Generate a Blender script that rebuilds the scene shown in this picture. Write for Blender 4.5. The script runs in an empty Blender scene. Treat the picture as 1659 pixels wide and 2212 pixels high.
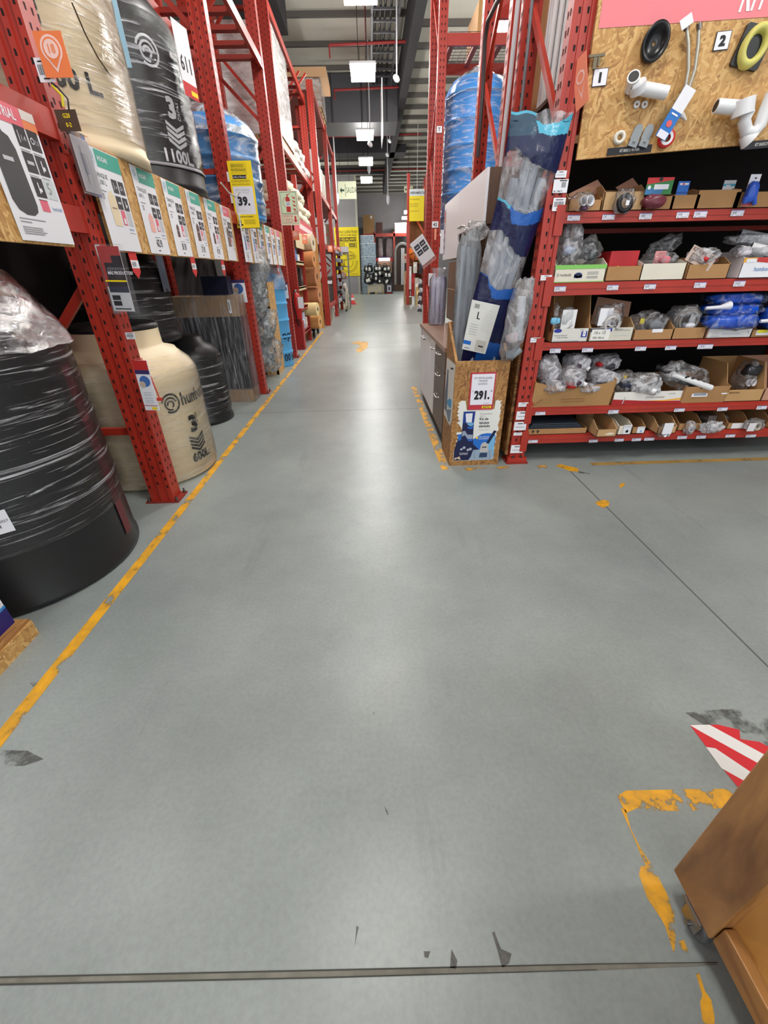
import bpy, bmesh, math, random
from mathutils import Vector, Matrix, noise
random.seed(7)
S = bpy.context.scene
COL = S.collection
V = Vector
PI = math.pi
# ---------------------------------------------------------------- camera (measured from the photograph)
CX, CY, FPX, CAMH = 829.5, 1106.0, 890.0, 1.5
def _cam():
    yd = V((798 - CX, 589 - CY, FPX)).normalized()
    r = math.radians(1.3)
    d = V((math.sin(r), math.cos(r), 0))
    t = -yd.z * FPX / (yd.x * d.x + yd.y * d.y)
    dn = V((t * d.x, t * d.y, FPX)).normalized()
    xd = dn.cross(yd).normalized()
    return Matrix((xd, yd, -dn))
CM = _cam()
def ray(x, y): return CM @ V((x - CX, y - CY, FPX))
def onX(x, y, X):
    r = ray(x, y); t = X / r.x
    return V((X, r.y * t, r.z * t + CAMH))
def onY(x, y, Y):
    r = ray(x, y); t = Y / r.y
    return V((r.x * t, Y, r.z * t + CAMH))
def onZ(x, y, z=0.0):
    r = ray(x, y); t = (z - CAMH) / r.z
    return V((r.x * t, r.y * t, z))
cd = bpy.data.cameras.new('camera'); cam = bpy.data.objects.new('camera', cd); COL.objects.link(cam)
cam.matrix_world = Matrix.Translation((0, 0, CAMH)) @ Matrix((CM.col[0], -CM.col[1], -CM.col[2])).transposed().to_4x4()
cd.sensor_fit = 'VERTICAL'; cd.sensor_height = 24; cd.sensor_width = 18; cd.lens = 24 * FPX / 2212
cd.clip_start = 0.02; cd.clip_end = 200
S.camera = cam
S.view_settings.view_transform = 'Standard'; S.view_settings.look = 'None'
S.view_settings.gamma = 1; S.view_settings.use_curve_mapping = False
# ---------------------------------------------------------------- materials
def lin(c):
    c = c / 255.0
    return c / 12.92 if c <= 0.04045 else ((c + 0.055) / 1.055) ** 2.4
def rgb(r, g, b): return (lin(r), lin(g), lin(b), 1)
_M = {}
def nodes(m): m.use_nodes = True; return m.node_tree.nodes, m.node_tree.links, m.node_tree.nodes['Principled BSDF']
def P(r, g, b, rough=0.5, metal=0.0, spec=0.4, bump=0.0, bscale=40, var=0.0, vscale=6, coat=0.0):
    k = (r, g, b, rough, metal, spec, bump, bscale, var, vscale, coat)
    if k in _M: return _M[k]
    m = bpy.data.materials.new('paint'); n, l, b_ = nodes(m)
    b_.inputs['Base Color'].default_value = rgb(r, g, b); b_.inputs['Roughness'].default_value = rough
    b_.inputs['Metallic'].default_value = metal; b_.inputs['Specular IOR Level'].default_value = spec
    b_.inputs['Coat Weight'].default_value = coat
    if bump or var:
        tc = n.new('ShaderNodeTexCoord')
    if bump:
        nz = n.new('ShaderNodeTexNoise'); nz.inputs['Scale'].default_value = bscale; nz.inputs['Detail'].default_value = 4
        l.new(tc.outputs['Object'], nz.inputs['Vector'])
        bp = n.new('ShaderNodeBump'); bp.inputs['Strength'].default_value = bump; bp.inputs['Distance'].default_value = 0.01
        l.new(nz.outputs['Fac'], bp.inputs['Height']); l.new(bp.outputs['Normal'], b_.inputs['Normal'])
    if var:
        nz = n.new('ShaderNodeTexNoise'); nz.inputs['Scale'].default_value = vscale; nz.inputs['Detail'].default_value = 5
        l.new(tc.outputs['Object'], nz.inputs['Vector'])
        cr = n.new('ShaderNodeValToRGB'); c = rgb(r, g, b)
        cr.color_ramp.elements[0].position = 0.3; cr.color_ramp.elements[1].position = 0.7
        cr.color_ramp.elements[0].color = tuple(max(0, x * (1 - var)) for x in c[:3]) + (1,)
        cr.color_ramp.elements[1].color = tuple(min(1, x * (1 + var)) for x in c[:3]) + (1,)
        l.new(nz.outputs['Fac'], cr.inputs['Fac']); l.new(cr.outputs['Color'], b_.inputs['Base Color'])
    _M[k] = m; return m
def E(r, g, b, s):
    k = ('e', r, g, b, s)
    if k in _M: return _M[k]
    m = bpy.data.materials.new('glow'); n, l, b_ = nodes(m)
    b_.inputs['Base Color'].default_value = (.8, .8, .8, 1)
    b_.inputs['Emission Color'].default_value = rgb(r, g, b); b_.inputs['Emission Strength'].default_value = s
    _M[k] = m; return m
def film(tint=(235, 235, 240), lo=0.04, hi=0.75, sc=(2.5, 2.5, 22), dist=1.2, rough=0.12, bump=0.6, p0=0.46, p1=0.72):
    """clear plastic film: mostly see-through, with milky creases and glossy highlights"""
    k = ('film', tint, lo, hi, sc, dist, rough, bump, p0, p1)
    if k in _M: return _M[k]
    m = bpy.data.materials.new('plastic_film'); n, l, b_ = nodes(m)
    out = n['Material Output']
    tc = n.new('ShaderNodeTexCoord'); mp = n.new('ShaderNodeMapping'); mp.inputs['Scale'].default_value = sc
    mp.inputs['Rotation'].default_value = (0.12, 0.1, 0)
    nz = n.new('ShaderNodeTexNoise'); nz.inputs['Scale'].default_value = 1.0; nz.inputs['Detail'].default_value = 7
    nz.inputs['Distortion'].default_value = dist; nz.inputs['Roughness'].default_value = 0.62
    l.new(tc.outputs['Object'], mp.inputs['Vector']); l.new(mp.outputs['Vector'], nz.inputs['Vector'])
    mr = n.new('ShaderNodeMapRange'); mr.inputs['From Min'].default_value = p0; mr.inputs['From Max'].default_value = p1
    mr.inputs['To Min'].default_value = lo; mr.inputs['To Max'].default_value = hi
    l.new(nz.outputs['Fac'], mr.inputs['Value'])
    tr = n.new('ShaderNodeBsdfTransparent'); mx = n.new('ShaderNodeMixShader')
    b_.inputs['Base Color'].default_value = rgb(*tint); b_.inputs['Roughness'].default_value = rough
    b_.inputs['Specular IOR Level'].default_value = 0.8
    bp = n.new('ShaderNodeBump'); bp.inputs['Strength'].default_value = bump; bp.inputs['Distance'].default_value = 0.02
    l.new(nz.outputs['Fac'], bp.inputs['Height']); l.new(bp.outputs['Normal'], b_.inputs['Normal'])
    gl = n.new('ShaderNodeBsdfGlossy'); gl.inputs['Roughness'].default_value = 0.1
    l.new(bp.outputs['Normal'], gl.inputs['Normal'])
    mg = n.new('ShaderNodeMixShader'); fr = n.new('ShaderNodeFresnel'); fr.inputs['IOR'].default_value = 1.3
    l.new(bp.outputs['Normal'], fr.inputs['Normal']); l.new(fr.outputs['Fac'], mg.inputs['Fac'])
    l.new(tr.outputs[0], mg.inputs[1]); l.new(gl.outputs[0], mg.inputs[2])
    l.new(mr.outputs['Result'], mx.inputs['Fac']); l.new(mg.outputs[0], mx.inputs[1]); l.new(b_.outputs[0], mx.inputs[2])
    l.new(mx.outputs[0], out.inputs['Surface'])
    _M[k] = m; return m
def osb(base=((142, 98, 50), (190, 142, 80), (216, 176, 114)), flat='x', sc=1.0):
    """strand board: big flakes lying in every direction"""
    k = ('osb', base, flat, sc)
    if k in _M: return _M[k]
    m = bpy.data.materials.new('strand_board'); n, l, b_ = nodes(m)
    tc = n.new('ShaderNodeTexCoord')
    wob = n.new('ShaderNodeTexNoise'); wob.inputs['Scale'].default_value = 9 * sc
    l.new(tc.outputs['Object'], wob.inputs['Vector'])
    add = n.new('ShaderNodeVectorMath'); add.operation = 'MULTIPLY_ADD'
    add.inputs[1].default_value = (0.05, 0.05, 0.05)
    l.new(wob.outputs['Color'], add.inputs[0]); l.new(tc.outputs['Object'], add.inputs[2])
    outs = []
    ax = {'x': 0, 'y': 1, 'z': 2}[flat]
    for ang, s1, s2 in ((0.5, 14, 60), (-0.7, 16, 52), (1.4, 12, 48)):
        mp = n.new('ShaderNodeMapping'); rot = [0, 0, 0]; rot[ax] = ang; mp.inputs['Rotation'].default_value = rot
        scl = [4, 4, 4]; o = [i for i in range(3) if i != ax]; scl[o[0]] = s1 * sc; scl[o[1]] = s2 * sc
        mp.vector_type = 'TEXTURE' if False else 'POINT'
        l.new(add.outputs[0], mp.inputs['Vector'])
        mp2 = n.new('ShaderNodeMapping'); mp2.inputs['Scale'].default_value = scl
        l.new(mp.outputs[0], mp2.inputs['Vector'])
        vo = n.new('ShaderNodeTexVoronoi'); vo.inputs['Scale'].default_value = 1
        l.new(mp2.outputs[0], vo.inputs['Vector'])
        sp = n.new('ShaderNodeSeparateColor'); l.new(vo.outputs['Color'], sp.inputs[0]); outs.append(sp)
    m1 = n.new('ShaderNodeMath'); m1.operation = 'GREATER_THAN'; m1.inputs[1].default_value = 0.5
    l.new(outs[0].outputs['Green'], m1.inputs[0])
    x1 = n.new('ShaderNodeMix'); l.new(m1.outputs[0], x1.inputs['Factor']); l.new(outs[1].outputs['Red'], x1.inputs['A']); l.new(outs[0].outputs['Red'], x1.inputs['B'])
    m2 = n.new('ShaderNodeMath'); m2.operation = 'GREATER_THAN'; m2.inputs[1].default_value = 0.62
    l.new(outs[2].outputs['Green'], m2.inputs[0])
    x2 = n.new('ShaderNodeMix'); l.new(m2.outputs[0], x2.inputs['Factor']); l.new(x1.outputs['Result'], x2.inputs['A']); l.new(outs[2].outputs['Red'], x2.inputs['B'])
    cr = n.new('ShaderNodeValToRGB'); el = cr.color_ramp.elements
    el[0].color = rgb(*base[0]); el[0].position = 0.0; el[1].color = rgb(*base[2]); el[1].position = 1.0
    e = el.new(0.16); e.color = tuple(0.5 * (a + b) for a, b in zip(rgb(*base[0]), rgb(*base[1])))
    e = el.new(0.5); e.color = rgb(*base[1])
    l.new(x2.outputs['Result'], cr.inputs['Fac']); l.new(cr.outputs['Color'], b_.inputs['Base Color'])
    b_.inputs['Roughness'].default_value = 0.6
    _M[k] = m; return m
def wood(c0, c1, sc=(1, 14, 14), rough=0.5, dist=3.0):
    k = ('wood', c0, c1, sc, rough, dist)
    if k in _M: return _M[k]
    m = bpy.data.materials.new('wood_grain'); n, l, b_ = nodes(m)
    tc = n.new('ShaderNodeTexCoord'); mp = n.new('ShaderNodeMapping'); mp.inputs['Scale'].default_value = sc
    nz = n.new('ShaderNodeTexNoise'); nz.inputs['Scale'].default_value = 1.0; nz.inputs['Detail'].default_value = 6; nz.inputs['Distortion'].default_value = dist
    cr = n.new('ShaderNodeValToRGB'); cr.color_ramp.elements[0].position = 0.32; cr.color_ramp.elements[1].position = 0.68
    cr.color_ramp.elements[0].color = rgb(*c0); cr.color_ramp.elements[1].color = rgb(*c1)
    l.new(tc.outputs['Object'], mp.inputs['Vector']); l.new(mp.outputs[0], nz.inputs['Vector'])
    l.new(nz.outputs['Fac'], cr.inputs['Fac']); l.new(cr.outputs['Color'], b_.inputs['Base Color'])
    b_.inputs['Roughness'].default_value = rough
    _M[k] = m; return m
RED = P(170, 47, 32, .42, 0, .5, var=.10, vscale=5)
REDD = P(140, 44, 34, .5, 0, .4)
HOLE = P(22, 8, 7, .8)
WHITE = P(232, 232, 238, .55)
INK = P(32, 32, 36, .6)
GREYT = P(150, 152, 156, .6)
BLACK = P(22, 22, 25, .45)
STEEL = P(150, 150, 152, .3, 1)
CARD = P(170, 128, 84, .75, bump=.15, bscale=60, var=.07, vscale=4)
CARD2 = P(190, 154, 110, .75, bump=.15, bscale=60, var=.06, vscale=4)
CARDP = P(186, 140, 116, .75, var=.05)
CARDW = P(222, 216, 200, .7, var=.03)
YEL = P(245, 215, 20, .5)
OSBX = osb(((160, 112, 60), (200, 154, 90), (222, 184, 122)), 'x', 1.3); OSBY = osb(((158, 112, 60), (194, 148, 86), (214, 176, 116)), 'y', 1.4)
OSBK = osb(((120, 78, 40), (158, 112, 60), (184, 138, 82)), 'y', 1.5); OSBKX = osb(((120, 78, 40), (158, 112, 60), (184, 138, 82)), 'x', 1.5)
OSBS = osb(((128, 84, 44), (166, 118, 64), (194, 148, 90)), 'y')
PINE = wood((150, 102, 56), (196, 146, 88), (14, 1.2, 14))
PVC = P(226, 226, 228, .35)
PVCG = P(150, 158, 166, .4)
FILM = film()
BAGF = film((244, 244, 248), .10, .92, (14, 14, 14), 1.5, .15, .9, .42, .7)
BAGC = film((244, 244, 248), .03, .6, (12, 12, 12), 1.5, .12, .9, .46, .75)
# ---------------------------------------------------------------- glyphs (built-in font, one mesh per character)
CH = 'ABCDEFGHIJKLMNOPQRSTUVWXYZabcdefghijklmnopqrstuvwxyz0123456789.,:+-%?/|!()$ÁÓñéÚí¿'
_G = {}
def _glyphs():
    tmp = []
    def mk(s, b):
        c = bpy.data.curves.new('g', 'FONT'); c.body = s; c.offset = b; c.resolution_u = 2; c.fill_mode = 'FRONT'
        o = bpy.data.objects.new('g', c); COL.objects.link(o); tmp.append((o, c)); return o
    jobs = []
    for b in (0.0, 0.022):
        for ch in CH: jobs.append((b, ch, mk(ch, b), mk('I' + ch + 'I', b)))
    ii = mk('II', 0.0)
    dg = bpy.context.evaluated_depsgraph_get(); dg.update()
    def ext(o):
        e = o.evaluated_get(dg); m = e.to_mesh()
        vs = [v.co.copy() for v in m.vertices]; fs = [tuple(p.vertices) for p in m.polygons]; e.to_mesh_clear(); return vs, fs
    w0 = max(v.x for v in ext(ii)[0]) - min(v.x for v in ext(ii)[0])
    for b, ch, o, o2 in jobs:
        v2, _ = ext(o2)
        _G[(b > 0, ch)] = (*ext(o), max(v.x for v in v2) - min(v.x for v in v2) - w0 - (b * 2 if b else 0) + (0.02 if b else 0))
    for o, c in tmp:
        bpy.data.objects.remove(o); bpy.data.curves.remove(c)
_glyphs()
# ---------------------------------------------------------------- mesh builder
WLOC = {}
class MB:
    def __init__(s):
        s.v = []; s.f = []; s.fm = []; s.sm = []; s.mats = []; s.M = Matrix.Identity(4); s.warp = None
    def mi(s, m):
        if m not in s.mats: s.mats.append(m)
        return s.mats.index(m)
    def add(s, p):
        p = s.M @ V(p)
        if s.warp: p = s.warp(p)
        s.v.append(V(p)); return len(s.v) - 1
    def mesh(s, vs, fs, m, smooth=False):
        i0 = len(s.v); k = s.mi(m)
        for p in vs: s.add(p)
        for f in fs: s.f.append(tuple(i0 + i for i in f)); s.fm.append(k); s.sm.append(smooth)
        return s
    def frame(s, o, ux, uy):
        ux = V(ux).normalized(); uy = V(uy); un = ux.cross(uy).normalized(); uy = un.cross(ux).normalized()
        s.M = Matrix((ux, uy, un)).transposed().to_4x4(); s.M.translation = V(o); return s
    def facing(s, o): return s.frame(o, (1, 0, 0), (0, 0, 1))       # faces the camera side (-Y)
    def aisle(s, o): return s.frame(o, (0, 1, 0), (0, 0, 1))        # faces +X
    def box(s, a, b, m, smooth=False):
        x0, y0, z0 = a; x1, y1, z1 = b
        s.mesh([(x0, y0, z0), (x1, y0, z0), (x1, y1, z0), (x0, y1, z0), (x0, y0, z1), (x1, y0, z1), (x1, y1, z1), (x0, y1, z1)],
               [(0, 3, 2, 1), (4, 5, 6, 7), (0, 1, 5, 4), (1, 2, 6, 5), (2, 3, 7, 6), (3, 0, 4, 7)], m, smooth); return s
    def cbox(s, c, d, m): return s.box([c[i] - d[i] / 2 for i in range(3)], [c[i] + d[i] / 2 for i in range(3)], m)
    def beam(s, p, q, w, h, m, up=(0, 0, 1)):
        p, q = V(p), V(q); d = (q - p).normalized(); u = V(up)
        if abs(d.dot(u)) > .98: u = V((0, 1, 0))
        a = d.cross(u).normalized() * (w / 2); b = a.cross(d).normalized() * (h / 2)
        vs = [p - a - b, p + a - b, p + a + b, p - a + b, q - a - b, q + a - b, q + a + b, q - a + b]
        s.mesh(vs, [(0, 3, 2, 1), (4, 5, 6, 7), (0, 1, 5, 4), (1, 2, 6, 5), (2, 3, 7, 6), (3, 0, 4, 7)], m); return s
    def prism(s, poly, z0, z1, m):
        n = len(poly)
        vs = [(x, y, z0) for x, y in poly] + [(x, y, z1) for x, y in poly]
        fs = [tuple(range(n - 1, -1, -1)), tuple(range(n, 2 * n))] + [(i, (i + 1) % n, n + (i + 1) % n, n + i) for i in range(n)]
        return s.mesh(vs, fs, m)
    def flat(s, poly, m, w=0.0):
        return s.mesh([(p[0], p[1], w) for p in poly], [tuple(range(len(poly)))], m)
    def rect(s, u0, v0, u1, v1, m, w=0.001): return s.flat([(u0, v0), (u1, v0), (u1, v1), (u0, v1)], m, w)
    def ring(s, c, r0, r1, m, w=0.001, a0=0, a1=2 * PI, n=28):
        vs = []; fs = []
        for i in range(n + 1):
            a = a0 + (a1 - a0) * i / n
            vs += [(c[0] + r0 * math.cos(a), c[1] + r0 * math.sin(a), w), (c[0] + r1 * math.cos(a), c[1] + r1 * math.sin(a), w)]
        for i in range(n): fs.append((2 * i, 2 * i + 1, 2 * i + 3, 2 * i + 2))
        return s.mesh(vs, fs, m)
    def disc(s, c, r, m, w=0.001, n=20, sy=1.0):
        return s.flat([(c[0] + r * math.cos(2 * PI * i / n), c[1] + r * sy * math.sin(2 * PI * i / n)) for i in range(n)], m, w)
    def text(s, t, u, v, h, m, w=0.0015, bold=False, sx=1.0, align='l', shear=0.0, rot=0.0):
        k = h / 0.69; tw = sum(_G.get((bold, c), ((), (), .3))[2] for c in t) * k * sx
        x = {'l': 0, 'c': -tw / 2, 'r': -tw}[align]; ca, sa = math.cos(rot), math.sin(rot)
        for c in t:
            g = _G.get((bold, c))
            if not g: x += .3 * k * sx; continue
            if g[0]:
                pts = [((p.x * sx + p.y * shear) * k + x, p.y * k) for p in g[0]]
                s.mesh([(u + a * ca - b * sa, v + a * sa + b * ca, w) for a, b in pts], g[1], m)
            x += g[2] * k * sx
        return s
    def heavy(s, t, u, v, h, m, w=0.0015, sx=1.0, align='l', k=.035):
        for i, (a, c) in enumerate(((-k, -k), (k, -k), (k, k), (-k, k))): s.text(t, u + a * h, v + c * h, h, m, w + i * .0001, True, sx, align)
        return s
    def tube(s, pts, r, m, n=10, caps=True, smooth=True, hollow=0.0):
        pts = [V(p) for p in pts]; rs = r if isinstance(r, (list, tuple)) else [r] * len(pts)
        vs = []; fs = []; prev = None
        for i, p in enumerate(pts):
            d = (pts[min(i + 1, len(pts) - 1)] - pts[max(i - 1, 0)]).normalized()
            if prev is None:
                a = d.cross(V((0, 0, 1)) if abs(d.z) < .9 else V((1, 0, 0))).normalized()
            else: a = (prev - d * prev.dot(d)).normalized()
            prev = a; b = d.cross(a)
            for j in range(n):
                t = 2 * PI * j / n; vs.append(p + (a * math.cos(t) + b * math.sin(t)) * rs[i])
        for i in range(len(pts) - 1):
            for j in range(n): fs.append((i * n + j, i * n + (j + 1) % n, (i + 1) * n + (j + 1) % n, (i + 1) * n + j))
        s.mesh(vs, fs, m, smooth)
        if caps:
            L = (len(pts) - 1) * n
            s.mesh([vs[j] for j in range(n)], [tuple(range(n - 1, -1, -1))], m); s.mesh([vs[L + j] for j in range(n)], [tuple(range(n))], m)
        if hollow:
            for e, q in ((0, 1), (-1, -2)):
                d = (pts[e] - pts[q]).normalized(); c = pts[e] + d * 0.0008
                a = d.cross(V((0, 0, 1)) if abs(d.z) < .9 else V((1, 0, 0))).normalized(); b = d.cross(a)
                s.mesh([c + (a * math.cos(2 * PI * j / n) + b * math.sin(2 * PI * j / n)) * rs[e] * hollow for j in range(n)], [tuple(range(n))], BLACK)
        return s
    def lathe(s, prof, c, m, n=40, a0=0.0, a1=2 * PI, axis=None, smooth=True):
        full = abs(a1 - a0 - 2 * PI) < 1e-6; k = n if full else n + 1
        A = Matrix.Identity(3) if axis is None else V((0, 0, 1)).rotation_difference(V(axis)).to_matrix()
        vs = []; fs = []
        for r, z in prof:
            for j in range(k):
                t = a0 + (a1 - a0) * j / n
                vs.append(V(c) + A @ V((r * math.cos(t), r * math.sin(t), z)))
        for i in range(len(prof) - 1):
            for j in range(n):
                j2 = (j + 1) % k if full else j + 1
                fs.append((i * k + j, i * k + j2, (i + 1) * k + j2, (i + 1) * k + j))
        return s.mesh(vs, fs, m, smooth)
    def grid(s, fn, nu, nv, m, smooth=True, mfn=None):
        vs = [fn(i / nu, j / nv) for j in range(nv + 1) for i in range(nu + 1)]
        i0 = len(s.v)
        for p in vs: s.add(p)
        for j in range(nv):
            for i in range(nu):
                mm = mfn((i + .5) / nu, (j + .5) / nv) if mfn else m
                if mm is None: continue
                a = i0 + j * (nu + 1) + i
                s.f.append((a, a + 1, a + nu + 2, a + nu + 1)); s.fm.append(s.mi(mm)); s.sm.append(smooth)
        return s
    def lump(s, c, d, seed, m, amp=.18, nu=22, nv=14, ex=.75, fr=1.7, rot=0.0):
        """crumpled rounded bag"""
        c = V(c); ca, sa = math.cos(rot), math.sin(rot)
        def sg(x): return math.copysign(abs(x) ** ex, x)
        def fn(u, v):
            t = 2 * PI * (u if u < 1 else 0); ph = PI * (v - .5)
            n_ = V((math.cos(ph) * math.cos(t), math.cos(ph) * math.sin(t), math.sin(ph)))
            k = 1 + amp * (noise.noise(n_ * fr + V((seed * 7.3, seed * 3.1, seed))) * 1.3 + noise.noise(n_ * fr * 2.7 + V((seed, 5, 2))) * .7)
            x, y, z = sg(n_.x) * d[0] / 2 * k, sg(n_.y) * d[1] / 2 * k, sg(n_.z) * d[2] / 2 * k
            return c + V((x * ca - z * sa, y, x * sa + z * ca))
        return s.grid(fn, nu, nv, m)
    def build(s, name, parent=None, label=None, cat=None, group=None, kind=None, bevel=0.0, origin=None):
        lo = V([min(p[i] for p in s.v) for i in range(3)]); hi = V([max(p[i] for p in s.v) for i in range(3)])
        if origin is None: origin = V(((lo.x + hi.x) / 2, (lo.y + hi.y) / 2, lo.z))
        me = bpy.data.meshes.new(name); me.from_pydata([p - origin for p in s.v], [], s.f)
        for m in s.mats: me.materials.append(m)
        me.polygons.foreach_set('material_index', s.fm); me.polygons.foreach_set('use_smooth', s.sm)
        me.update()
        o = bpy.data.objects.new(name, me); COL.objects.link(o)
        WLOC[o.name] = origin
        if parent is not None: o.parent = parent; o.location = origin - WLOC[parent.name]
        else: o.location = origin
        if bevel:
            b = o.modifiers.new('bevel', 'BEVEL'); b.width = bevel; b.segments = 2; b.limit_method = 'ANGLE'; b.angle_limit = .7
        return tag(o, label, cat, group, kind)
def tag(o, label=None, cat=None, group=None, kind=None):
    if label: o['label'] = label
    if cat: o['category'] = cat
    if group: o['group'] = group
    if kind: o['kind'] = kind
    return o
def thing(name, label, cat, loc, group=None):
    o = bpy.data.objects.new(name, None); COL.objects.link(o); o.location = V(loc); WLOC[o.name] = V(loc); o.empty_display_size = .1
    return tag(o, label, cat, group)
def copy_thing(o, loc, label, group=None):
    c = o.copy(); COL.objects.link(c); c.location = V(loc); WLOC[c.name] = V(loc); c['label'] = label
    if group: c['group'] = group
    def rec(a, b):
        for ch in a.children:
            k = ch.copy(); COL.objects.link(k); k.parent = b; rec(ch, k)
    rec(o, c); return c
# ================================================================= the hall
def concrete_floor():
    m = bpy.data.materials.new('sealed_concrete'); n, l, b = nodes(m)
    tc = n.new('ShaderNodeTexCoord')
    def nz(sc, det, rough=.6, vec=None):
        x = n.new('ShaderNodeTexNoise'); x.inputs['Scale'].default_value = sc; x.inputs['Detail'].default_value = det; x.inputs['Roughness'].default_value = rough
        l.new(vec or tc.outputs['Object'], x.inputs['Vector']); return x
    a = nz(0.8, 8, .68); c = nz(60, 3); st = n.new('ShaderNodeMapping'); st.inputs['Scale'].default_value = (3, .25, 1)
    l.new(tc.outputs['Object'], st.inputs['Vector']); d = nz(1.2, 7, .7, st.outputs[0])
    cr = n.new('ShaderNodeValToRGB'); e = cr.color_ramp.elements
    e[0].position = .28; e[0].color = rgb(124, 131, 130); e[1].position = .72; e[1].color = rgb(158, 166, 163)
    l.new(a.outputs['Fac'], cr.inputs['Fac'])
    cr2 = n.new('ShaderNodeValToRGB'); e = cr2.color_ramp.elements
    e[0].position = .36; e[0].color = (.86, .86, .86, 1); e[1].position = .6; e[1].color = (1.05, 1.05, 1.05, 1)
    l.new(c.outputs['Fac'], cr2.inputs['Fac'])
    mx = n.new('ShaderNodeMix'); mx.data_type = 'RGBA'; mx.blend_type = 'MULTIPLY'; mx.inputs['Factor'].default_value = .5
    l.new(cr.outputs['Color'], mx.inputs['A']); l.new(cr2.outputs['Color'], mx.inputs['B'])
    cr3 = n.new('ShaderNodeValToRGB'); e = cr3.color_ramp.elements   # scuffs
    e[0].position = .30; e[0].color = (.74, .74, .74, 1); e[1].position = .42; e[1].color = (1, 1, 1, 1)
    l.new(d.outputs['Fac'], cr3.inputs['Fac'])
    mx2 = n.new('ShaderNodeMix'); mx2.data_type = 'RGBA'; mx2.blend_type = 'MULTIPLY'; mx2.inputs['Factor'].default_value = .8
    l.new(mx.outputs['Result'], mx2.inputs['A']); l.new(cr3.outputs['Color'], mx2.inputs['B'])
    l.new(mx2.outputs['Result'], b.inputs['Base Color'])
    mr = n.new('ShaderNodeMapRange'); mr.inputs['To Min'].default_value = .26; mr.inputs['To Max'].default_value = .42
    l.new(a.outputs['Fac'], mr.inputs['Value']); l.new(mr.outputs[0], b.inputs['Roughness'])
    b.inputs['Specular IOR Level'].default_value = .5
    bp = n.new('ShaderNodeBump'); bp.inputs['Strength'].default_value = .025; bp.inputs['Distance'].default_value = .002
    l.new(c.outputs['Fac'], bp.inputs['Height']); l.new(bp.outputs['Normal'], b.inputs['Normal'])
    return m
def worn(col, keep=.5, sc=9, sharp=.03, stretch=(1, 1, 1), col2=None):
    """paint or grime that has flaked off in patches"""
    m = bpy.data.materials.new('worn_paint'); n, l, b = nodes(m); out = n['Material Output']
    tc = n.new('ShaderNodeTexCoord'); mp = n.new('ShaderNodeMapping'); mp.inputs['Scale'].default_value = stretch
    nz = n.new('ShaderNodeTexNoise'); nz.inputs['Scale'].default_value = sc; nz.inputs['Detail'].default_value = 6; nz.inputs['Roughness'].default_value = .6
    l.new(tc.outputs['Object'], mp.inputs['Vector']); l.new(mp.outputs[0], nz.inputs['Vector'])
    mr = n.new('ShaderNodeMapRange'); mr.inputs['From Min'].default_value = 1 - keep - sharp; mr.inputs['From Max'].default_value = 1 - keep + sharp
    l.new(nz.outputs['Fac'], mr.inputs['Value'])
    cr = n.new('ShaderNodeValToRGB'); cr.color_ramp.elements[0].color = rgb(*(col2 or tuple(int(c * .8) for c in col))); cr.color_ramp.elements[1].color = rgb(*col)
    cr.color_ramp.elements[0].position = .35; cr.color_ramp.elements[1].position = .6
    l.new(nz.outputs['Fac'], cr.inputs['Fac']); l.new(cr.outputs['Color'], b.inputs['Base Color']); b.inputs['Roughness'].default_value = .55
    tr = n.new('ShaderNodeBsdfTransparent'); mx = n.new('ShaderNodeMixShader')
    l.new(mr.outputs[0], mx.inputs['Fac']); l.new(tr.outputs[0], mx.inputs[1]); l.new(b.outputs[0], mx.inputs[2]); l.new(mx.outputs[0], out.inputs['Surface'])
    return m
X0, X1, Y0, Y1, ZC = -7.0, 9.0, -5.0, 47.0, 7.7
fl = MB().box((X0, Y0, -.1), (X1, Y1, 0), concrete_floor()).build('floor', kind='structure', origin=V((0, 0, 0)))
def mark(name, polys, m, z=.0012, **k):
    b = MB()
    for p in polys: b.flat(p, m, z)
    return b.build(name, fl, origin=V((0, 0, 0)), **k)
def strip(x0, y0, x1, y1): return [(x0, y0), (x1, y0), (x1, y1), (x0, y1)]
YP = (232, 168, 28); YD = (176, 134, 52)
wy = worn(YP, .585, 9, .03, (1, .8, 1), YD); wy2 = worn(YP, .51, 8, .03, (1, .9, 1), YD); wy3 = worn((200, 150, 60), .42, 8, .05, (1, 1, 1))
mark('yellow_floor_line', [strip(-1.486, .85, -1.428, 13.5)], wy)
mark('yellow_floor_line', [strip(.575, 3.28, .645, 6.3)], wy2)
mark('yellow_floor_line', [strip(.6, 3.24, 2.0, 3.31)], wy3)
mark('yellow_floor_line', [strip(1.9, 3.27, 6.5, 3.33)], worn((176, 138, 74), .62, 6, .05, (.8, 1, 1)))
def zp(*pts): return [tuple(onZ(x, y)[:2]) for x, y in pts]
wyb = worn(YP, .54, 12, .02, (1, 1, 1), YD)
mark('yellow_floor_line', [zp((1333, 1720), (1352, 1708), (1400, 1707), (1480, 1705), (1600, 1704), (1600, 1742), (1490, 1752), (1400, 1752), (1376, 1746), (1352, 1757))], wyb)
mark('yellow_floor_line', [zp((1340, 1745), (1352, 1750), (1362, 1790), (1385, 1835), (1410, 1872), (1440, 1930), (1456, 1968), (1459, 2030), (1456, 2062), (1436, 2000), (1428, 1985), (1398, 1940), (1380, 1890), (1384, 1872), (1395, 1870), (1385, 1850), (1370, 1812)),
     zp((1465, 2035), (1477, 2030), (1491, 2067), (1480, 2066)), zp((1500, 2096), (1510, 2100), (1522, 2140), (1536, 2160), (1543, 2195), (1543, 2230), (1520, 2230), (1512, 2165), (1517, 2150))], worn(YP, .575, 14, .02, (1, 1, 1), YD))
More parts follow.
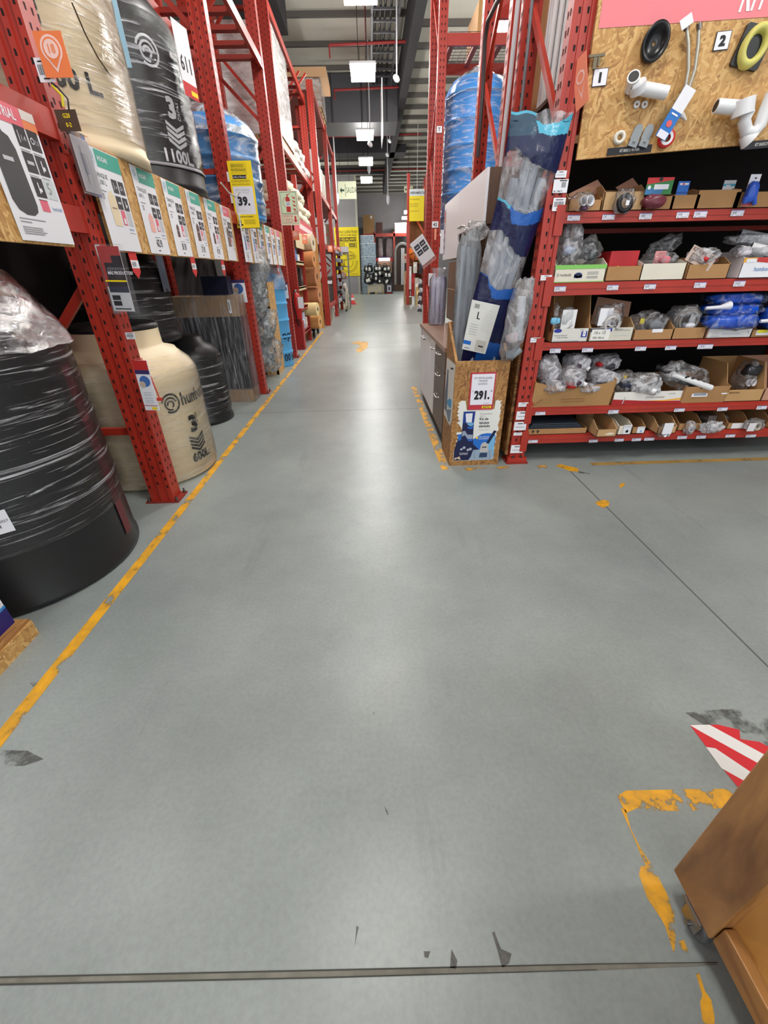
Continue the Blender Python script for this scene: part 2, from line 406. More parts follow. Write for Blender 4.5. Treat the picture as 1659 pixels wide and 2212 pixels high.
mark('yellow_floor_line', [zp((1200, 1006), (1210, 1003), (1248, 1012), (1250, 1019), (1232, 1018))], worn(YP, .66, 14))
mark('yellow_floor_line', [zp((1285, 1086), (1300, 1080), (1315, 1082), (1316, 1091), (1303, 1098), (1292, 1092)), zp((1337, 1048), (1345, 1043), (1351, 1046), (1341, 1055))], worn(YP, .62, 30))
mark('yellow_floor_line', [zp((758, 741), (775, 737), (796, 739), (793, 752), (778, 762), (768, 758), (778, 746))], worn((214, 160, 60), .60, 8))
grime = worn((92, 92, 90), .47, 9, .08, (1, 1, 1))
mark('floor_stain', [zp((1480, 1540), (1560, 1532), (1659, 1534), (1700, 1536), (1700, 1640), (1600, 1580), (1520, 1566)), zp((0, 1620), (60, 1622), (95, 1640), (50, 1655), (0, 1655)),
     zp((1250, 1018), (1292, 1026), (1288, 1030), (1248, 1021)), zp((64, 1476), (84, 1470), (88, 1476), (72, 1484))], grime, .0009)
mark('floor_stain', [zp((1063, 2015), (1068, 2012), (1082, 2050), (1105, 2060), (1100, 2080), (1085, 2092), (1075, 2055)), zp((915, 2055), (930, 2055), (925, 2070), (917, 2068)), zp((975, 2050), (988, 2075), (985, 2095), (972, 2090)), zp((770, 2000), (775, 2003), (766, 2045)), zp((830, 1740), (840, 1758), (836, 1762))], worn((92, 92, 88), .6, 30, .05), .0009)
gap = P(70, 70, 66, .8); gap2 = P(120, 118, 108, .85, var=.2, vscale=20)
mark('expansion_joint', [zp((-300, 2117.69), (700, 2096), (1290, 2083), (1550, 2079), (1550, 2085), (1290, 2096), (700, 2113), (-300, 2134))], gap2, .0006)
mark('expansion_joint', [zp((-300, 2116), (700, 2094), (1290, 2081), (1550, 2078), (1550, 2080), (1290, 2084), (700, 2098), (-300, 2120)), zp((-300, 2131), (700, 2110), (1290, 2094), (1290, 2096), (700, 2113.5), (-300, 2136))], gap, .0009)
mark('expansion_joint', [strip(1.655, -2, 1.665, 3.2), strip(-3, 5.16, 1.0, 5.168), strip(-1.5, 10.2, 2.6, 10.215), strip(-1.5, 15.2, 2.6, 15.22), strip(-1.5, 20.2, 2.6, 20.22), strip(-.04, 1, -.037, 1.01)], P(92, 96, 94, .8), .0006)
hz = MB(); RT = P(208, 44, 52, .5); WT = P(226, 226, 224, .5)
hz.flat(zp((1490, 1566.5), (1534, 1566), (1552, 1566), (1597, 1577), (1599, 1597), (1640, 1603), (1700, 1635), (1700, 1700), (1597, 1705), (1563, 1663)), RT, .0014)
for q in (((1490, 1567), (1532, 1566), (1659, 1635), (1642, 1652), (1512, 1580)), ((1524, 1614), (1545, 1617), (1627, 1672), (1612, 1690), (1558, 1660))): hz.flat(zp(*q), WT, .0018)
hz.build('red_white_hazard_tape', fl, label='red and white diagonally striped tape', origin=V((0, 0, 0)))
# ---- walls, ceiling
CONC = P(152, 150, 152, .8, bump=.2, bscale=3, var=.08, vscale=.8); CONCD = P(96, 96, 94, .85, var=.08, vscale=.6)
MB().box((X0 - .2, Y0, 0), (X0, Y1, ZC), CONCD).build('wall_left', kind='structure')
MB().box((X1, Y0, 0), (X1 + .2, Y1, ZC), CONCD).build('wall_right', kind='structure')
MB().box((X0, Y1, 0), (X1, Y1 + .2, ZC), CONC).build('wall_back', kind='structure')
pil = MB().box((-5.2, 38.6, 0), (-.92, 39.6, ZC), CONC); pil.box((-.92, 38.6, 0), (-.78, 39.6, ZC), P(186, 184, 170, .7))
pil.build('wall_far_pier', kind='structure')
cl = MB(); CEIL = P(206, 202, 190, .9, var=.06, vscale=1); CEILD = P(52, 50, 52, .9)
cl.box((X0, Y0, ZC), (X1, Y1, ZC + .2), CEIL)
ceil = cl.build('ceiling', kind='structure')
rb = MB()
for i in range(26): rb.box((X0, 3 + i * 1.7, ZC - .12), (X1, 3.08 + i * 1.7, ZC), P(96, 92, 88, .9))
rb.build('ceiling_rib', ceil)
DARK = P(44, 42, 46, .75); DUCT = P(78, 78, 82, .5, .3)
g = MB().box((-2.9, 6, 6.85), (-1.9, 15.5, 7.7), DARK); g.build('trim_1', kind='structure')
g = MB().box((1.24, 3, 6.75), (1.5, 40, 7.7), DARK)
g.box((1.5, 3, 7.12), (X1, 40, 7.2), CEIL)
for i in range(30): g.box((1.5, 3 + i * 1.25, 7.0), (X1, 3.1 + i * 1.25, 7.12), P(96, 92, 88, .9))
g.build('trim_2', kind='structure')
g = MB().box((-2.1, 20.6, 6.35), (1.23, 22.4, 7.66), DUCT)
for x in (-1.2, -.1, .8): g.box((x, 20.56, 6.35), (x + .05, 20.6, 7.66), DARK)
tag(g.build('air_duct'), 'big dark grey sheet metal duct crossing the aisle under the ceiling', 'duct')
g = MB().box((-4, 27.2, 6.75), (2.05, 28.4, 7.7), DARK); g.box((-4, 27.17, 7.69), (2.05, 27.2, 7.6), DUCT)
g.build('air_duct', None, 'dark duct crossing the aisle ceiling between the big duct and the pier', 'duct')
g = MB()
for x in (.25, .95): g.box((x, 7, 7.25), (x + .06, 20.4, 7.38), P(96, 96, 100, .5, .5))
for i in range(22): g.box((.25, 7 + .6 * i, 7.26), (1.01, 7.06 + .6 * i, 7.30), P(96, 96, 100, .5, .5))
for x in (.36, .5, .62, .78): g.tube([(x, 7, 7.33), (x, 20.4, 7.33)], .03, BLACK, 6)
g.build('cable_tray', None, 'ladder cable tray with black cables running along the aisle ceiling', 'cable tray')
SPR = P(140, 36, 34, .45)
LB = ['nearest the camera', 'second along the aisle', 'third along the aisle, by the big duct', 'fourth along the aisle', 'farthest of the row']
for i, (y, x0, x1) in enumerate(((12.9, -1.1, 1.2), (16.2, -.9, 1.2), (19.4, -1.0, 1.2), (25.0, -3, 2.6), (32.4, -3.5, 3.6))):
    g = MB().tube([(x0, y, 6.9), (x1, y, 6.95)], .035, SPR, 8); r = thing('sprinkler_pipe', 'red sprinkler pipe across the aisle ceiling, ' + LB[i], 'pipe', (0, y, 6.9), 'red sprinkler pipes')
    g.build('pipe', r); MB().tube([(x0, y, 6.91), (x0, y, 6.65)], .022, SPR, 6).build('drop', r); MB().tube([(.1, y, 6.95), (.1, y, 7.7)], .01, SPR, 5).build('hanger', r)
MB().box((X0, 35.6, 7.35), (X1, 36.2, ZC), DARK).build('trim_3', kind='structure')
# ---- lamps
LAMP = E(255, 253, 248, 85); HOUS = P(196, 196, 198, .4)
def make_lamp(label):
    r = thing('hanging_lamp', label, 'lamp', (0, 0, 5.6), 'hanging warehouse lamps')
    h = MB()
    h.prism([(-.3, -.24), (.3, -.24), (.3, .24), (-.3, .24)], 5.66, 5.70, HOUS)
    h.mesh([(-.3, -.24, 5.70), (.3, -.24, 5.70), (.3, .24, 5.70), (-.3, .24, 5.70), (-.1, -.08, 5.74), (.1, -.08, 5.74), (.1, .08, 5.74), (-.1, .08, 5.74)], [(0, 1, 5, 4), (1, 2, 6, 5), (2, 3, 7, 6), (3, 0, 4, 7), (4, 5, 6, 7)], HOUS)
    h.build('housing', r)
    MB().box((-.28, -.22, 5.48), (.28, .22, 5.66), LAMP).build('diffuser', r)
    c = MB()
    for x in (-.1, .1): c.tube([(x, 0, 5.73), (x, 0, 7.69)], .008, BLACK, 5)
    c.build('cable', r); return r
lp = None
spots = [(0, 10.3, 'half cut off at the top edge of the view'), (0, 13.6, 'large and bright in the middle of the aisle ceiling'), (0, 18.7, 'below the dark duct, third down the aisle'), (0, 22.6, 'fourth down the aisle'), (0, 26.6, 'fifth and smallest over the aisle'),
         (3.45, 11.2, 'over the right side racks behind the cartons'), (2.55, 11.4, 'seen beside the conduit on the right racks'), (3.1, 36, 'first of the far cluster over the tool aisle'), (3.2, 40, 'second of the far cluster over the tool aisle'), (3.3, 44, 'last of the far cluster over the tool aisle'),
         (0, 5.6, ''), (0, 1.7, ''), (4.6, .6, ''), (4.6, -3, ''), (4.6, 5.4, ''), (-4.8, 2.0, ''), (-4.8, 9, ''), (4.6, 15, ''), (-3.6, 33, ''), (-3.2, 36, ''), (5.6, 33, '')]  # last three are unseen lamps added to brighten the far end
for i, (x, y, t) in enumerate(spots):
    lb = 'white hanging lamp ' + (t or 'out of view overhead')
    if lp is None: lp = make_lamp(lb); lp.location = (x, y, 5.6); WLOC[lp.name] = V((x, y, 5.6))
    else: copy_thing(lp, (x, y, 5.6), lb)
w = bpy.data.worlds.new('world'); S.world = w; w.use_nodes = True
w.node_tree.nodes['Background'].inputs[0].default_value = (.9, .95, 1, 1); w.node_tree.nodes['Background'].inputs[1].default_value = 1.25
S.cycles.use_denoising = True; S.cycles.max_bounces = 8; S.cycles.transparent_max_bounces = 16; S.cycles.sample_clamp_indirect = 6
# small hanging things over the aisle
MB().box((.48, 15, 4.70), (.5, 16.1, 5.9), P(210, 210, 210, .5)).build('hanging_sign', None, 'white hanging sign seen edge on above the aisle', 'sign')
for (x, y, Y, t) in ((857, 170, 14.5, 'beside the bright lamp'), (842, 305, 24, 'below the edge-on hanging sign'), (837, 335, 25.5, 'right of the fourth lamp'), (800, 312, 18.2, 'just under the third lamp')):
    p = onY(x, y, Y); r = thing('security_camera', 'small white camera hanging on a thin rod, ' + t, 'camera', p, 'hanging cameras')
    MB().tube([p, (p.x, p.y, 7.69)], .02, P(190, 190, 195, .4), 6).build('rod', r)
    MB().lathe([(0.001, -.12), (.055, -.10), (.07, 0), (.045, .08), (0.001, .1)], p, WHITE, 12, axis=(.4, -.6, -.5)).build('camera_body', r)
for (x, y, Y, t) in ((838, 430, 30, 'right of the exit sign'), (728, 428, 24, 'left of the exit sign'), (797, 363, 30, 'near the fifth lamp')):
    p = onY(x, y, Y); r = thing('drop_socket', 'white power drop on a long pole hanging from the ceiling, ' + t, 'power drop', p, 'power drops')
    MB().tube([p, (p.x, p.y, 7.69)], .035, P(206, 206, 210, .5), 6).build('pole', r)
    MB().lathe([(0, -.3), (.09, -.15), (.1, .1), (.04, .2)], p, WHITE, 10).build('socket_box', r)
p = onY(750, 411, 25); e = thing('exit_sign', 'pale green exit sign hanging left of the aisle reading SALIDA', 'sign', p)
g = MB().facing(p); GL = P(226, 232, 200, .5); GK = P(44, 70, 50, .5)
g.box((-.44, -.34, -.01), (.44, .34, 0), GL); g.flat([(-.36, 0), (-.26, .12), (-.26, .04), (-.14, .04), (-.14, -.04), (-.26, -.04), (-.26, -.12)], GK, .003)
g.rect(-.10, -.24, -.08, .24, GK, .003); g.text('SALIDA', -.05, -.1, .22, GK, .003, False, .48); g.build('panel', e)
MB().tube([p + V((.1, 0, .34)), (p.x + .1, p.y, 7.69)], .008, BLACK, 4).build('wire', e)
MB().tube([p + V((-.3, 0, .34)), (p.x - .3, p.y, 7.69)], .008, BLACK, 4).build('wire', e)

S.view_settings.exposure = 0.22
# ================================================================= pallet racks
def post(b, x, y, h, dx=.17, dy=.12, holes=True, side=-1, front=1):
    """perforated C-section post; side = -1: broad face looks at the camera; front = +1: narrow face looks towards +X"""
    xa, xb = x - dx, x
    b.box((xa, y, 0), (xb, y + dy, h), RED)
    # pressed ridges on the broad face
    for u0, u1 in ((0.0, .22), (.42, .60), (.80, 1.0)):
        b.box((xa + dx * u0, y - .012, .012), (xa + dx * u1, y, h), RED)
    if holes:
        n = int(h / .065)
        for i in range(n):
            z = .12 + i * .065
            if z > h - .05: break
            for u in (.11, .51, .90):
                zz = z + (.03 if u == .51 else 0)
                b.M = Matrix.Identity(4)
                b.mesh([(xa + dx * u - .006, y - .0128, zz), (xa + dx * u + .006, y - .0128, zz), (xa + dx * u + .005, y - .0128, zz + .022), (xa + dx * u - .005, y - .0128, zz + .026)], [(0, 1, 2, 3)], HOLE)
            for q in ((.3, .72) if z < 6 else ()):
                yy = y + dy * q; X = xb + .0008 if front > 0 else xa - .0008
                b.mesh([(X, yy - .005, z), (X, yy + .005, z), (X, yy + .007, z + .026), (X, yy - .007, z + .026)], [(0, 1, 2, 3) if front > 0 else (3, 2, 1, 0)], HOLE)
def baseplate(root, x, y, dx=.17, dy=.12):
    b = MB().box((x - dx - .04, y - .03, 0), (x + .04, y + dy + .03, .012), REDD)
    for px, py in ((x - dx - .02, y - .012), (x + .022, y - .012), (x + .022, y + dy + .012)):
        b.lathe([(0, .045), (.008, .045), (.008, .02), (.014, .02), (.014, .012)], (px, py, 0), P(70, 60, 56, .5, .6), 8)
    return b.build('base_plate', root)
def frame_braces(root, x0, x1, y, h, z0=.35, step=1.1):
    """lacing between front and back post of one upright frame"""
    z = z0; k = 0
    while z < h - .3:
        b = MB()
        if k == 0 or k % 2 == 0: b.beam((x0, y, z), (x1, y, z), .03, .05, RED)
        b.beam((x0, y, z + .08 if k % 2 == 0 else z + step - .02), (x1, y, z + step - .02 if k % 2 == 0 else z + .08), .03, .05, RED)
        b.build('brace', root); z += step; k += 1
def xbeam(root, x, y0, y1, z, h=.12, w=.05, clips=True):
    """beam along the aisle, front face at x, top at z"""
    b = MB().box((x - w, y0, z - h), (x, y1, z), RED).box((x - w - .02, y0, z - h * .42), (x - w, y1, z - .02), RED)
    if clips:
        for yy in (y0, y1):
            b.box((x - .004, yy - .02, z - h - .05), (x + .006, yy + .02, z + .05), RED)
            for q in (.02, -.06, -.14): b.box((x + .006, yy - .006, z + q - .01), (x + .008, yy + .006, z + q + .01), HOLE)
    return b.build('beam', root)
XF = -1.56; XBK = -2.70; HR = 6.6
rack = thing('pallet_rack', 'long red pallet rack on the left side holding the water tanks', 'rack', (XF - .6, 5, 0))
YU = [-.15, 2.85, 6.13, 9.08]
for y in YU:
    for x in (XF, XBK + .17):
        b = MB(); post(b, x, y, HR); b.build('upright', rack); baseplate(rack, x, y)
    frame_braces(rack, XBK + .1, XF - .1, y + .06, HR, .55, 1.0)
for i in range(3):
    a, c = YU[i] + .12, YU[i + 1]
    levels = [2.15, 4.40] if i else [2.236, 1.84, 4.4]
    for z in levels:
        xbeam(rack, XF - .002, a, c, z); xbeam(rack, XBK + .2, a, c, z, clips=False)
    for z in (2.15 if i else 2.236, 4.4):
        b = MB()
        n = 7
        for k in range(n):
            yy = a + .12 + (c - a - .24) * k / (n - 1)
            b.box((XBK + .2, yy - .05, z - .06), (XF - .02, yy + .05, z - .005 if z < 3 else z - .01), P(96, 60, 44, .7) if z < 3 else REDD)
        b.build('deck_support', rack)
xbeam(rack, XF - .1, YU[2] + .12, YU[3], 5.6); xbeam(rack, XF - .002, YU[1] + .12, YU[2], 5.9)
# back-to-back row behind (mostly in the dark)
rk2 = thing('pallet_rack', 'second red pallet rack standing back to back behind the tanks', 'rack', (-3.5, 5, 0))
for y in YU:
    for x in (-2.95, -4.0):
        b = MB(); post(b, x, y, HR, holes=False); b.build('upright', rk2)
    frame_braces(rk2, -4.05, -3.05, y + .06, HR, .55, 1.0)
for i in range(3):
    a, c = YU[i] + .12, YU[i + 1]
    for z in (2.22, 3.1, 4.0, 4.9, 5.6):
        b = MB().box((-3.0, a, z - .12), (-2.95, c, z), RED); b.build('beam', rk2)
        if z in (3.1, 4.9):
            b = MB()
            for k in range(6):
                yy = a + .2 + (c - a - .4) * k / 5; b.box((-4.1, yy - .04, z - .05), (-3.0, yy + .04, z - .01), REDD)
            b.build('deck_support', rk2)
bp = MB().box((-2.90, -.1, 0), (-2.885, 9.1, 2.1), P(52, 48, 48, .9)); bp.build('shade_sheet', rk2)  # dark sheet added to put shade into the space behind the tanks
BRN = P(140, 104, 76, .7, var=.12, vscale=14)
def pallet(x0, y0, z, dx=1.0, dy=1.2):
    b = MB(); W = P(170, 138, 96, .8, var=.1)
    for k in range(5): b.box((x0, y0 + dy * k / 5 + .02, z + .1), (x0 + dx, y0 + dy * (k + 1) / 5 - .03, z + .12), W)
    for k in range(3): b.box((x0 + dx * (.0 + .44 * k), y0, z + .02), (x0 + dx * (.0 + .44 * k) + .1, y0 + dy, z + .1), W)
    for k in range(3): b.box((x0, y0 + (dy - .1) * k / 2, z), (x0 + dx, y0 + (dy - .1) * k / 2 + .1, z + .02), W)
    return b
def wrapped_load(x0, y0, z, dx, dy, dz, label, group, rows=5, cols=4, m=None, filmmat=None):
    t = thing('wrapped_pallet_load', label, 'pallet', (x0 + dx / 2, y0 + dy / 2, z), group)
    pallet(x0, y0, z, dx, dy).build('pallet', t)
    b = MB(); m = m or BRN; rnd = random.Random(int(x0 * 100 + y0 * 10 + z))
    for r in range(rows):
        for c in range(cols):
            h = dz / rows; yy = y0 + dy * c / cols
            j = rnd.uniform(-.01, .01)
            b.box((x0 + .02 + j, yy + .006, z + .12 + h * r + .004), (x0 + dx - .02 + j, yy + dy / cols - .006, z + .12 + h * (r + 1) - .004), m)
    tag(b.build('cartons', t), kind='stuff')
    b = MB(); b.box((x0 - .01, y0 - .01, z + .1), (x0 + dx + .01, y0 + dy + .01, z + .14 + dz), filmmat or FILM); b.build('plastic_wrap', t)
    return t
G = 'wrapped pallet loads high on the left racks'
wrapped_load(-3.95, 6.4, 3.1, .95, 1.25, .78, 'film wrapped pallet of small brown bricks of cartons behind the blue tank', G, 6, 6)
wrapped_load(-3.95, 7.8, 3.1, .95, 1.2, .78, 'film wrapped brown carton pallet between the second and third uprights', G, 6, 5)
wrapped_load(-3.95, 6.5, 4.9, .95, 1.2, .6, 'wrapped brown load highest on the rear rack left of the second upright', G, 4, 4)
wrapped_load(-3.95, 3.3, 3.1, .95, 1.25, .8, 'dim wrapped load on the rear rack behind the black tank', G, 4, 4, P(110, 84, 70, .8))
WHF = film((240, 240, 240), .35, .8, (3, 3, 10), 1.0, .2, .3, .4, .65)
# ================================================================= water tanks
def tank(name, label, c, R, z0, prof, body, wrap=True, group=None, wm=None, wz=None, rim=None):
    t = thing(name, label, 'water tank', (c[0], c[1], z0), group)
    MB().lathe([(r, z) for r, z in prof], (c[0], c[1], z0), body, 56).build('body', t)
    if wrap:
        mz = max(z for r, z in prof)
        lo, hi = wz or (.05, mz)
        pts = [(r + .008, z) for r, z in prof if lo <= z <= hi and r > .02]
        pts = [(pts[0][0], lo)] + pts
        dense = []
        for (r0, za), (r1, zb) in zip(pts, pts[1:]):
            n = max(1, int(abs(zb - za) / .06))
            dense += [(r0 + (r1 - r0) * k / n, za + (zb - za) * k / n) for k in range(n)]
        dense.append(pts[-1]); b = MB(); rn = random.Random(int(c[1] * 100))
        ph = rn.uniform(0, 9)
        def wp(p):
            d = V((p.x - c[0], p.y - c[1], 0)); L = max(d.length, .01)
            k = .006 * noise.noise(V((p.x * 5 + ph, p.y * 5, p.z * 11)))
            return V((p.x + d.x / L * k, p.y + d.y / L * k, p.z))
        b.warp = wp
        b.lathe(dense, (c[0], c[1], z0), wm or FILM, 64); b.build('plastic_wrap', t)
    return t
def on_cyl(b, c, R, a, z):
    """following flat drawing (u right, v up, w out) is laid on the tank side at bearing a (radians from +X towards -Y... seen from outside)"""
    def wp(p):
        t = a + p.x / (R + .002)
        return V((c[0] + (R + .004 + p.z) * math.cos(t), c[1] + (R + .004 + p.z) * math.sin(t), z + p.y))
    b.M = Matrix.Identity(4); b.warp = wp; return b
def logo(b, u, v, s, m):
    b.ring((u, v), s * .82, s, m, .001, -2.2, 2.9); b.ring((u - s * .02, v - s * .04), s * .52, s * .68, m, .001, .2, 4.9)
    b.ring((u - s * .05, v - s * .08), s * .24, s * .40, m, .001, -1.2, 3.4)
def chevrons(b, u, v, w, m, n=3, s=.03):
    for k in range(n):
        y = v - k * s * 1.5
        b.flat([(u - w, y), (u, y - w * .5), (u, y - w * .5 - s)][:3] + [(u - w, y - s)], m, .001)
        b.flat([(u, y - w * .5), (u + w, y), (u + w, y - s), (u, y - w * .5 - s)], m, .001)
TBLK = P(30, 31, 33, .38, 0, .5); TBEI = P(234, 216, 182, .45, 0, .4, var=.03); TBLU = P(70, 150, 214, .35, 0, .5)
DOME = lambda R, H, zt, rn: [(0.001, 0), (R - .02, 0), (R, .015), (R, H * .5), (R, H), (R * .985, H + (zt - H) * .12), (R * .93, H + (zt - H) * .4), (R * .80, H + (zt - H) * .72), (rn + .04, zt - .01), (rn, zt)]
# 1 big black one in the foreground
c = (-2.15, 2.14); R = .585
prof = [(.001, 0), (R - .01, 0), (R + .008, .01), (R + .008, .035), (R, .05)] + [(R, z) for z in (.3, .6, .9, 1.18)] + [(R * .99, 1.24), (R * .93, 1.31), (R * .80, 1.38), (.36, 1.44), (.30, 1.46), (.30, 1.56), (.001, 1.58)]
BWR = film((236, 236, 242), .01, .85, (1.2, 1.2, 36), 1.5, .1, .5, .55, .72)
t = tank('water_tank', 'big black water tank in stretch film nearest the camera on the left', c, R, 0, prof, TBLK, True, None, BWR, (.34, 1.5))
b = MB()
dr = film((226, 226, 232), .03, .8, (5, 5, 12), 2.0, .14, .6, .50, .72)
def drape(u, v):
    a = -1.9 + 3.6 * u; rr = .18 + .43 * (v ** .6); z = 1.57 - .05 * v - .30 * max(0, v - .35) ** 1.6 * 2
    return V((c[0] + rr * math.cos(a) * (1 + .05 * noise.noise(V((a * 3, v * 4, 1)))), c[1] + rr * math.sin(a) * (1 + .05 * noise.noise(V((a * 3, v * 4, 7)))), z + .03 * noise.noise(V((a * 4, v * 5, 3)))))
b.grid(drape, 40, 14, dr); b.build('film_cap', t)
b = on_cyl(MB(), c, R, -.98, .47)
b.rect(0, 0, .11, .115, WHITE, .012); b.text('200522', .012, .09, .016, INK, .013, True); b.text('15027', .06, .055, .012, INK, .013); b.text('1', .062, .03, .016, INK, .013, True)
tag(b.build('sticker', t), 'white sticker printed 200522')
b = on_cyl(MB(), c, R, .10, .12)
b.grid(lambda u, v: V((.08 * u, 1.0 * v, .002)), 4, 12, P(96, 30, 42, .5)); tag(b.build('paper_band', t), 'dark red paper band')
# 2 beige 600 litres
c = (-1.995, 3.53); R = .52
prof = [(.001, 0), (R - .03, 0), (R, .03), (R, .4), (R, .80), (R * .99, .86), (R * .93, .92), (R * .8, .98), (.40, 1.01), (.325, 1.03), (.315, 1.05), (.312, 1.16)]
t = tank('water_tank', 'beige 600 litre water tank behind the first upright foot', c, R, 0, prof, TBEI, True, 'tanks on the left floor', film((245, 240, 228), .02, .35, (2, 2, 20), 1.4, .1, .6, .48, .72), (.03, 1.0))
MB().lathe([(.001, .03), (.27, .03), (.30, .022), (.316, .01), (.316, -.015)], (c[0], c[1], 1.18), TBLK, 40).build('lid', t)
b = on_cyl(MB(), c, R, -.74, 0); TK = P(38, 36, 36, .5)
logo(b, .065, .655, .076, TK); b.text('hum', .155, .62, .095, TK, .001, True, .78); b.text('boldt', .325, .62, .1, TK, .001, False, .8)
b.heavy('3', .175, .39, .125, TK, .001); b.text('CAPAS', .285, .42, .028, TK, .001, False, .9, 'l', 0, PI / 2)
chevrons(b, .225, .365, .085, TK, 4, .02); b.heavy('600L.', .125, .14, .068, TK, .001, 1.0, 'l', .02)
b.build('printed_mark', t)
# 3 small black ones behind
c = (-2.10, 5.0); R = .36
prof = [(.001, 0), (R + .015, 0), (R + .015, .04), (R, .06), (R, .40), (R, .70), (R * .97, .76), (R * .85, .83), (.22, .87), (.2, .93), (.001, .94)]
tank('water_tank', 'small black water tank in film right of the beige tank', c, R, 0, prof, TBLK, True, 'tanks on the left floor', BWR, (.1, .8))
tank('water_tank', 'dark tank in the shade under the upper black tank', (-2.5, 4.35), .36, 0, prof, TBLK, False, 'tanks on the left floor')
prof2 = [(.001, 0), (.40, 0), (.42, .02), (.42, .06), (.40, .08), (.40, .45), (.38, .62), (.3, .74), (.2, .78), (.2, .84), (.001, .85)]
t = tank('water_tank', 'black film wrapped tank stacked high in shade behind the beige tank', (-2.34, 4.5), .4, .95, prof2, TBLK, True, 'tanks on the left floor', BWR, (.1, .8))
b = on_cyl(MB(), (-2.34, 4.5), .4, -.7, 1.38); b.rect(.22, 0, .40, .3, P(120, 130, 150, .5), .012); b.build('sticker', t)
# 4 upper level tanks
c = (-2.02, 3.58); R = .535
prof = [(.001, 0), (R + .01, 0), (R + .01, .05), (R, .07)] + [(R, z) for z in (.3, .6, .9)] + [(R * .98, .98), (R * .9, 1.1), (R * .7, 1.22), (.3, 1.28), (.3, 1.38), (.001, 1.4)]
t = tank('water_tank', 'beige 1100 litre water tank on the upper rack level', c, R, 2.15, prof, TBEI, True, 'upper level tanks', film((248, 244, 236), .02, .6, (2, 2, 26), 1.6, .08, .7, .53, .75), (.1, 1.2))
b = on_cyl(MB(), c, R, -1.12, 2.15); b.heavy('1100 L.', .0, .27, .085, TK, .001, 1.0, 'l', .02)
for k in range(3): b.rect(.11, .50 + .05 * k, .15, .535 + .05 * k, TK)
b.rect(.06, .74, .18, .88, WHITE, .012); b.build('printed_mark', t)
c = (-2.03, 4.85); R = .52
t = tank('water_tank', 'black 1100 litre water tank on the upper rack level', c, R, 2.15, [(r * .52 / .535, z) for r, z in prof], TBLK, True, 'upper level tanks', film((236, 236, 244), .01, .8, (1.6, 1.6, 30), 1.5, .08, .5, .56, .74), (.16, 1.2))
b = on_cyl(MB(), c, R, -1.00, 2.15); TW = P(210, 210, 214, .5)
logo(b, .16, .84, .09, TW); b.heavy('3', .22, .48, .12, TW, .001); b.text('CAPAS', .345, .47, .03, TW, .001, False, .9, 'l', 0, PI / 2)
chevrons(b, .27, .455, .09, TW, 4, .024); b.heavy('1100L.', .10, .19, .08, TW, .001, .95, 'l', .02); b.build('printed_mark', t)
MB().lathe([(R + .012, .155), (R + .018, .165), (R + .012, .175)], (c[0], c[1], 2.15), P(150, 150, 156, .2), 48).build('film_edge', t)
# price sheet on the black tank
p = onY(378, 125, 4.55)
b = MB().frame((-1.475, 4.72, 2.80), (.25, 1, 0), (0, 0, 1)); b.box((0, 0, 0), (.2, .44, .004), WHITE); b.rect(0, 0, .2, .09, P(196, 40, 44, .5), .005); b.rect(.1, .02, .19, .05, YEL, .006); b.text('611', .02, .16, .09, INK, .005, True, .8)
b.build('price_sheet', None, 'white and red price sheet reading 611 taped to the black tank', 'price sign')
b = MB().frame((-1.60, 3.98, 2.95), (.6, -.8, 0), (0, 0, 1)); b.M = Matrix.Translation((-1.80, 4.10, 2.78)) @ Matrix.Rotation(.2, 4, 'Z')
b.M = b.M @ Matrix.Rotation(PI / 2, 4, 'X'); b.box((0, 0, 0), (.18, .42, .003), P(150, 190, 216, .4)); b.disc((.1, .25), .05, P(190, 170, 120, .5), .004); b.rect(.02, .34, .16, .40, P(100, 150, 196, .5), .004)
b.build('info_sheet', None, 'pale blue plastic sheet hanging between the beige and black upper tanks', 'sheet')
# 5 blue tank in the next bay
BLW = film((225, 238, 250), .04, .7, (2.5, 2.5, 9), 1.5, .08, .9, .48, .7)
c = (-1.97, 7.02); R = .56
def ribs(R, z1, n):
    out = [(.001, 0), (R, 0)]
    for k in range(n):
        z = z1 * k / n
        out += [(R, z + .02), (R, z + z1 / n - .05), (R + .012, z + z1 / n - .035), (R + .012, z + z1 / n - .015), (R, z + z1 / n)]
    return out
prof = ribs(R, .86, 4) + [(R * .97, .92), (R * .86, 1.0), (R * .6, 1.06), (.2, 1.08), (.2, 1.13), (.001, 1.14)]
t = tank('water_tank', 'blue ribbed water tank in clear film behind the yellow service sign', c, R, 2.15, prof, TBLU, True, 'blue tanks', BLW, (.05, 1.1))
b = on_cyl(MB(), c, R, -.25, 2.15); logo(b, .12, .30, .075, P(30, 60, 110, .5)); b.build('printed_mark', t)
b = on_cyl(MB(), c, R, -1.75, 2.15); b.text('hidr', .0, .40, .12, P(30, 60, 110, .5)); b.build('printed_mark', t)
b = MB(); bd = film((225, 238, 250), .12, .85, (4, 4, 5), 1.5, .08, .9, .44, .66)
cc = c
b.grid(lambda u, v: V((cc[0] + (.1 + .5 * v) * math.cos(2 * PI * u) * (1.0 + .06 * noise.noise(V((u * 9, v * 3, 2)))), cc[1] + (.1 + .5 * v) * math.sin(2 * PI * u), 2.15 + 1.17 - .34 * v ** 2 + .03 * noise.noise(V((u * 8, v * 4, 5))))), 36, 10, bd); b.build('film_cap', t)
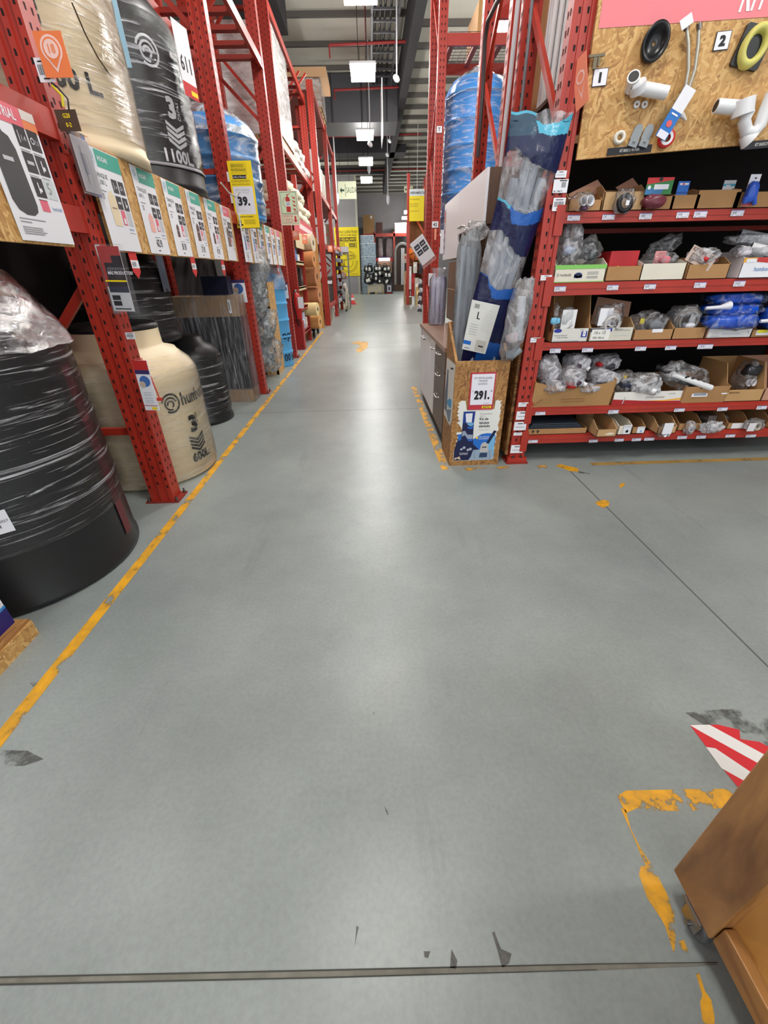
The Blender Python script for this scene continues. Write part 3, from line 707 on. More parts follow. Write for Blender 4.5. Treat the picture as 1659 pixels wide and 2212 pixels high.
# 6 slim light blue tank on the floor, next bay
c = (-1.79, 8.35); R = .28
prof = ribs(R, 1.35, 5) + [(R * .9, 1.42), (R * .6, 1.5), (.1, 1.53), (.001, 1.54)]
t = tank('water_tank', 'slim light blue water tank standing right of the slotted strand board crate', c, R, 0, prof, P(90, 170, 226, .4), False, 'blue tanks')
b = on_cyl(MB(), c, R, -.95, 0); b.text('opt', .0, .48, .14, P(24, 40, 70, .5), .002, True); b.text('00 lts', .0, .10, .12, P(24, 40, 70, .5), .002, True, .8); b.build('printed_mark', t)
MB().lathe([(R + .02, 1.28), (R + .02, 1.4), (R * .8, 1.75), (R * .7, 1.85)], (c[0], c[1], 0), film((236, 240, 250), .15, .6, (4, 4, 4), 1.2), 32).build('film_cap', t)
# second blue tank behind it on the floor line of the rack, beige one behind the beige
# ---- film wrapped package of panels
nb = MB().box((-2.05, 5.80, 1.302), (-1.74, 6.0, 1.50), P(24, 28, 50, .4)); nb.build('navy_carton', None, 'dark navy carton on top of the film wrapped panel package', 'box')
pk = thing('panel_package', 'tall film wrapped package with cardboard ends between tank and second upright', 'package', (-2.05, 5.78, 0))
x0, x1, y0, y1 = -2.42, -1.63, 5.72, 6.02
b = MB(); b.box((x0, y0, 0), (x1, y1, .16), CARD2); b.build('cardboard_base', pk)
b = MB(); b.box((x0, y0, 1.06), (x1, y1, 1.29), CARD2); b.build('cardboard_cap', pk)
b = MB(); b.box((x0 + .03, y0 + .03, .16), (x0 + .25, y1 - .03, 1.06), P(40, 40, 44, .4)); b.box((x0 + .27, y0 + .03, .16), (x0 + .45, y1 - .05, 1.06), P(56, 58, 60, .4)); b.box((x0 + .48, y0 + .06, .16), (x1 - .03, y1 - .03, 1.06), P(30, 30, 34, .4)); b.box((x0 + .46, y0 + .02, .16), (x0 + .475, y1 - .03, 1.06), P(120, 120, 118, .4))
b.build('panels', pk)
b = MB(); b.box((x0 - .01, y0 - .012, .005), (x1 + .012, y1 + .01, 1.30), film((215, 215, 220), .06, .5, (20, 20, 2), 1.4, .1, .9, .44, .72)); b.build('plastic_wrap', pk)
b = MB().facing((x1 - .12, y0 - .016, 1.1)); b.box((0, 0, 0), (.035, .15, .003), WHITE); b.rect(.012, .03, .02, .12, INK, .004); tag(b.build('sticker', pk), 'narrow white barcode sticker')
# ---- slotted strand board crate with bagged grey fittings
sb = thing('slotted_crate', 'strand board crate front with square slots beside the slim blue tank', 'crate', (-1.75, 7.75, 0))
b = MB()
for z0_, z1_ in ((0, .16), (.34, .46), (.64, .76), (.94, 1.06), (1.24, 1.40)): b.box((-2.1, 7.44, z0_), (-1.62, 7.46, z1_), OSBY)
for xx in (-2.1, -1.88, -1.66): b.box((xx, 7.44, 0), (xx + .05, 7.461, 1.40), OSBY)
b.build('front_panel', sb); MB().box((-1.66, 7.46, 0), (-1.62, 7.98, 1.4), OSBX).build('side_panel', sb); MB().box((-2.12, 7.46, 0), (-2.10, 7.98, 1.4), OSBX).build('side_panel', sb)
GB = film((214, 220, 222), .10, .8, (9, 9, 9), 1.6, .1, .9, .42, .7)
GL_ = 'bags of grey pipe fittings hanging by the second upright'
for i, (px, py, sx, sz, ro, lb) in enumerate(((553, 610, .26, .80, -.38, 'uppermost and longest bag of grey pipe fittings hanging beside the second upright'), (556, 655, .30, .55, -.3, 'bag of grey pipe fittings hanging second from the top with an open pipe end'), (572, 705, .32, .5, -.35, 'crinkled bag of grey fittings in the middle of the hanging column'), (578, 762, .42, .58, -.2, 'lowest bag of grey pipe fittings touching the floor beside the crate'))):
    p = onY(px, py, 6.85 + .08 * i)
    r = thing('bag_of_fittings', lb, 'bag', (p.x, p.y, max(.0, p.z - sz / 2)), GL_)
    MB().lump(p, (sx, .22, sz), 3 + i, GB, .22, 24, 18, .7, 1.8, ro).build('plastic_bag', r)
    b = MB(); rn = random.Random(i)
    for k in range(4):
        a = rn.uniform(-.5, .5) + 1.2; d = V((math.cos(a) * .1, 0, -math.sin(a) * .22)) * (sz / .6)
        q = p + V((rn.uniform(-.06, .06), rn.uniform(-.03, .03), rn.uniform(-.12, .12) * sz))
        b.tube([q - d * .6, q + d * .6], .035, PVCG, 10, hollow=.75)
    b.build('pipe_fitting', r)
# ================================================================= signs on the left rack
XS = -1.525
def sheet(px, w, h, u_cut=0.0): return MB()
TEAL = P(70, 166, 146, .5); PINK = P(226, 110, 128, .5); DKSQ = P(62, 56, 60, .5); LG = P(196, 198, 204, .55); BLT = P(90, 130, 180, .5); ORG = P(240, 140, 90, .5)
def mini(b, u, v, s, k):
    """small dark pictogram square with white marks"""
    b.rect(u, v, u + s, v + s * 1.05, DKSQ, .0022)
    if k == 0: b.rect(u + s * .2, v + s * .2, u + s * .26, v + s * .8, WHITE, .003); b.text('1.4', u + s * .36, v + s * .35, s * .26, WHITE, .003)
    elif k == 1: b.ring((u + s * .3, v + s * .5), s * .12, s * .18, WHITE, .003, n=12); b.text('1.1', u + s * .52, v + s * .35, s * .26, WHITE, .003, sx=.8)
    elif k == 2: b.rect(u + s * .2, v + s * .42, u + s * .8, v + s * .6, LG, .003)
    else: b.rect(u + s * .4, v + s * .2, u + s * .5, v + s * .8, WHITE, .003); b.disc((u + s * .6, v + s * .4), s * .12, WHITE, .003, 8)
def tank_icon(b, u, v, w, h, m):
    b.flat([(u, v + .02 * h), (u + .08 * w, v), (u + .92 * w, v), (u + w, v + .02 * h), (u + w, v + .78 * h), (u + .86 * w, v + .90 * h), (u + .70 * w, v + .93 * h), (u + .68 * w, v + h), (u + .32 * w, v + h), (u + .30 * w, v + .93 * h), (u + .14 * w, v + .90 * h), (u, v + .78 * h)], m, .0022)
def poster(y, z0, w, h, title, num, icon, iw, ih, head, label, group, price=None, tanktxt='TANQUE'):
    b = MB().aisle((XS, y, z0)); b.box((0, 0, -.001), (w, h, .001), WHITE)
    a = h / .49
    b.rect(.012, h - .075 * a, .065, h - .012, P(200, 214, 224, .5), .002); b.ring((.038, h - .04 * a), .012, .017, P(130, 160, 176, .5), .003, n=12)
    b.rect(.08, h - .085 * a, w, h - .004, head, .002); b.text('HOGAR' if head is TEAL else 'INDUSTRIAL', .095, h - .055 * a, .022, WHITE, .003, True, .9 if head is TEAL else .6)
    b.text(tanktxt, .025, h - .135 * a, .022, INK, .002); b.text(title, .03, h - .168 * a, .022, INK, .002)
    b.rect(.03, h - .20 * a, .1, h - .195 * a, GREYT, .002); b.ring((.05, h - .225 * a), .014, .017, INK, .002, PI / 4, PI / 4 + 2 * PI, 4); b.text(num, .045, h - .232 * a, .016, INK, .002)
    for k, (u, v) in enumerate(((.175, .19), (.245, .19), (.175, .27), (.245, .27))): mini(b, u * w / .32, h - v * a, .058 * w / .32, k)
    tank_icon(b, .09 * w / .32, .13 * a, iw, ih, icon); b.rect(.09 * w / .32 + iw * .2, .13 * a + ih * .5, .09 * w / .32 + iw * .8, .13 * a + ih * .54, P(150, 130, 110, .5) if icon is TBEI else LG, .003)
    b.rect(.19 * w / .32, .14 * a, .235 * w / .32, .215 * a, PINK, .002); b.rect(.20 * w / .32, .146 * a, .225 * w / .32, .175 * a, WHITE, .003)
    b.rect(.25 * w / .32, .14 * a, .305 * w / .32, .215 * a, LG, .002); b.text('humboldt', .235 * w / .32, .115 * a, .014, BLT, .002, False, .8)
    b.rect(.235 * w / .32, .10 * a, .305 * w / .32, .103 * a, GREYT, .002)
    if price:
        b.text(price, .12 * w / .32, .045 * a, .045, INK, .002, True, .5); b.rect(.12 * w / .32, .10 * a, .2 * w / .32, .104 * a, GREYT, .002); b.rect(.13 * w / .32, .018 * a, .16 * w / .32, .024 * a, INK, .002)
    b.build('tank_poster', None, label, 'poster', group)
def board(y0, y1, z0, z1, label):
    MB().box((-1.56, y0, z0), (-1.53, y1, z1), OSBX).build('strand_board_strip', None, label, 'board')
board(1.2, 2.60, 1.645, 2.15, 'strand board strip under the beam left of the first upright, carrying the large poster')
board(3.01, 5.72, 1.642, 2.145, 'long strand board strip under the tank shelf with six tank posters')
board(6.30, 8.82, 1.638, 2.145, 'far strand board strip right of the second upright with blue tank posters')
def yx(x, y): return onX(x, y, XS).y
G = 'tank posters on the left strand boards'
TBR = P(96, 70, 66, .5)
for (xa, xb, yb, title, num, icon, iw, ih, head, price, lb) in (
    (247, 306, 538, '1,100 L', '7', TBEI, .09, .17, TEAL, None, 'tank poster with big beige tank picture reading 1,100 L, nearest on the long strip'),
    (327.6, 369, 547, '600 L', '5', P(240, 180, 170, .5), .07, .11, TEAL, '602.90', 'tank poster with small pinkish tank picture, second on the long strip'),
    (385, 417.4, 553, '600 L', '3', TBR, .05, .085, TEAL, '301.90', 'tank poster with small dark tank picture, third on the long strip'),
    (429.5, 455, 557, '1,100 L', '4', TBR, .07, .13, TEAL, '571.90', 'tank poster with taller dark tank picture, fourth on the long strip'),
    (464, 485, 560, '750 L', '2', TBR, .055, .095, TEAL, '471.90', 'tank poster with slim dark tank picture, fifth on the long strip'),
    (495, 512, 562.5, '2,500 L', '5', P(120, 104, 100, .5), .10, .18, PINK, None, 'tank poster with pink heading, last on the long strip')):
    y0, y1 = yx(xa, yb), yx(xb, yb + (xb - xa) * .09); poster(y0, 1.648, y1 - y0, .49, title, num, icon, iw, ih, head, lb, G, price)
for (xa, xb, yb, head, lb) in ((531, 546.5, 565, TEAL, 'blue tank poster nearest on the far strip, half behind the fittings bags'), (550.7, 562.4, 567, TEAL, 'blue tank poster second on the far strip'), (566.5, 576, 569, TEAL, 'blue tank poster third on the far strip'), (581, 590, 570, TEAL, 'blue tank poster fourth on the far strip'), (592.5, 599.5, 571, PINK, 'blue tank poster with pink heading, fifth on the far strip'), (602.5, 611, 573, PINK, 'blue tank poster with pink heading, last on the far strip')):
    y0, y1 = yx(xa, yb), yx(xb, yb + (xb - xa) * .09); poster(y0, 1.645, y1 - y0, .49, '1,200 L', '8', P(90, 130, 190, .5), .06, .16, head, lb, G, '611')
# big poster at the far left
b = MB().aisle((XS, 2.225, 1.655)); w, h = .37, .50; b.box((0, 0, -.001), (w, h, .001), WHITE)
b.rect(0, h - .07, .28, h, P(226, 106, 120, .5), .002); b.text('INDUSTRIAL', .03, h - .05, .034, WHITE, .003, True, .75); b.rect(.28, h - .07, w, h, ORG, .002); b.rect(.28, h - .035, w, h, P(226, 216, 210, .5), .003)
for k, (u, v) in enumerate(((.205, .36), (.285, .36), (.205, .27), (.285, .27), (.205, .18))): mini(b, u, v, .07, k if k < 4 else 3); b.rect(u, v - .012, u + .06, v - .009, GREYT, .002)
b.rect(.285, .18, .355, .255, P(206, 214, 214, .5), .002); b.text('5', .295, .2, .045, GREYT, .003); b.rect(.21, .125, .265, .17, PINK, .002); b.text('humboldt', .285, .135, .016, BLT, .002, False, .8)
b.flat([(.03, .15), (.05, .115), (.09, .10), (.14, .10), (.17, .115), (.18, .14), (.17, .34), (.15, .38), (.12, .39), (.115, .405), (.06, .405), (.055, .39), (.03, .38)], P(74, 74, 74, .5), .002); b.rect(.07, .29, .13, .305, LG, .003)
for v, L in ((.082, .17), (.07, .07), (.05, .13), (.042, .13), (.034, .15), (.026, .13)): b.rect(.03, v, .03 + L, v + .004, GREYT, .002)
b.build('tank_poster', None, 'large poster with grey tank and red INDUSTRIAL heading at the left edge', 'poster', G)
# red arrow price flags under the boards
for i, (x, y, p, lb) in enumerate(((286, 545, '43.90', 'red arrow price flag under the nearest poster'), (416, 556, '81.90', 'red arrow price flag under the third poster of the long strip'), (480.5, 562, '77.90', 'red arrow price flag under the fifth poster of the long strip'), (600.5, 573, '65.90', 'small red arrow price flag under the far strip'))):
    q = onX(x, y, XS); b = MB().aisle((XS - .006, q.y - .05, 1.655 if i < 3 else 1.65)); F = P(206, 50, 46, .45)
    b.prism([(0, 0), (0, -.12), (.05, -.16), (.10, -.12), (.10, 0)], 0, .002, F); b.rect(.0, -.10, .10, -.055, WHITE, .003); b.text(p, .01, -.09, .025, INK, .004, True, .6)
    b.build('price_flag', None, lb, 'price tag', 'red arrow price flags')
# clear sign holder at the first upright
ah = thing('sign_holder', 'clear acrylic holder with a grey printed page on the first upright', 'sign holder', (-1.50, 2.88, 1.9))
b = MB().aisle((-1.52, 2.835, 1.905)); AC = film((235, 232, 236), .03, .12, (3, 3, 3), 1, .08, .1)
b.box((-.006, -.006, 0), (.165, .26, .022), AC); b.build('acrylic_case', ah)
b = MB().aisle((-1.512, 2.84, 1.91)); b.box((0, 0, 0), (.15, .235, .004), P(228, 226, 228, .5)); b.rect(.04, .08, .08, .17, LG, .005); b.rect(.05, .04, .055, .2, GREYT, .005); b.rect(.1, .03, .104, .17, LG, .005); b.build('paper', ah)
# tags on the first upright
YF = 2.835
def card(name, px, Y, label, cat, group, m, draw, t=.003, dz=0):
    """flat card facing the camera side, spanned by its photographed lower left and upper right corner"""
    a, c = onY(*px[0], Y), onY(*px[1], Y); w, h = c.x - a.x, c.z - a.z
    b = MB().facing((a.x, Y, a.z)); b.box((0, 0, -t), (w, h, 0), m); draw(b, w, h); return b.build(name, None, label, cat, group)
OR2 = P(238, 128, 72, .5); PK = P(246, 206, 196, .5)
def pin(num):
    def d(b, w, h):
        r = w * .30; c = (w / 2, h * .62)
        b.disc(c, r * 1.25, PK, .001); b.flat([(c[0] - r * 1.15, c[1] - r * .4), (c[0], h * .10), (c[0] + r * 1.15, c[1] - r * .4)], PK, .0013); b.disc(c, r * 1.02, OR2, .002); b.flat([(c[0] - r * .9, c[1] - r * .5), (c[0], h * .2), (c[0] + r * .9, c[1] - r * .5)], OR2, .0024); b.disc(c, r * .85, PK, .0032)
        if num: b.text(num, c[0], c[1] - r * .35, r * .75, ORG, .0042, True, .9, 'c')
    return d
card('aisle_tag', ((100, 168), (130, 66)), 2.79, 'orange tag with a map pin reading 18 on the first upright', 'tag', 'orange map pin tags', OR2, pin('18'))
def barc(b, w, h):
    rn = random.Random(int(w * 1e5))
    u = w * .12
    while u < w * .85:
        k = rn.uniform(.008, .03) * w * 1.6; b.rect(u, h * .3, u + k, h * .72, INK, .0006); u += k * 2
    b.rect(w * .2, h * .82, w * .8, h * .88, INK, .0006); b.rect(w * .3, h * .12, w * .7, h * .18, INK, .0006)
card('paper_label', ((88, 178), (104, 124)), 2.80, 'white paper label with dark print left of the orange tag', 'label', None, WHITE, barc)
b = MB().tube([(-1.50, 2.80, 2.32), (-1.47, 2.79, 2.30), (-1.44, 2.79, 2.26), (-1.45, 2.79, 2.22)], .004, BLACK, 6); b.tube([(-1.50, 2.80, 2.31), (-1.46, 2.785, 2.27), (-1.47, 2.785, 2.23)], .006, P(206, 190, 30, .4), 6); b.build('key_cord', None, 'black and yellow cord hanging below the orange tag', 'cord')
def g20(b, w, h): b.text('G20', w / 2, h * .62, h * .2, YEL, .001, True, .85, 'c'); b.text('0-2', w / 2, h * .2, h * .2, YEL, .001, True, .85, 'c')
card('location_plate', ((131, 284), (162, 236)), 2.79, 'dark brown plate with yellow G20 0-2 on the first upright', 'plate', None, P(74, 58, 44, .5), g20)
lh = thing('leaflet_holder', 'tilted clear leaflet box asking for MAS PRODUCTOS on the first upright', 'leaflet holder', (-1.46, 2.8, 1.3))
b = MB().frame((-1.545, 2.815, 1.325), (.97, -.12, -.03), (.12, 0, 1))
b.box((-.006, -.01, -.03), (.136, .345, .012), film((232, 226, 236), .03, .10, (3, 3, 3), 1, .08, .1)); b.build('acrylic_case', lh)
b = MB().frame((-1.545, 2.81, 1.33), (.97, -.12, -.03), (.12, 0, 1)); CO = P(206, 70, 66, .5); DKB = P(40, 38, 44, .5); NV = P(52, 60, 84, .5)
b.box((0, 0, 0), (.13, .33, .004), P(238, 238, 240, .5)); b.rect(.0, .13, .13, .33, CO, .005); b.flat([(.02, .13), (.02, .25), (.07, .25), (.07, .285), (.13, .285), (.13, .13)], DKB, .006); b.rect(0, .155, .13, .163, YEL, .007); b.rect(.01, .10, .13, .155, NV, .006)
b.text('¿ESTAS BUSCANDO', .03, .215, .012, GREYT, .007, False, .8); b.text('MÁS PRODUCTOS?', .028, .192, .016, WHITE, .007, True, .75)
for v in (.06, .03): b.rect(.015, v, .065, v + .025, INK, .006)
b.rect(.015, .01, .115, .016, INK, .006)
b.build('leaflet', lh)
card('paper_label', ((274, 733), (289, 718)), 2.83, 'small white barcode label on the first upright above the hanging brochure', 'label', None, WHITE, barc)
br = thing('hanging_brochure', 'brochure with blue pump picture hanging on wire from the first upright', 'brochure', (-1.47, 2.8, .7))
b = MB().frame((-1.535, 2.80, .73), (.95, -.1, -.03), (.06, 0, 1)); b.box((0, 0, 0), (.095, .32, .008), WHITE); b.rect(0, .26, .095, .32, P(190, 46, 44, .5), .009); b.rect(0, .235, .095, .26, P(60, 50, 100, .5), .009); b.disc((.05, .19), .035, P(70, 110, 180, .5), .009); b.disc((.03, .17), .02, P(200, 180, 160, .5), .010)
for v in (.05, .065, .08, .1, .115): b.rect(.02, v, .075, v + .005, LG, .009)
b.rect(.0, .03, .095, .034, P(190, 46, 44, .5), .009); b.rect(.05, .005, .085, .022, YEL, .009); b.build('leaflet', br)
MB().tube([(-1.53, 2.795, 1.05), (-1.46, 2.79, 1.06), (-1.44, 2.79, .98), (-1.425, 2.79, .85), (-1.42, 2.79, .80)], .004, P(196, 60, 50, .5), 6).build('wire', br)
MB().box((-1.44, 2.785, .79), (-1.405, 2.795, .81), P(196, 60, 50, .5)).build('clip', br)
def pumpcard(b, w, h): b.rect(0, h * .86, w, h, P(60, 50, 100, .5), .0008); b.disc((w * .55, h * .62), w * .3, P(60, 100, 170, .5), .0008); b.disc((w * .35, h * .55), w * .18, P(190, 170, 150, .5), .0016); b.rect(w * .1, h * .06, w * .5, h * .1, P(190, 46, 44, .5), .0008); [b.rect(w * .15, h * (.2 + .05 * k), w * .8, h * (.215 + .05 * k), LG, .0008) for k in range(4)]
card('hanging_brochure', ((503, 654), (527, 604)), 6.10, 'white brochure with blue pump picture on the second upright', 'brochure', None, WHITE, pumpcard)
card('hanging_brochure', ((611, 645), (620, 610)), 9.04, 'small white pump brochure on the third upright behind the slim blue tank', 'brochure', None, WHITE, pumpcard)
# chains
b = MB(); pts = [onX(155, 5, -1.5) + V((0, 0, 0)), onX(185, 75, -1.5), onX(212, 125, -1.5), onX(240, 165, -1.5)]
b.tube(pts, .004, P(90, 80, 60, .4, .6), 5); b.build('chain', None, 'thin dark chain hanging in front of the beige upper tank', 'chain')
b = MB(); b.tube([(-1.50, 5.42, 2.33), (-1.48, 5.6, 2.27), (-1.48, 5.85, 2.27), (-1.50, 6.12, 2.36)], .008, P(200, 200, 190, .5), 6); b.build('chain', None, 'pale chain slung from the black upper tank to the second upright', 'chain')
# yellow service sign and extinguisher sign
def serv(b, w, h):
    b.rect(0, 0, w, .006, INK); b.rect(w * .12, h * .80, w * .78, h * .97, P(226, 198, 20, .5), .0008)
    b.text('SERVICIOS', w * .12, h * .91, h * .042, INK, .0015, False, .8); b.text('PROFESIONALES', w * .12, h * .855, h * .034, INK, .0015, False, .72)
    b.rect(w * .14, h * .745, w * .72, h * .80, INK, .001); b.text('Confía en Maestros!', w * .43, h * .76, h * .026, WHITE, .002, False, .85, 'c')
    b.text('LO INSTALAMOS POR TI', w * .45, h * .695, h * .034, INK, .0015, False, .62, 'c'); b.text('SERVICIO DE INSTALACION', w * .45, h * .655, h * .022, INK, .0015, False, .8, 'c')
    b.rect(.02, h * .22, w * .92, h * .635, P(222, 222, 232, .5), .001); b.text('VISITA TECNICA', w * .47, h * .565, h * .034, GREYT, .002, False, .75, 'c'); b.text('BOMBAS Y TANQUES', w * .47, h * .535, h * .018, GREYT, .002, False, .9, 'c')
    b.heavy('39.', w * .47, h * .36, h * .12, INK, .002, 1.0, 'c'); b.rect(w * .15, h * .26, w * .7, h * .265, LG, .002); b.rect(w * .15, h * .28, w * .5, h * .285, LG, .002)
    b.text('Condiciones de Instalacion', w * .47, h * .175, h * .026, INK, .0015, True, .62, 'c'); b.rect(w * .1, h * .08, w * .22, h * .13, INK); b.rect(w * .06, h * .045, w * .28, h * .075, P(70, 60, 30, .5))
    for k in range(4): b.rect(w * .34, h * (.07 + .02 * k), w * .84, h * (.077 + .02 * k), P(150, 128, 30, .5))
a = thing('service_sign', 'tall yellow sign reading SERVICIOS PROFESIONALES 39. on the second upright', 'sign', (-1.43, 6.08, 2.0))
b = MB().facing((-1.575, 6.08, 1.99)); b.box((0, 0, -.004), (.27, .635, 0), YEL); serv(b, .27, .635); b.build('panel', a)
sc = MB().facing((-1.60, 6.085, 1.99))
for k in range(3): sc.box((0, .05 + .2 * k, -.003), (.035, .14 + .2 * k, 0), WHITE)
tag(sc.build('label_strip', a), 'white paper labels along the edge', kind='stuff')
a = thing('extinguisher_sign', 'pale green extinguisher sign numbered 23 with red down arrow', 'sign', (-1.37, 9.02, 2.26))
b = MB().facing((-1.535, 9.02, 2.265)); w, h = .325, .49; GR = P(206, 226, 190, .5); SR = P(186, 44, 40, .5); CRM = P(228, 224, 196, .5)
b.box((0, 0, -.004), (w, h, 0), CRM); b.rect(.02, .165, w - .025, h - .015, INK, .0008); b.rect(.026, .172, w - .031, h - .022, GR, .0016)
b.flat([(.11, .19), (.185, .19), (.185, .38), (.165, .405), (.155, .405), (.155, .43), (.135, .43), (.135, .405), (.12, .4), (.11, .38)], SR, .0024); b.flat([(.135, .43), (.20, .445), (.20, .452), (.13, .442)], SR, .0024); b.rect(.11, .27, .185, .34, WHITE, .003); b.text('23', .147, .287, .04, INK, .004, True, 1, 'c')
b.ring((.135, .33), .07, .077, SR, .0024, PI * .55, PI * 1.35, 12)
for k in range(4): b.flat([(.215, .42 - .055 * k), (.24, .385 - .055 * k), (.275, .37 - .055 * k), (.272, .40 - .055 * k), (.25, .40 - .055 * k)], SR, .0024)
b.text('PQS', .235, .182, .022, SR, .0024, True); b.rect(.02, .02, w - .025, .152, INK, .0008); b.rect(.024, .024, w - .029, .148, CRM, .0016); b.text('EXTINTOR', .04, .115, .024, SR, .0024, True, .95)
b.rect(.04, .035, .20, .095, SR, .0024); 
for k, t in enumerate('105'): b.rect(.045 + .052 * k, .04, .09 + .052 * k, .09, CRM, .0032); b.text(t, .058 + .052 * k, .048, .036, SR, .004)
b.flat([(.235, .13), (.265, .13), (.265, .075), (.285, .075), (.25, .03), (.215, .075), (.235, .075)], SR, .0024); b.build('panel', a)
# pump box on strand board platform, bottom left
ob = onZ(57, 1330, .14); 
pb = thing('strand_board_platform', 'low strand board platform at the left edge of the view', 'platform', (-1.9, 1.25, 0))
c1, c0 = V((-1.665, 1.49, 0)), V((-1.68, .95, 0))
b = MB(); b.box((-2.25, .95, 0), (-1.68, 1.505, .085), OSBX); b.build('base_board', pb)
b = MB(); b.box((-2.25, .95, .085), (-1.685, 1.50, .10), OSBS); b.build('top_board', pb)
PU = P(40, 34, 110, .4)
b = MB().box((-2.2, 1.06, .10), (-1.735, 1.48, .42), P(232, 232, 238, .4)); 
b.box((-2.201, 1.059, .10), (-1.734, 1.481, .16), PU); b.aisle((-1.7335, 1.04, .10)); b.flat([(0, .06), (.44, .06), (.44, .11), (.36, .10), (.2, .07), (0, .065)], P(60, 140, 210, .4), .0006); b.flat([(.36, .06), (.44, .06), (.44, .095), (.38, .09)], PU, .001)
b.text('3', .36, .20, .05, INK, .001); b.rect(.34, .19, .345, .26, INK); b.rect(.41, .19, .412, .26, INK); b.text('BOMBA', .18, .27, .03, INK, .001); b.disc((.30, .11), .06, P(30, 50, 80, .4), .0014, 20, 1.1); b.rect(.2, .06, .28, .13, P(50, 80, 120, .4), .0012)
b.M = Matrix.Identity(4); b.box((-2.2, 1.06, .42), (-1.735, 1.48, .425), PU)
b.build('pump_box', None, 'white and dark blue pump carton standing on the strand board platform', 'box')
# ================================================================= right hand shelf rack (faces the camera)
YF1 = 3.39
def post_y(b, x0, y, h, w=.13, d=.09, holes=True):
    """post whose broad perforated face looks at the camera"""
    b.box((x0, y, 0), (x0 + w, y + d, h), RED); b.box((x0, y - .008, .01), (x0 + w * .2, y, h), RED); b.box((x0 + w * .8, y - .008, .01), (x0 + w, y, h), RED); b.box((x0 + w * .42, y - .005, .01), (x0 + w * .58, y, h), RED)
    if holes:
        for i in range(int(h / .075)):
            z = .12 + i * .075
            for u, yy in ((.31, y), (.69, y)):
                X = x0 + w * u
                b.mesh([(X - .005, yy - .001, z), (X + .005, yy - .001, z), (X + .0068, yy - .001, z + .026), (X - .0068, yy - .001, z + .026)], [(0, 1, 2, 3)], HOLE)
            for u in (.3, .7):
                Y = y + d * u; b.mesh([(x0 - .001, Y - .006, z), (x0 - .001, Y + .006, z), (x0 - .001, Y + .008, z + .03), (x0 - .001, Y - .008, z + .03)], [(3, 2, 1, 0)], HOLE)
def frame_y(root, x, ya, yb, h, z0=.35, step=.95):
    z = z0; k = 0
    while z < h - .3:
        b = MB(); b.beam((x, ya, z), (x, yb, z + step * .95) if k % 2 == 0 else (x, ya, z + step * .95), .03, .045, RED) if k % 2 == 0 else b.beam((x, yb, z), (x, ya, z + step * .95), .03, .045, RED)
        b.build('brace', root); z += step; k += 1
def ybeam(root, x0, x1, y, zt, h=.075, w=.05):
    b = MB().box((x0, y, zt - h), (x1, y + w, zt), RED).box((x0, y + .012, zt), (x1, y + w, zt + .012), RED)
    b.box((x0, y - .004, zt - h * .42), (x1, y, zt - .004), RED)
    for xx in (x0, x1): b.box((xx - .05, y - .006, zt - h - .07), (xx + .01, y + .002, zt + .05), RED)
    return b.build('beam', root)
HR1 = 5.2
ra = thing('shelf_rack', 'red shelf rack on the right with five shelves of plumbing kits', 'rack', (2.6, 3.9, 0))
XR = 4.15
for x in (1.195, XR):
    for y in (3.40, 4.42):
        b = MB(); post_y(b, x, y, HR1, holes=(x < 2)); b.build('upright', ra)
        fp = MB().box((x - .03, y - .05, 0), (x + .16, y + .12, .012), REDD); fp.prism([(x - .02, y - .03), (x + .15, y - .03), (x + .135, y + .09), (x - .005, y + .09)], .012, .05, RED)
        for q in (.03, .10): fp.lathe([(0, .062), (.012, .062), (.014, .05)], (x + q, y - .018, 0), P(60, 50, 48, .5, .5), 8)
        fp.build('base_plate', ra)
    frame_y(ra, x + .06, 3.49, 4.42, HR1)
SH = [.25, .494, 1.0, 1.41, 1.83]
for z, zb in zip(SH, (.174, .427, .945, 1.326, 1.765)):
    ybeam(ra, 1.325, XR, YF1, z - .012, z - zb - .012); b = MB().box((1.33, 4.42, zb), (XR, 4.47, z), RED); b.build('beam', ra)
    MB().box((1.30, YF1 + .05, z - .03), (XR + .02, 4.42, z - .004), P(70, 58, 50, .85)).build('shelf_board', ra)
MB().box((1.2, 4.475, .1), (XR + .1, 4.485, 2.4), P(26, 22, 20, .9)).build('shade_sheet', ra)  # near-black sheet added, its colour stands for the shade inside the shelves
ybeam(ra, 1.325, XR, YF1 + .02, 2.55, .1); b = MB().box((1.33, 4.42, 2.45), (XR, 4.47, 2.55), RED); b.build('beam', ra)
b = MB(); b.box((1.30, 3.46, 2.52), (XR, 4.42, 2.545), P(80, 60, 50, .85)); b.build('shelf_board', ra)
b = MB().box((1.168, 3.43, .06), (1.190, 4.44, 1.425), osb(((70, 44, 22), (130, 88, 44), (176, 130, 76)), 'x')); b.build('end_panel', ra)
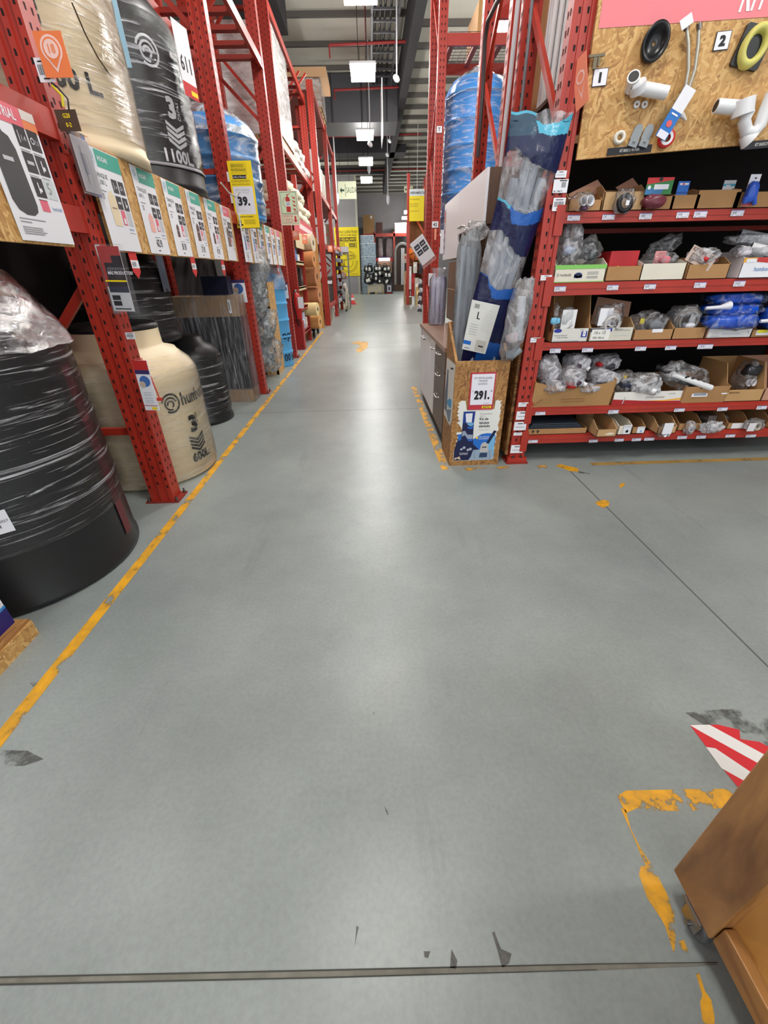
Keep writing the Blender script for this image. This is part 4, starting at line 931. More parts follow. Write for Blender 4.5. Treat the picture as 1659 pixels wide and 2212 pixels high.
# back to back row
rb_ = thing('pallet_rack', 'red pallet rack standing behind the plumbing shelf with cartons on top', 'rack', (2.6, 5.3, 0))
for x in (1.195, XR):
    for y in (4.78, 5.86):
        b = MB(); post_y(b, x, y, HR1 + .6, holes=(x < 2)); b.build('upright', rb_)
    frame_y(rb_, x + .06, 4.87, 5.86, HR1)
for z in (2.30, 3.75):
    for y in (4.80, 5.88): b = MB().box((1.32, y, z - .12), (XR, y + .05, z), RED); b.build('beam', rb_)
    b = MB()
    for k in range(8): b.box((1.45 + k * .36, 4.86, z - .05), (1.53 + k * .36, 5.86, z - .005), REDD)
    b.build('deck_support', rb_)
def plain_carton(x0, y0, z0, dx, dy, dz, label, group, m=CARD, tape=True):
    b = MB().box((x0, y0, z0), (x0 + dx, y0 + dy, z0 + dz), m)
    if tape:
        T = P(196, 166, 120, .3); b.box((x0 + dx * .46, y0 - .001, z0 + dz * .02), (x0 + dx * .54, y0 + dy + .001, z0 + dz + .001), T)
        b.box((x0 - .001, y0 + dy * .46, z0 + dz * .7), (x0 + dx + .001, y0 + dy * .54, z0 + dz + .0012), T)
    return b.build('cardboard_box', None, label, 'box', group)
GU = 'cartons stacked high on the right racks'
pl = pallet(1.42, 4.95, 2.30, 1.0, .85); pl.build('wooden_pallet', None, 'wooden pallet under the tall cartons on the rack behind the plumbing shelf', 'pallet')
plain_carton(1.44, 4.97, 2.425, .45, .40, 1.0, 'tall narrow carton nearest the conduit on the rear right rack', GU, P(200, 158, 112, .7, var=.05))
plain_carton(1.44, 5.40, 2.425, .45, .38, .85, 'carton behind the tall narrow one on the rear right rack', GU, CARD2)
plain_carton(1.93, 4.97, 2.425, .46, .80, .9, 'wide carton right of the tall narrow one on the rear right rack', GU, CARD2)
plain_carton(1.50, 3.62, 2.55, .36, .66, .62, 'dark creased carton high behind the display board, left of two', GU, P(150, 116, 84, .75, var=.08))
plain_carton(1.88, 3.62, 2.55, .40, .66, .66, 'pale carton high behind the display board, right of two', GU, CARD2)
plain_carton(1.46, 3.62, 3.23, .50, .66, .5, 'uppermost carton high behind the display board', GU, CARD)
b = MB()
for k in range(4):
    for j in range(3): b.tube([(1.372 + .045 * k, 4.26 + .045 * j, 2.55), (1.372 + .045 * k, 4.26 + .045 * j, 4.9)], .021, PVC, 8)
tag(b.build('white_pipe_bundle', None, 'upright bundle of white pipes between the right rack posts', 'pipes'), kind=None)
# conduits on the rack end
for pts, m, r, lb in ((((1120, 0), (1102, 170), (1083, 340), (1077, 400)), P(206, 206, 210, .35), .018, 'white conduit pipe running up the right rack posts'), (((1152, -20), (1138, 120), (1125, 240), (1118, 300)), P(120, 120, 126, .4, .3), .012, 'grey conduit right of the white one on the rack posts')):
    q = [onX(x, y, 1.168) for x, y in pts]; b = MB().tube(q, r, m, 8); b.build('conduit', None, lb, 'conduit')
q = [onX(x, y, 1.165) for x, y in ((1032, 340), (1043, 200), (1047, 90), (1054, 45), (1072, 8), (1084, -14))]
MB().tube(q, .02, P(70, 62, 66, .4), 8).build('conduit', None, 'dark bent conduit curving over at the top of the right rack', 'conduit')
# price labels on the shelf beams
LGP = 'price labels on the right shelf beams'
def plabel(xa, xb, yt, yb_, t, lb, Y=YF1 - .0065):
    a, c = onY(xa, yb_, Y), onY(xb, yt, Y); w, h = c.x - a.x, c.z - a.z
    b = MB().facing((a.x, Y, a.z)); b.box((0, 0, -.001), (w, h, .001), P(222, 220, 232, .45)); b.rect(0, h * .86, w, h, P(120, 110, 160, .5), .0016); b.text(t, w * .08, h * .34, h * .40, INK, .0016, False, .7)
    b.rect(w * .08, h * .1, w * .2, h * .16, INK, .0016); b.rect(w * .4, h * .1, w * .9, h * .18, GREYT, .0016); b.rect(w * .85, h * .4, w * .92, h * .5, GREYT, .0016)
    b.build('price_label', None, lb, 'price label', LGP)
row = ['top shelf', 'second shelf', 'third shelf', 'fourth shelf', 'bottom shelf']
LBL = [(1225, 1254, 464, 477, '8,20', 0), (1300, 1329, 462.5, 475, '5,90', 0), (1379.5, 1409.6, 460, 474, '18,90', 0), (1459.6, 1490, 457, 471, '19,90', 0), (1497, 1529, 455, 470, '13,90', 0), (1577, 1609, 453, 467, '10,90', 0),
 (1196.5, 1223, 618, 630, '32,50', 1), (1310, 1337, 615, 627, '62,90', 1), (1390, 1418, 613, 625, '44,90', 1), (1498, 1527, 609, 622, '61,90', 1), (1582.5, 1611.7, 606, 619, '110,50', 1),
 (1187, 1212, 752, 763, '85,90', 2), (1256.6, 1282, 751, 761, '81,90', 2), (1371, 1397, 748, 758, '76,90', 2), (1436, 1462, 746.5, 756, '77,90', 2), (1505.5, 1541.6, 743, 754, '1 68,90', 2),
 (1156, 1178.5, 889, 897, '81,90', 3), (1313, 1337, 885, 894, '56,90', 3), (1455, 1480, 881.7, 889.8, '46,90', 3), (1548, 1573, 879.7, 888, '52,90', 3), (1633, 1658, 876, 884.6, '21,90', 3),
 (1141, 1162, 950, 957, '25,50', 4), (1271.6, 1292, 949, 956, '21,90', 4), (1327, 1348, 947, 954, '20,90', 4), (1364, 1385.5, 946, 953, '22,90', 4), (1391, 1414, 945, 952, '15,90', 4), (1462, 1485, 941, 948.6, '16,50', 4), (1502.7, 1526, 940, 948, '17,90', 4), (1566, 1589, 938, 945, '11,90', 4), (1610, 1634, 938, 945, '15,90', 4)]
od = ['first', 'second', 'third', 'fourth', 'fifth', 'sixth', 'seventh', 'eighth', 'ninth']; cnt = {}
for xa, xb, yt, yb_, t, r in LBL:
    k = cnt.get(r, 0); cnt[r] = k + 1
    plabel(xa, xb, yt, yb_, t, 'white price label reading %s, %s from the left on the %s beam' % (t, od[k], row[r]))
# stickers on the front post
def blank(b, w, h): b.rect(w * .3, h * .75, w * .7, h * .85, INK, .0006); b.rect(w * .15, h * .35, w * .85, h * .42, GREYT, .0006)
for i, (x0, y1, x1, y0, dr_, lb) in enumerate(((1199, 384, 1225, 368, blank, 'small paper sticker on the right post above the two big labels'), (1193, 417, 1229, 387, lambda b, w, h: (b.rect(w * .55, h * .4, w * .85, h * .8, GREYT, .0006), b.text('Bay 1 - Pasillo 1D', w * .08, h * .08, h * .12, INK, .0006, True, .6), b.rect(w * .4, h * .86, w * .9, h * .94, INK, .0006)), 'larger white label with bay text on the right post beside the top shelf'), (1192, 456, 1223, 427, barc, 'white barcode label on the right post at the top shelf beam'), (1167, 606, 1193, 594, blank, 'white label on the right post at the second shelf beam'), (1145, 740, 1168, 729, blank, 'white label on the right post at the third shelf beam'), (1119, 879, 1142, 869, blank, 'narrow white label on the right post just above the fourth shelf beam'), (1114, 907, 1143, 888, blank, 'square white sticker on the right post at the fourth beam'), (1109, 930, 1138, 911, blank, 'square white sticker on the right post between the two lowest beams'), (1109, 941, 1131, 934, blank, 'thin white label on the right post at the bottom beam'), (1102, 979, 1131, 961, blank, 'lowest square white sticker on the right post near the floor'))):
    card('post_sticker', ((x0, y1), (x1, y0)), YF1 - .004, lb, 'sticker', 'stickers on the right post', WHITE, dr_, .001)
a = onY(1262, 205, 3.33); b = MB().frame((1.29, 3.36, 2.32), (.35, -1, .35), (-.1, .1, 1)); w, h = .1, .24; b.box((0, 0, -.002), (w, h, 0), P(244, 150, 120, .5)); b.ring((w / 2, h * .6), w * .22, w * .32, PK, .001); b.flat([(w * .2, h * .5), (w * .5, h * .15), (w * .8, h * .5), (w * .5, h * .25)], PK, .001)
b.build('aisle_tag', None, 'salmon map pin tag sticking out beside the number 1 board on the right', 'tag', 'orange map pin tags')
# ================================================================= display board
BO = V((1.342, 3.36, 2.096)); BX = V((1.09, -.16, .036)).normalized(); BN = BX.cross(V((0, 0, 1))).normalized(); BY = BN.cross(BX).normalized()
def onB(x, y, w=0.0):
    r = ray(x, y); o = V((0, 0, CAMH)); t = (BO + BN * w - o).dot(BN) / r.dot(BN); p = o + r * t - BO
    return V((p.dot(BX), p.dot(BY)))
def onBw(x, y, w=0.03): q = onB(x, y, w); return BO + BX * q.x + BY * q.y + BN * w
dbd = thing('display_board', 'strand board hung above the top shelf with a pink strip reading KIT', 'board', (1.9, 3.3, 2.1))
b = MB().frame(BO, BX, (0, 0, 1)); b.box((0, 0, -.025), (1.75, 1.0, 0), OSBY); b.build('board', dbd)
b = MB().frame(BO, BX, (0, 0, 1)); b.flat([(.02, .575), (1.75, .50), (1.75, 1.0), (.02, 1.0)], P(232, 130, 138, .55), .002)
q = onB(1592, 25); b.text('KIT', q.x, q.y, .15, P(238, 226, 230, .5), .004, True, .40, 'l', .10); tag(b.build('pink_strip', dbd), 'pink strip with white lettering')
def plate(px, lb, draw, m, name='number_plate', cat='plate', grp=None, th=.006):
    a, c = onB(*px[0], th), onB(*px[1], th); b = MB().frame(BO + BX * a.x + BY * a.y + BN * .001, BX, (0, 0, 1)); w, h = c.x - a.x, c.y - a.y
    b.box((-.003, -.003, 0), (w + .003, h + .003, th - .001), P(40, 40, 60, .5)); b.rect(0, 0, w, h, m, th); draw(b, w, h, th + .001); return b.build(name, None, lb, cat, grp)
plate(((1279, 187), (1314, 147)), 'white number plate 1 on the display board', lambda b, w, h, z: b.heavy('1', w / 2, h * .22, h * .54, INK, z, 1.2, 'c', .05), WHITE, grp='number plates')
plate(((1541, 109), (1581, 66)), 'white number plate 2 on the display board', lambda b, w, h, z: b.heavy('2', w / 2, h * .22, h * .54, INK, z, 1.1, 'c', .05), WHITE, grp='number plates')
for px, lb in ((((1312, 335), (1408, 313)), 'black title strip under the first kit reading KIT BASICO METUSA'), (((1607, 322), (1703, 299)), 'black title strip under the second kit, cut by the right edge')):
    plate(px, lb, lambda b, w, h, z: b.text('KIT BASICO METUSA', w * .5, h * .28, h * .45, P(206, 204, 202, .5), z, True, .62, 'c'), BLACK, 'title_strip', 'title strip', 'title strips')
def bfr(x, y, w=.0): return MB().frame(onBw(x, y, w), BX, (0, 0, 1))
RUB = P(24, 24, 26, .3)
b = bfr(1411, 96); b.M = b.M @ Matrix.Rotation(-.25, 4, 'Z'); b.M = b.M @ Matrix.Diagonal((.068, .085, .08, 1)); b.lathe([(.25, .1), (.55, .12), (.7, .35), (.85, .5), (1, .5), (1.0, .3), (.95, 0)], (0, 0, 0), RUB, 36); b.lathe([(.12, .11), (.26, .1)], (0, 0, 0), RUB, 24); b.build('toilet_flange', None, 'black rubber toilet flange on the display board near number 1', 'flange')
f = thing('wax_ring', 'yellowish wax ring on a black square base near number 2', 'wax ring', onBw(1622, 105, 0))
b = bfr(1622, 105); b.M = b.M @ Matrix.Rotation(-.25, 4, 'Z'); b.prism([(-.07, -.085), (.07, -.085), (.078, -.077), (.078, .078), (.07, .086), (-.07, .086), (-.078, .078), (-.078, -.077)], 0, .02, RUB); b.build('base', f)
b = bfr(1622, 105); b.M = b.M @ Matrix.Rotation(-.3, 4, 'Z') @ Matrix.Diagonal((.066, .092, .08, 1)); b.lathe([(.55, .2), (.6, .55), (.8, .75), (1, .55), (1.03, .2)], (0, 0, 0), P(206, 200, 110, .5, bump=.3, bscale=30), 36); b.build('wax', f)
def bt(pts, r, m, w=.035, n=10, hollow=0): return MB().tube([onBw(x, y, w) for x, y in pts], r, m, n, hollow=hollow)
pv = thing('drain_pipe', 'white drain elbow and pipe below the black flange', 'pipe', onBw(1400, 190, .0))
bt(((1364, 187), (1440, 201)), .032, PVC, .05, 14, .8).build('pipe', pv)
b = MB(); b.tube([onBw(1361, 196, .02), onBw(1366, 178, .05), onBw(1369, 165, .09)], [.03, .032, .034], PVC, 14, hollow=.8); b.tube([onBw(1377, 180, .06), onBw(1379, 198, .04)], .045, PVC, 14); b.build('elbow', pv)
HS = P(186, 184, 172, .35, .5)
for i, (pts, lb, tg) in enumerate(((((1482, 52), (1487, 95), (1487, 150), (1481, 185), (1470, 210)), 'braided hose with a white tag at the top, left of the pair', True), (((1510, 50), (1508, 95), (1501, 150), (1488, 190), (1474, 222)), 'braided hose right of the pair on the display board', False))):
    r = thing('braided_hose', lb, 'hose', onBw(*pts[-1], 0), 'braided hoses'); bt(pts, .009, HS, .03, 8).build('hose', r)
    bt((pts[0], (pts[0][0] + 1, pts[0][1] + 14)), .014, P(120, 116, 110, .3, .8), .03, 8).build('nut', r)
    if tg: b = bfr(1483, 48, .045); b.M = b.M @ Matrix.Rotation(.5, 4, 'Z'); b.box((-.03, -.02, 0), (.03, .025, .003), WHITE); tag(b.build('tag', r), 'white paper tag')
r = thing('packaged_hose_card', 'blue and white card hanging at the hose ends', 'package', onBw(1450, 290, 0))
b = bfr(1455, 250, .05); b.M = b.M @ Matrix.Rotation(-.47, 4, 'Z'); b.box((-.035, -.11, 0), (.035, .13, .006), P(30, 110, 190, .4)); b.rect(-.035, .02, .035, .13, WHITE, .007); b.disc((0, -.04), .016, P(220, 90, 90, .5), .008); b.rect(-.02, 0, .02, .008, WHITE, .008); b.rect(-.03, -.11, .03, -.075, P(226, 226, 240, .5), .008); b.build('card', r)
b = bfr(1437, 300, .01); b.lathe([(.022, 0), (.022, .025), (.045, .025), (.045, 0)], (0, 0, 0), P(206, 46, 44, .4), 24); b.lathe([(.02, .026), (.034, .026)], (0, 0, 0), WHITE, 24); b.build('tape_roll', None, 'red and white roll of sealing tape below the blue card', 'tape')
bt(((1466, 240), (1474, 250), (1482, 260)), [.016, .014, .005], P(206, 204, 200, .4), .04).build('stop_valve', None, 'pale stop valve hanging behind the blue card', 'valve')
for x, lb in ((1375, 'left small white washer under the drain pipe'), (1392, 'right small white washer under the drain pipe')):
    b = bfr(x, 226, .004); b.lathe([(.007, 0), (.007, .008), (.017, .008), (.018, 0)], (0, 0, 0), PVC, 18); b.build('washer', None, lb, 'washer', 'small washers')
b = bfr(1337, 298, .004); b.lathe([(.016, 0), (.016, .02), (.032, .022), (.034, 0)], (0, 0, 0), P(222, 216, 204, .5), 24); b.build('tape_roll', None, 'white tape ring at the lower left of the display board', 'tape')
ZN = P(136, 140, 142, .4, .5)
for x, lb in ((1373, 'left grey metal bracket above the black title strip'), (1396, 'right grey metal bracket above the black title strip')):
    b = bfr(x, 294, .006); b.M = b.M @ Matrix.Rotation(-.3, 4, 'Z'); b.prism([(-.026, -.055), (.026, -.055), (.026, .03), (.02, .045), (.01, .055), (-.01, .055), (-.02, .045), (-.026, .03)], 0, .004, ZN); b.box((-.026, -.055, 0), (.026, -.02, .02), ZN); b.text('M', -.008, -.045, .015, INK, .021); b.build('bracket', None, lb, 'bracket', 'grey brackets')
b = bfr(1290, 124, .01); b.box((-.05, 0, 0), (.04, .012, .012), P(120, 110, 90, .4, .6)); b.box((-.02, -.05, 0), (.0, .0, .01), P(120, 110, 90, .4, .6)); b.box((.005, -.04, 0), (.015, 0, .01), P(120, 110, 90, .4, .6)); b.build('hook_bracket', None, 'small metal hook bracket at the left edge of the display board', 'bracket')
sp = thing('siphon_trap', 'white siphon trap with horizontal pipe below number 2', 'siphon', onBw(1620, 270, 0))
bt(((1546, 229), (1612, 234)), .034, PVC, .06, 14, .8).build('pipe', sp); bt(((1607, 215), (1603, 250)), .055, PVC, .07, 16).build('collar', sp)
bt(((1612, 222), (1616, 245), (1607, 262), (1612, 284), (1628, 288), (1642, 270), (1652, 240), (1668, 200)), .032, PVC, .06, 14).build('trap', sp); bt(((1608, 290), (1620, 303)), [.03, .05], PVC, .05, 14).build('outlet', sp)
# ================================================================= goods on the shelves
def carton(px, sh, depth, label, front=None, m=CARD, hs=None, Y=3.40, group=None, sag=0.0, flap=None, tilt=0.0, fm=None):
    """open display carton: px = (left, right, y of the front top edge at the middle), standing on shelf sh"""
    z = SH[sh]; xl, xr = onY(px[0], px[3] if len(px) > 3 else px[2], Y).x, onY(px[1], px[3] if len(px) > 3 else px[2], Y).x
    xm = (px[0] + px[1]) / 2; hf = onY(xm, px[2], Y).z - z; hs = hs or hf * 1.25; w = xr - xl; t = .005
    b = MB(); fm = fm or m
    n = 8
    tops = [hf - sag * 4 * (k / n) * (1 - k / n) for k in range(n + 1)]
    for k in range(n):
        x0, x1 = xl + w * k / n, xl + w * (k + 1) / n
        b.mesh([(x0, Y, z), (x1, Y, z), (x1, Y - tilt, z + tops[k + 1]), (x0, Y - tilt, z + tops[k]), (x0, Y + t, z), (x1, Y + t, z), (x1, Y + t - tilt, z + tops[k + 1]), (x0, Y + t - tilt, z + tops[k])],
               [(0, 1, 2, 3), (7, 6, 5, 4), (3, 2, 6, 7)], fm)
    for x0 in (xl, xr - t):
        b.mesh([(x0, Y, z), (x0, Y + depth, z), (x0, Y + depth, z + hs), (x0, Y + depth * .25, z + hs), (x0, Y - tilt, z + hf), (x0 + t, Y, z), (x0 + t, Y + depth, z), (x0 + t, Y + depth, z + hs), (x0 + t, Y + depth * .25, z + hs), (x0 + t, Y - tilt, z + hf)],
               [(4, 3, 2, 1, 0), (5, 6, 7, 8, 9), (3, 4, 9, 8), (2, 3, 8, 7), (0, 5, 9, 4)], m)
    b.box((xl, Y + depth - t, z), (xr, Y + depth, z + hs), m); b.box((xl, Y, z), (xr, Y + depth, z + t), m)
    if front: b.facing((xl, Y - .0005 - tilt * .5, z)); front(b, w, hf)
    if flap:
        root = b.build('cardboard_box', None, label, 'box', group or 'open cartons on the right shelves')
        f = MB(); f.mesh([V(p) for p in flap], [tuple(range(len(flap)))], CARDP); f.mesh([V(p) + V((0, .004, 0)) for p in flap], [tuple(range(len(flap)))[::-1]], m); f.build('flap', root); return root
    return b.build('cardboard_box', None, label, 'box', group or 'open cartons on the right shelves')
DEPTHS = .36
def bag(px, Y, d, label, kind=(), seed=1, m=None, rot=0.0, group='plastic bags of plumbing parts on the right shelves', ex=.72, amp=.2):
    a, c = onY(px[0], px[3], Y), onY(px[2], px[1], Y); cx, cz = (a.x + c.x) / 2, (a.z + c.z) / 2; w, h = c.x - a.x, c.z - a.z
    r = thing('bag_of_parts', label, 'bag', (cx, Y, a.z), group)
    MB().lump((cx, Y, cz), (w * 1.02, d, h * 1.02), seed, m or BAGF, amp, 26, 18, ex, 1.9, rot).build('plastic_bag', r)
    for k, (nm, mm, u, v, s) in enumerate(kind):
        p = V((a.x + w * u, Y - d * .28, a.z + h * v)); b = MB()
        if nm == 'ring': b.lathe([(s * .6, -.01), (s * .6, .012), (s, .012), (s, -.01), (s * .6, -.01)], p, mm, 22, axis=(.15, -1, .2))
        elif nm == 'tube': b.tube([p + V((-s * .5, .05, .03)), p + V((s * .5, -.03, -.02))], s * .2, mm, 12, hollow=.75)
        elif nm == 'coil':
            for q in range(3): b.tube([p + V((math.cos(t * PI / 10) * s * (1 - .12 * q), -.012 * q, math.sin(t * PI / 10) * s * (1 - .12 * q))) for t in range(-2, 13)], .012, mm, 8)
        elif nm == 'lump': b.lump(p, (s * 1.5, d * .5, s), seed + 7 + k, mm, .2, 16, 10)
        elif nm == 'card': b.box((p.x - s * .5, p.y - .02, p.z - s * .6), (p.x + s * .5, p.y - .017, p.z + s * .6), mm)
        elif nm == 'cup': b.lathe([(s * .5, 0), (s, s * .9), (s, s * 1.2), (s * .9, s * 1.2), (s * .45, .005)], p, mm, 20, axis=(.3, -1, .15))
        b.build({'ring': 'washer', 'tube': 'pipe', 'coil': 'hose', 'lump': 'fitting', 'card': 'printed_card', 'cup': 'cup_fitting'}[nm], r)
    return r
GRYP = P(176, 178, 184, .4); NVP = P(26, 30, 56, .45); REDP = P(190, 40, 40, .45); BLUP = P(18, 86, 206, .25)
# --- top shelf
T0 = 0; z = SH[4]
def zY(x, y, Y=3.40): return onY(x, y, Y)
carton((1226, 1296, 432, 457), 4, .3, 'carton with a raised pinkish flap at the left end of the top shelf', hs=.11, flap=[zY(1228, 419, 3.52), zY(1291, 388, 3.56), zY(1312, 418, 3.52), zY(1300, 440, 3.50), zY(1240, 448, 3.50)])
bag((1227, 416, 1281, 457), 3.38, .12, 'clear bag of grey cup fittings at the left end of the top shelf', (('cup', GRYP, .42, .45, .028), ('cup', P(206, 206, 212, .4), .7, .45, .03), ('lump', P(90, 60, 84, .5), .6, .12, .03)), 2, BAGC)
carton((1300, 1386, 414, 453), 4, .3, 'tan carton behind the black flange bag on the top shelf', m=CARD2, hs=.15, flap=[zY(1330, 405, 3.6), zY(1367, 384, 3.62), zY(1388, 412, 3.58), zY(1345, 420, 3.6)])
bag((1322, 408, 1374, 462), 3.365, .05, 'clear bag with a black rubber ring and small white label on the top shelf', (('ring', BLACK, .5, .42, .055), ('card', WHITE, .58, .42, .022)), 5, BAGC)
carton((1393, 1452, 424, 449), 4, .28, 'carton behind the maroon hanging bag on the top shelf', hs=.10)
r = thing('hang_card_bag', 'bag with green and red hang card and maroon contents on the top shelf', 'bag', zY(1420, 450, 3.37), 'hang card packs on the top shelf')
a, c = zY(1391, 421, 3.38), zY(1457, 383, 3.38); b = MB().facing((a.x, 3.375, a.z)); w, h = c.x - a.x, c.z - a.z
b.M = b.M @ Matrix.Shear('XY', 4, (.12, 0)) if False else b.M
b.box((0, 0, -.002), (w, h, 0), P(56, 130, 70, .5)); b.flat([(0, h * .6), (w, h * .85), (w, h), (0, h)], P(206, 50, 52, .5), .001); b.flat([(.0, 0), (w * .6, 0), (w * .75, h * .45), (0, h * .35)], P(60, 120, 170, .5), .001); b.rect(w * .3, h * .3, w * .85, h * .6, WHITE, .002); b.disc((w * .12, h * .42), h * .12, WHITE, .002); b.disc((w * .5, h * .9), .012, BLACK, .002); b.build('hang_card', r)
a, c = zY(1384, 450, 3.37), zY(1440, 420, 3.37); MB().lump(((a.x + c.x) / 2, 3.37, (a.z + c.z) / 2), (c.x - a.x, .08, c.z - a.z), 3, P(110, 50, 62, .25), .15).build('contents', r)
carton((1447, 1506, 421, 447), 4, .28, 'carton under the blue hang card on the top shelf', hs=.09)
a, c = zY(1460, 418, 3.44), zY(1492, 391, 3.44); b = MB().facing((a.x, 3.44, a.z)); w, h = c.x - a.x, c.z - a.z; b.box((0, -.03, -.002), (w, h, 0), P(40, 110, 200, .45)); b.rect(w * .15, h * .68, w * .9, h * .85, WHITE, .001); b.rect(w * .35, h * .7, w * .55, h * .83, P(210, 70, 70, .5), .002); b.rect(0, 0, w, h * .12, P(30, 80, 160, .5), .001); b.build('hang_card', None, 'blue hang card standing in a carton on the top shelf', 'package', 'hang card packs on the top shelf')
carton((1500, 1593, 410, 445), 4, .3, 'wide brown carton in the middle of the top shelf', hs=.12)
a, c = zY(1560, 409, 3.5), zY(1592, 389, 3.5); b = MB().facing((a.x, 3.5, a.z)); w, h = c.x - a.x, c.z - a.z; b.box((0, -.05, -.002), (w, h, 0), P(226, 230, 236, .45)); b.rect(0, h * .35, w, h * .6, P(70, 180, 216, .5), .001); b.rect(w * .2, 0, w * .6, h * .5, WHITE, .002); b.build('hang_card', None, 'white and light blue card in the wide carton on the top shelf', 'package', 'hang card packs on the top shelf')
carton((1584, 1700, 414, 442), 4, .3, 'brown carton behind the blue blister pack on the top shelf', hs=.11)
r = thing('blister_pack', 'blister pack of a blue tool on white and red card on the top shelf', 'package', zY(1622, 446, 3.36), 'hang card packs on the top shelf')
a, c = zY(1600, 446, 3.37), zY(1646, 376, 3.37); b = MB().facing((a.x, 3.37, a.z)); w, h = c.x - a.x, c.z - a.z; b.box((0, 0, -.003), (w, h, 0), P(226, 226, 234, .4)); b.flat([(0, 0), (w, 0), (w, h * .7), (w * .7, h * .55), (0, h * .66)], P(196, 90, 96, .4), .001); b.disc((w * .55, h * .88), w * .12, BLACK, .001, 12, .5); b.rect(w * .25, h * .74, w * .8, h * .78, LG, .001); b.build('hang_card', r)
b = MB(); b.lump(onY(1624, 415, 3.355), (.075, .05, .11), 4, P(50, 90, 190, .25), .12); b.tube([onY(1612, 425, 3.35), onY(1607, 440, 3.35)], [.02, .012], P(50, 90, 190, .25), 10); b.tube([onY(1628, 425, 3.35), onY(1630, 442, 3.35)], [.018, .012], P(50, 90, 190, .25), 10); b.build('contents', r)
# --- second shelf
def hum(b, w, h):
    b.rect(0, h * .76, w, h, P(130, 196, 96, .5), .001); b.rect(0, 0, w, h * .05, P(130, 196, 96, .5), .001); logo(b, w * .07, h * .42, h * .1, GREYT); b.text('humboldt', w * .12, h * .36, h * .16, INK, .001, False, .8)
    b.disc((w * .47, h * .4), w * .08, P(60, 84, 150, .5), .001, 20, .6); b.rect(w * .39, h * .25, w * .55, h * .42, P(60, 84, 150, .5), .001); b.disc((w * .47, h * .44), w * .05, P(24, 30, 60, .5), .002, 16, .5)
    for v in (.55, .45, .3, .22): b.rect(w * .64, h * v, w * .86, h * (v + .04), GREYT, .001)
carton((1195, 1304, 572, 608), 3, .34, 'green and white carton at the left end of the second shelf', hum, CARDW, hs=.15)
bag((1203, 484, 1260, 572), 3.52, .16, 'crumpled clear bag with a brown tag in the green carton', (('lump', P(170, 180, 200, .5), .35, .35, .06), ('card', P(130, 120, 116, .6), .5, .82, .07)), 8)
bag((1238, 515, 1300, 572), 3.5, .14, 'clear bag with dark parts leaning right in the green carton', (('lump', P(70, 80, 80, .5), .55, .3, .05),), 9, BAGC, .5)
carton((1306, 1381, 575, 606), 3, .3, 'brown carton with a red box on the second shelf', hs=.10)
def redb(b, w, h): b.flat([(0, 0), (w * .62, 0), (w * .4, h * .3), (0, h * .15)], WHITE, .001); b.flat([(0, h * .15), (w * .35, h * .35), (w * .6, h * .12), (w * .62, 0), (w * .55, 0), (w * .35, h * .22), (0, .0)], P(240, 180, 40, .5), .0015); b.rect(w * .7, h * .2, w * .95, h * .25, WHITE, .001)
a, c = zY(1314, 577, 3.46), zY(1383, 541, 3.46); b = MB().box((a.x, 3.46, SH[3] + .006), (c.x, 3.66, c.z), P(186, 34, 40, .4)); b.facing((a.x, 3.459, SH[3] + .05)); redb(b, c.x - a.x, c.z - SH[3] - .05); b.build('red_box', None, 'red box with yellow curve standing in a brown carton on the second shelf', 'box')
carton((1381, 1474, 569, 604), 3, .32, 'pale grey carton in the middle of the second shelf', m=CARDW, hs=.13)
bag((1384, 545, 1462, 574), 3.5, .18, 'pink and clear bags stacked in the pale grey carton', (('lump', P(210, 120, 130, .5), .5, .4, .06), ('card', P(220, 150, 150, .5), .35, .5, .08)), 12, BAGC)
bag((1400, 512, 1472, 548), 3.62, .16, 'dark film bag behind the pale grey carton', (), 13, BAGC, .4)
carton((1480, 1568, 571, 602), 3, .32, 'brown carton under a leaflet bag on the second shelf', hs=.14)
r = bag((1482, 534, 1556, 573), 3.44, .10, 'white bag with a red part on the second shelf', (('tube', REDP, .35, .45, .07),), 15)
b = MB().frame(onY(1500, 528, 3.42), (.95, -.1, -.40), (.35, 0, 1)); b.box((0, -.10, 0), (.20, .0, .003), P(196, 176, 164, .6)); b.text('KIT PARA DUCHA', .01, -.03, .022, P(110, 50, 50, .5), .004, True, .8)
for v in (.045, .06, .075): b.rect(.02, -v - .006, .17, -v, P(150, 130, 120, .5), .004)
b.build('leaflet', None, 'tilted printed leaflet lying over the white bag on the second shelf', 'leaflet')
def hum2(b, w, h):
    b.flat([(0, h * .75), (w * .25, h * .95), (w, h * .7), (w, h), (0, h)], P(236, 170, 60, .5), .001); b.flat([(w * .25, h * .8), (w, h * .6), (w, h), (w * .25, h)], P(196, 60, 60, .5), .0012); b.text('humboldt', w * .25, h * .35, h * .2, P(120, 150, 200, .5), .001, True, .9); b.rect(w * .05, h * .78, w * .22, h * .95, WHITE, .002)
carton((1593, 1705, 556, 601), 3, .32, 'white humboldt carton with orange and red corner on the second shelf', hum2, P(232, 232, 236, .5), hs=.17, Y=3.385)
bag((1580, 530, 1618, 556), 3.45, .12, 'small round white bag on the white carton', (('lump', P(220, 214, 222, .5), .5, .5, .06),), 17)
bag((1612, 530, 1690, 556), 3.45, .14, 'crinkled white bag on the white carton at the right edge', (('tube', PVC, .4, .5, .16),), 18)
bag((1570, 503, 1690, 531), 3.6, .16, 'long clear bag of silver parts lying highest on the second shelf', (('tube', P(190, 192, 196, .3), .45, .45, .22),), 19)
b = MB(); b.box((onY(1376, 528, 3.8).x, 3.8, 1.60), (onY(1412, 528, 3.8).x, 3.803, 1.635), WHITE)
